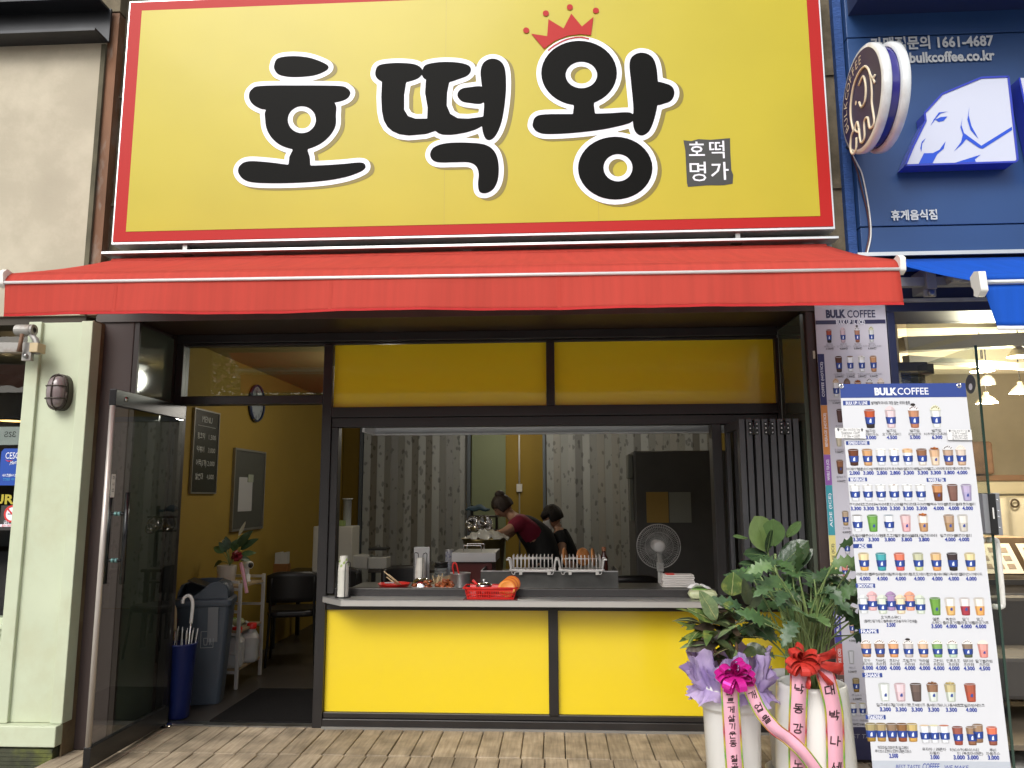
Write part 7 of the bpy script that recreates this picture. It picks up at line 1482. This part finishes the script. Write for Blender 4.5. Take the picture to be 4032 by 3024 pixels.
def hand(mb, w, d, nrm, m, curl=.5):
    w, d, nrm = Vector(w), Vector(d).normalized(), Vector(nrm).normalized(); s_ = d.cross(nrm).normalized(); n = s_.cross(d)
    mb.tube([w-d*.01, w+d*.03, w+d*.07, w+d*.088], [.024,.034,.038,.030], m, 10)
    for k, L in enumerate((.066,.078,.074,.058)):
        b = w+d*.082+s_*(-.030+.020*k); mb.tube([b, b+d*L*.42-n*L*.08*curl, b+d*L*.75-n*L*.35*curl, b+d*L*.92-n*L*.65*curl], [.0095,.009,.008,.006], m, 7)
    b = w+d*.025-s_*.034; mb.tube([b, b-s_*.022+d*.024-n*.01, b-s_*.026+d*.05-n*.02], [.012,.011,.008], m, 7)
SKIN = mat('skin', (.42,.24,.16), .5, 0, .4, var=.05); HAIR = mat('dark hair', (.012,.008,.007), .5, 0, .5, bump=.6, bscale=160); HAIRB = mat('dark brown hair', (.022,.011,.008), .5, 0, .5, bump=.6, bscale=160)
MAGT = mat('magenta red shirt', (.20,.006,.030), .8, var=.1, vscale=20, bump=.3, bscale=30); BLKT = mat('black cloth', (.010,.010,.011), .85, var=.2, vscale=14, bump=.4, bscale=22); TROU = mat('charcoal trousers', (.02,.02,.022), .85)

def person(label, K, rad, hd, bun, mask, sleeve_m, apron_m, fringe, seed):
    o = thing('person', label, 'person', (K['pelvis'].x, K['pelvis'].y, 0))
    E = [('pelvis','spine'),('spine','chest'),('chest','neck'),('neck','headb')]
    for s_ in 'nf': E += [('chest','sh'+s_),('sh'+s_,'el'+s_),('el'+s_,'wr'+s_),('pelvis','hip'+s_),('hip'+s_,'kn'+s_),('kn'+s_,'an'+s_),('an'+s_,'to'+s_)]
    mb = MB(); vs, fs = grow(K, E, rad); mb.add(vs, fs, SKIN, True); P = head(mb, hd[0], hd[1], hd[2], SKIN)
    for s_ in 'nf': hand(mb, K['wr'+s_], K['wr'+s_]-K['el'+s_], Vector((0,0,1)), SKIN, .8)
    eyes(mb, P); mb.build('body', o)
    # shirt with short sleeves
    J = {k: K[k] for k in ('pelvis','spine','chest','shn','shf')}; J['neck'] = K['chest'].lerp(K['neck'], .55); J['slen'] = K['shn'].lerp(K['eln'], .72); J['slef'] = K['shf'].lerp(K['elf'], .72)
    r2 = {'pelvis':.155,'spine':.148,'chest':.160,'shn':.085,'shf':.085,'neck':.075,'slen':.070,'slef':.070}
    vs, fs = grow(J, [('pelvis','spine'),('spine','chest'),('chest','neck'),('chest','shn'),('chest','shf'),('shn','slen'),('shf','slef')], r2); MB().add(vs, fs, sleeve_m, True).build('shirt', o)
    if apron_m:
        J = {k: K[k] for k in ('pelvis','spine','chest')}; J['low'] = K['pelvis']+Vector((-.02,0,-.42)); J['up'] = K['chest'].lerp(K['neck'],.62); J['kn'] = K['chest'].lerp(K['shn'],.55)+Vector((.03,0,.02)); J['kf'] = K['chest'].lerp(K['shf'],.55)+Vector((.03,0,.02))
        vs, fs = grow(J, [('pelvis','spine'),('spine','chest'),('pelvis','low'),('chest','up'),('chest','kn'),('chest','kf')], {'pelvis':.185,'spine':.172,'chest':.168,'low':.21,'up':.085,'kn':.075,'kf':.075}); MB().add(vs, fs, apron_m, True).build('apron', o)
    J = {'pelvis': K['pelvis']}; 
    for s_ in 'nf': J.update({'hip'+s_: K['hip'+s_], 'kn'+s_: K['kn'+s_], 'cu'+s_: K['kn'+s_].lerp(K['an'+s_], .9)})
    vs, fs = grow(J, [e for s_ in 'nf' for e in (('pelvis','hip'+s_),('hip'+s_,'kn'+s_),('kn'+s_,'cu'+s_))], {'pelvis':.14, **{k+s_: v for s_ in 'nf' for k, v in (('hip',.105),('kn',.078),('cu',.065))}}); MB().add(vs, fs, TROU, True).build('trousers', o)
    hair(o, P, HAIRB if bun else HAIR, fringe, seed)
    if bun:
        b = MB(); cc = P(0,-.055,.115); rg = random.Random(2); b.grid(20, 14, lambda u, v: cc+Vector((.052*math.cos(2*PI*u)*math.sin(PI*v)*(1+.08*math.sin(u*44)), .050*math.sin(2*PI*u)*math.sin(PI*v), .045*math.cos(PI*v))), HAIRB); b.build('hair_bun', o)
    if mask:
        b = MB(); b.grid(14, 10, lambda u, v: P(.062*math.sin((u-.5)*2.6)*(1-.25*v), .030+.085*math.cos((u-.5)*2.6)*(1-.16*v)+.012*math.sin(PI*v), -.005-.095*v), mat('white face mask', (.62,.62,.60), .8)); 
        for s_ in (-1,1): b.tube([P(s_*.058,.05,-.02), P(s_*.076,.01,-.005), P(s_*.078,-.012,-.01)], .002, mat('white face mask', (.62,.62,.60), .8), 5)
        b.build('face_mask', o, solid=.002)
    return o
def pose(y, pel, spi, che, nek, hdb, eln, wrn, elf, wrf, hipdy=.10, shd=.17):
    K = {'pelvis': at(*pel, y), 'spine': at(*spi, y), 'chest': at(*che, y), 'neck': at(*nek, y), 'headb': at(*hdb, y)}
    ax = Vector((0,1,0)); K['shn'] = K['chest']-ax*shd+Vector((-.04,0,.03)); K['shf'] = K['chest']+ax*shd+Vector((-.04,0,.03))
    K['eln'] = at(*eln[:2], eln[2]); K['wrn'] = at(*wrn[:2], wrn[2]); K['elf'] = at(*elf[:2], elf[2]); K['wrf'] = at(*wrf[:2], wrf[2])
    for s_, g in (('n',-1),('f',1)):
        K['hip'+s_] = K['pelvis']+ax*g*hipdy+Vector((0,0,-.06)); K['kn'+s_] = Vector((K['pelvis'].x-.06, y+g*hipdy, .48)); K['an'+s_] = Vector((K['pelvis'].x, y+g*hipdy, .08)); K['to'+s_] = Vector((K['pelvis'].x-.15, y+g*hipdy, .03))
    return K
RAD = {'pelvis':.13,'spine':.125,'chest':.135,'neck':.055,'headb':.058,'shn':.065,'shf':.065,'eln':.045,'elf':.045,'wrn':.028,'wrf':.028,'hipn':.09,'hipf':.09,'knn':.062,'knf':.062,'ann':.042,'anf':.042,'ton':.03,'tof':.03}
yw = 2.45
K = pose(yw, (2168,2205), (2118,2120), (2062,2068), (2012,2030), (1992,2008), (1985,2098,2.18), (1915,2112,2.05), (2000,2110,2.66), (1925,2122,2.35))
person('worker with hair bun in a black apron over a magenta shirt bending over the bowl', K, RAD, (at(1980,1996,yw), (-.72,-.25,-.62), (-.45,0,.9)), True, False, MAGT, BLKT, False, 1)
ym = 2.72
K = pose(ym, (2235,2250), (2232,2190), (2222,2120), (2198,2082), (2190,2062), (2215,2175,2.48), (2160,2195,2.38), (2180,2180,2.9), (2140,2190,2.75))
person('seated worker in a black shirt wearing a white face mask', K, RAD, (at(2176,2036,ym), (-.88,-.30,-.36), (-.2,0,.95)), False, True, BLKT, None, True, 5)
# ------------------------------------------------------------------ coffee shop interior
WGL = mat('warm white lamp glow', (1.0,.86,.55), .5, emit=3.5)
def pendant(px, py, y, label, size=.09):
    p = at(px, py, y); o = thing('pendant_lamp', label, 'pendant lamp', p, 'pendant lamps in the coffee shop')
    MB().lathe([(size,0),(size*.95,.012),(size*.6,.05),(size*.25,.075),(.02,.10)], p, mat('cream shade', (.45,.40,.28), .5), 24).build('shade', o); MB().lathe([(0,-.004),(size*.93,.002)], p, WGL, 24).build('bulb_glow', o); MB().tube([p+Vector((0,0,.10)), Vector((p.x,p.y,3.198))], .004, BLACKPL, 6).build('cord', o)
    L = bpy.data.lights.new('pendant_light','POINT'); L.energy = 60; L.color = (1,.88,.66); L.shadow_soft_size = .07; lo = bpy.data.objects.new('pendant_light', L); C.objects.link(lo); lo.location = p+Vector((0,0,-.10)); attach(lo, o)
pendant(3868,1462,.9, 'lit pendant lamp behind the top corner of the glass door'); pendant(3885,1588,1.6, 'lit pendant lamp beside the edge of the glass door'); pendant(4015,1404,.6, 'lit pendant lamp at the right edge of the picture, upper one'); pendant(4020,1548,1.4, 'lit pendant lamp at the right edge of the picture, lower one')
cl = thing('ceiling_pipe', 'cream ceiling duct running across the coffee shop', 'duct', (3.6,1,2.9))
MB().bar((2.48,.15,2.62),(6.0,1.6,2.98), .12, .10, mat('cream duct', (.42,.38,.28), .6)).build('duct', cl); MB().bar((2.48,.05,2.50),(6.0,2.6,2.75), .05, .05, mat('cream duct', (.42,.38,.28), .6)).build('rail', cl)
sp_ = thing('track_light', 'steel spot lamp hanging behind the glass door', 'spot lamp', at(3890,1515,1.2)); p = at(3890,1515,1.2); MB().lathe([(.06,0),(.055,.04),(.03,.075),(0,.085)], p, STEEL, 20).build('shade', sp_); MB().tube([p+Vector((0,0,.08)),(p.x,p.y,3.19)], .005, BLACKPL, 6).build('cord', sp_)
tv = thing('wall_unit', 'dark boxy unit high on the coffee shop side wall', 'unit', (2.6,.5,2.2)); a, b = at(3535,1470,.3), at(3590,1505,.3); MB().box(2.461,2.70,.25,.75,a.z-.20,a.z-.02,mat('dark teal box', (.03,.04,.04), .4)).build('box', tv, bevel=.006); MB().box(2.463,2.75,.22,.78,a.z-.018,a.z+.06,mat('dark grey shelf', (.06,.06,.06), .5)).build('shelf', tv)
# back counter wall, curtain, boxes
lw = thing('low_partition', 'pale partition wall with rail at the back of the coffee shop', 'partition', (4.6,3.2,0)); MB().box(2.47,6.88,3.2,3.3,.0,1.72,mat('pale partition', (.44,.39,.27), .7)).build('wall', lw); MB().box(2.465,6.88,3.17,3.198,1.70,1.76,mat('brown rail', (.16,.09,.05), .6)).build('rail', lw)
cu = thing('curtain', 'cream grommet curtain hanging on the partition', 'curtain', (4.3,3.1,.9)); MB().grid(60, 4, lambda u, v: (3.6+1.6*u, 3.10+.035*math.sin(u*42), 1.52-.80*v), mat('cream curtain', (.50,.46,.36), .85)).build('cloth', cu, solid=.004); MB().tube([(3.5,3.10,1.55),(5.3,3.10,1.55)], .012, STEELD, 8).build('rod', cu)
for k in range(6): x = 3.68+.29*k; MB().lathe([(.028,0),(.045,.004),(.05,0)], (x,3.055,1.46), mat('bronze ring', (.12,.09,.06), .4, .6), 16, Matrix.Rotation(PI/2,3,'X')).build('grommet', cu)
bo_ = thing('brown_bag', 'brown paper parcel on top of the partition', 'parcel', (4.35,3.25,1.76)); MB().box(4.05,4.7,3.10,3.4,1.765,2.12,mat('brown paper', (.15,.085,.05), .8, var=.3)).build('parcel', bo_, bevel=.03)
sc = thing('service_counter', 'low coffee shop counter with open menus and cardboard boxes', 'counter', (3.8,1.3,0)); MB().box(2.9,6.0,.9,1.6,.0,.86,mat('counter tan', (.22,.18,.13), .6, var=.15)).build('body', sc); MB().box(2.85,6.0,.85,1.65,.862,.90,mat('counter dark top', (.05,.045,.04), .3)).build('top', sc)
for k in range(4): MB().box(2.95+.42*k,3.32+.42*k,.835,.848,.28,.80,mat('panel print %d' % (k % 2), ((.30,.27,.22),(.20,.19,.18))[k % 2], .6, var=.3, vscale=14)).build('front_panel', sc)
for k in range(4):
    x = 2.98+.36*k; m_ = MB(); m_.add([(x,.92,.94),(x+.31,.92,.94),(x+.31,1.10,1.16),(x,1.10,1.16)], [(0,1,2,3)], mat('menu card', (.52,.48,.40), .6))
    for i in range(3):
        for j in range(3): u, v = .12+.28*i, .15+.27*j; q4 = [(x+.31*a_, .92+.18*b_-.002, .94+.22*b_+.002) for a_, b_ in ((u,v),(u+.18,v),(u+.18,v+.16),(u,v+.16))]; m_.poly(q4, mat('menu photo', (.20,.15,.11), .6))
    m_.build('menu_card', sc, solid=.002)
tag(MB().box(3.2,3.9,1.25,1.6,.902,1.20,mat('cardboard', (.20,.135,.08), .8, var=.1)).build('cardboard_box', bevel=.004), 'brown cardboard box on the coffee shop counter', 'box')
gl_ = thing('cake_case', 'glass topped display on the coffee shop counter', 'display case', (4.4,1.3,.9)); MB().box(4.0,4.9,1.0,1.5,.902,1.14,GLASS).build('glass', gl_); MB().box(3.98,4.92,.98,1.52,1.142,1.165,STEEL).build('lid', gl_)
DKF = mat('dark sofa', (.055,.05,.045), .7)
sfa = thing('dark_bench', 'dark upholstered bench below the glass in the coffee shop', 'bench', (3.4,.4,0)); MB().box(2.75,5.5,.15,.62,.18,.46,DKF).build('seat', sfa, bevel=.03); MB().box(2.75,5.5,.63,.74,.18,.80,DKF).build('backrest', sfa, bevel=.03)
for x in (2.85,5.4): MB().box(x-.03,x+.03,.2,.6,0,.179,DKF).build('leg', sfa)

# ------------------------------------------------------------------ across the street (seen in the glass)
hs = thing('tiled_house', 'low house with orange tiled roof across the street behind the viewer', 'house', (-6,-22,0)); TIL = mat('orange roof tile', (.36,.13,.06), .8, var=.2, vscale=8)
MB().box(-22,6,-26,-20,0,5.0,mat('grey house wall', (.34,.33,.30), .8, var=.1)).build('wall', hs)
rfm = MB()
for i in range(34):
    x = -22.4+i*.85; rfm.grid(6, 1, lambda u, v: (x+.85*u, -19.4-3.6*v, 5.05+2.0*v+.10*math.sin(PI*u)), TIL)
o = rfm.build('roof', hs); o['kind'] = 'stuff'
for k in range(5): w = MB().box(-19+5*k,-17.4+5*k,-19.99,-19.95,1.2,2.5,mat('house window', (.05,.06,.07), .1)).build('window', hs)
b2 = thing('pale_block', 'pale flat roofed block across the street behind the viewer', 'building', (14,-26,0)); MB().box(8,24,-34,-24,0,8,mat('pale render', (.45,.44,.42), .8, var=.08)).build('wall', b2)
for k in range(12): MB().box(9+3.6*(k % 4),10.6+3.6*(k % 4),-23.99,-23.95,1.3+2.3*(k//4),2.6+2.3*(k//4),mat('house window', (.05,.06,.07), .1)).build('window', b2)
tr_ = thing('street_tree', 'leafy street tree standing at the kerb behind the viewer', 'tree', (-7.6,-13.5,0)); MB().tube([(-7.6,-13.5,0),(-7.55,-13.5,1.6),(-7.65,-13.4,3.2),(-7.6,-13.5,4.6)], [.14,.12,.09,.04], BARK, 10).build('trunk', tr_)
rg = random.Random(8); cm_ = MB(); LT = mat('tree leaf', (.07,.13,.03), .5, var=.3, vscale=4)
for k in range(2600):
    while True:
        p = Vector((rg.uniform(-1,1),rg.uniform(-1,1),rg.uniform(-1,1)))
        if p.length < 1 and rg.random() < .35+.65*p.length: break
    c_ = Vector((-7.6,-13.5,4.2))+Vector((p.x*1.7,p.y*1.7,p.z*2.1)); d = Vector((rg.gauss(0,1),rg.gauss(0,1),rg.gauss(0,.6))).normalized()*.11; s_ = d.cross(Vector((rg.gauss(0,1),rg.gauss(0,1),rg.gauss(0,1)))).normalized()*.05
    cm_.add([c_-d,c_+s_,c_+d,c_-s_], [(0,1,2,3)], LT)
o = cm_.build('crown', tr_); o['kind'] = 'stuff'
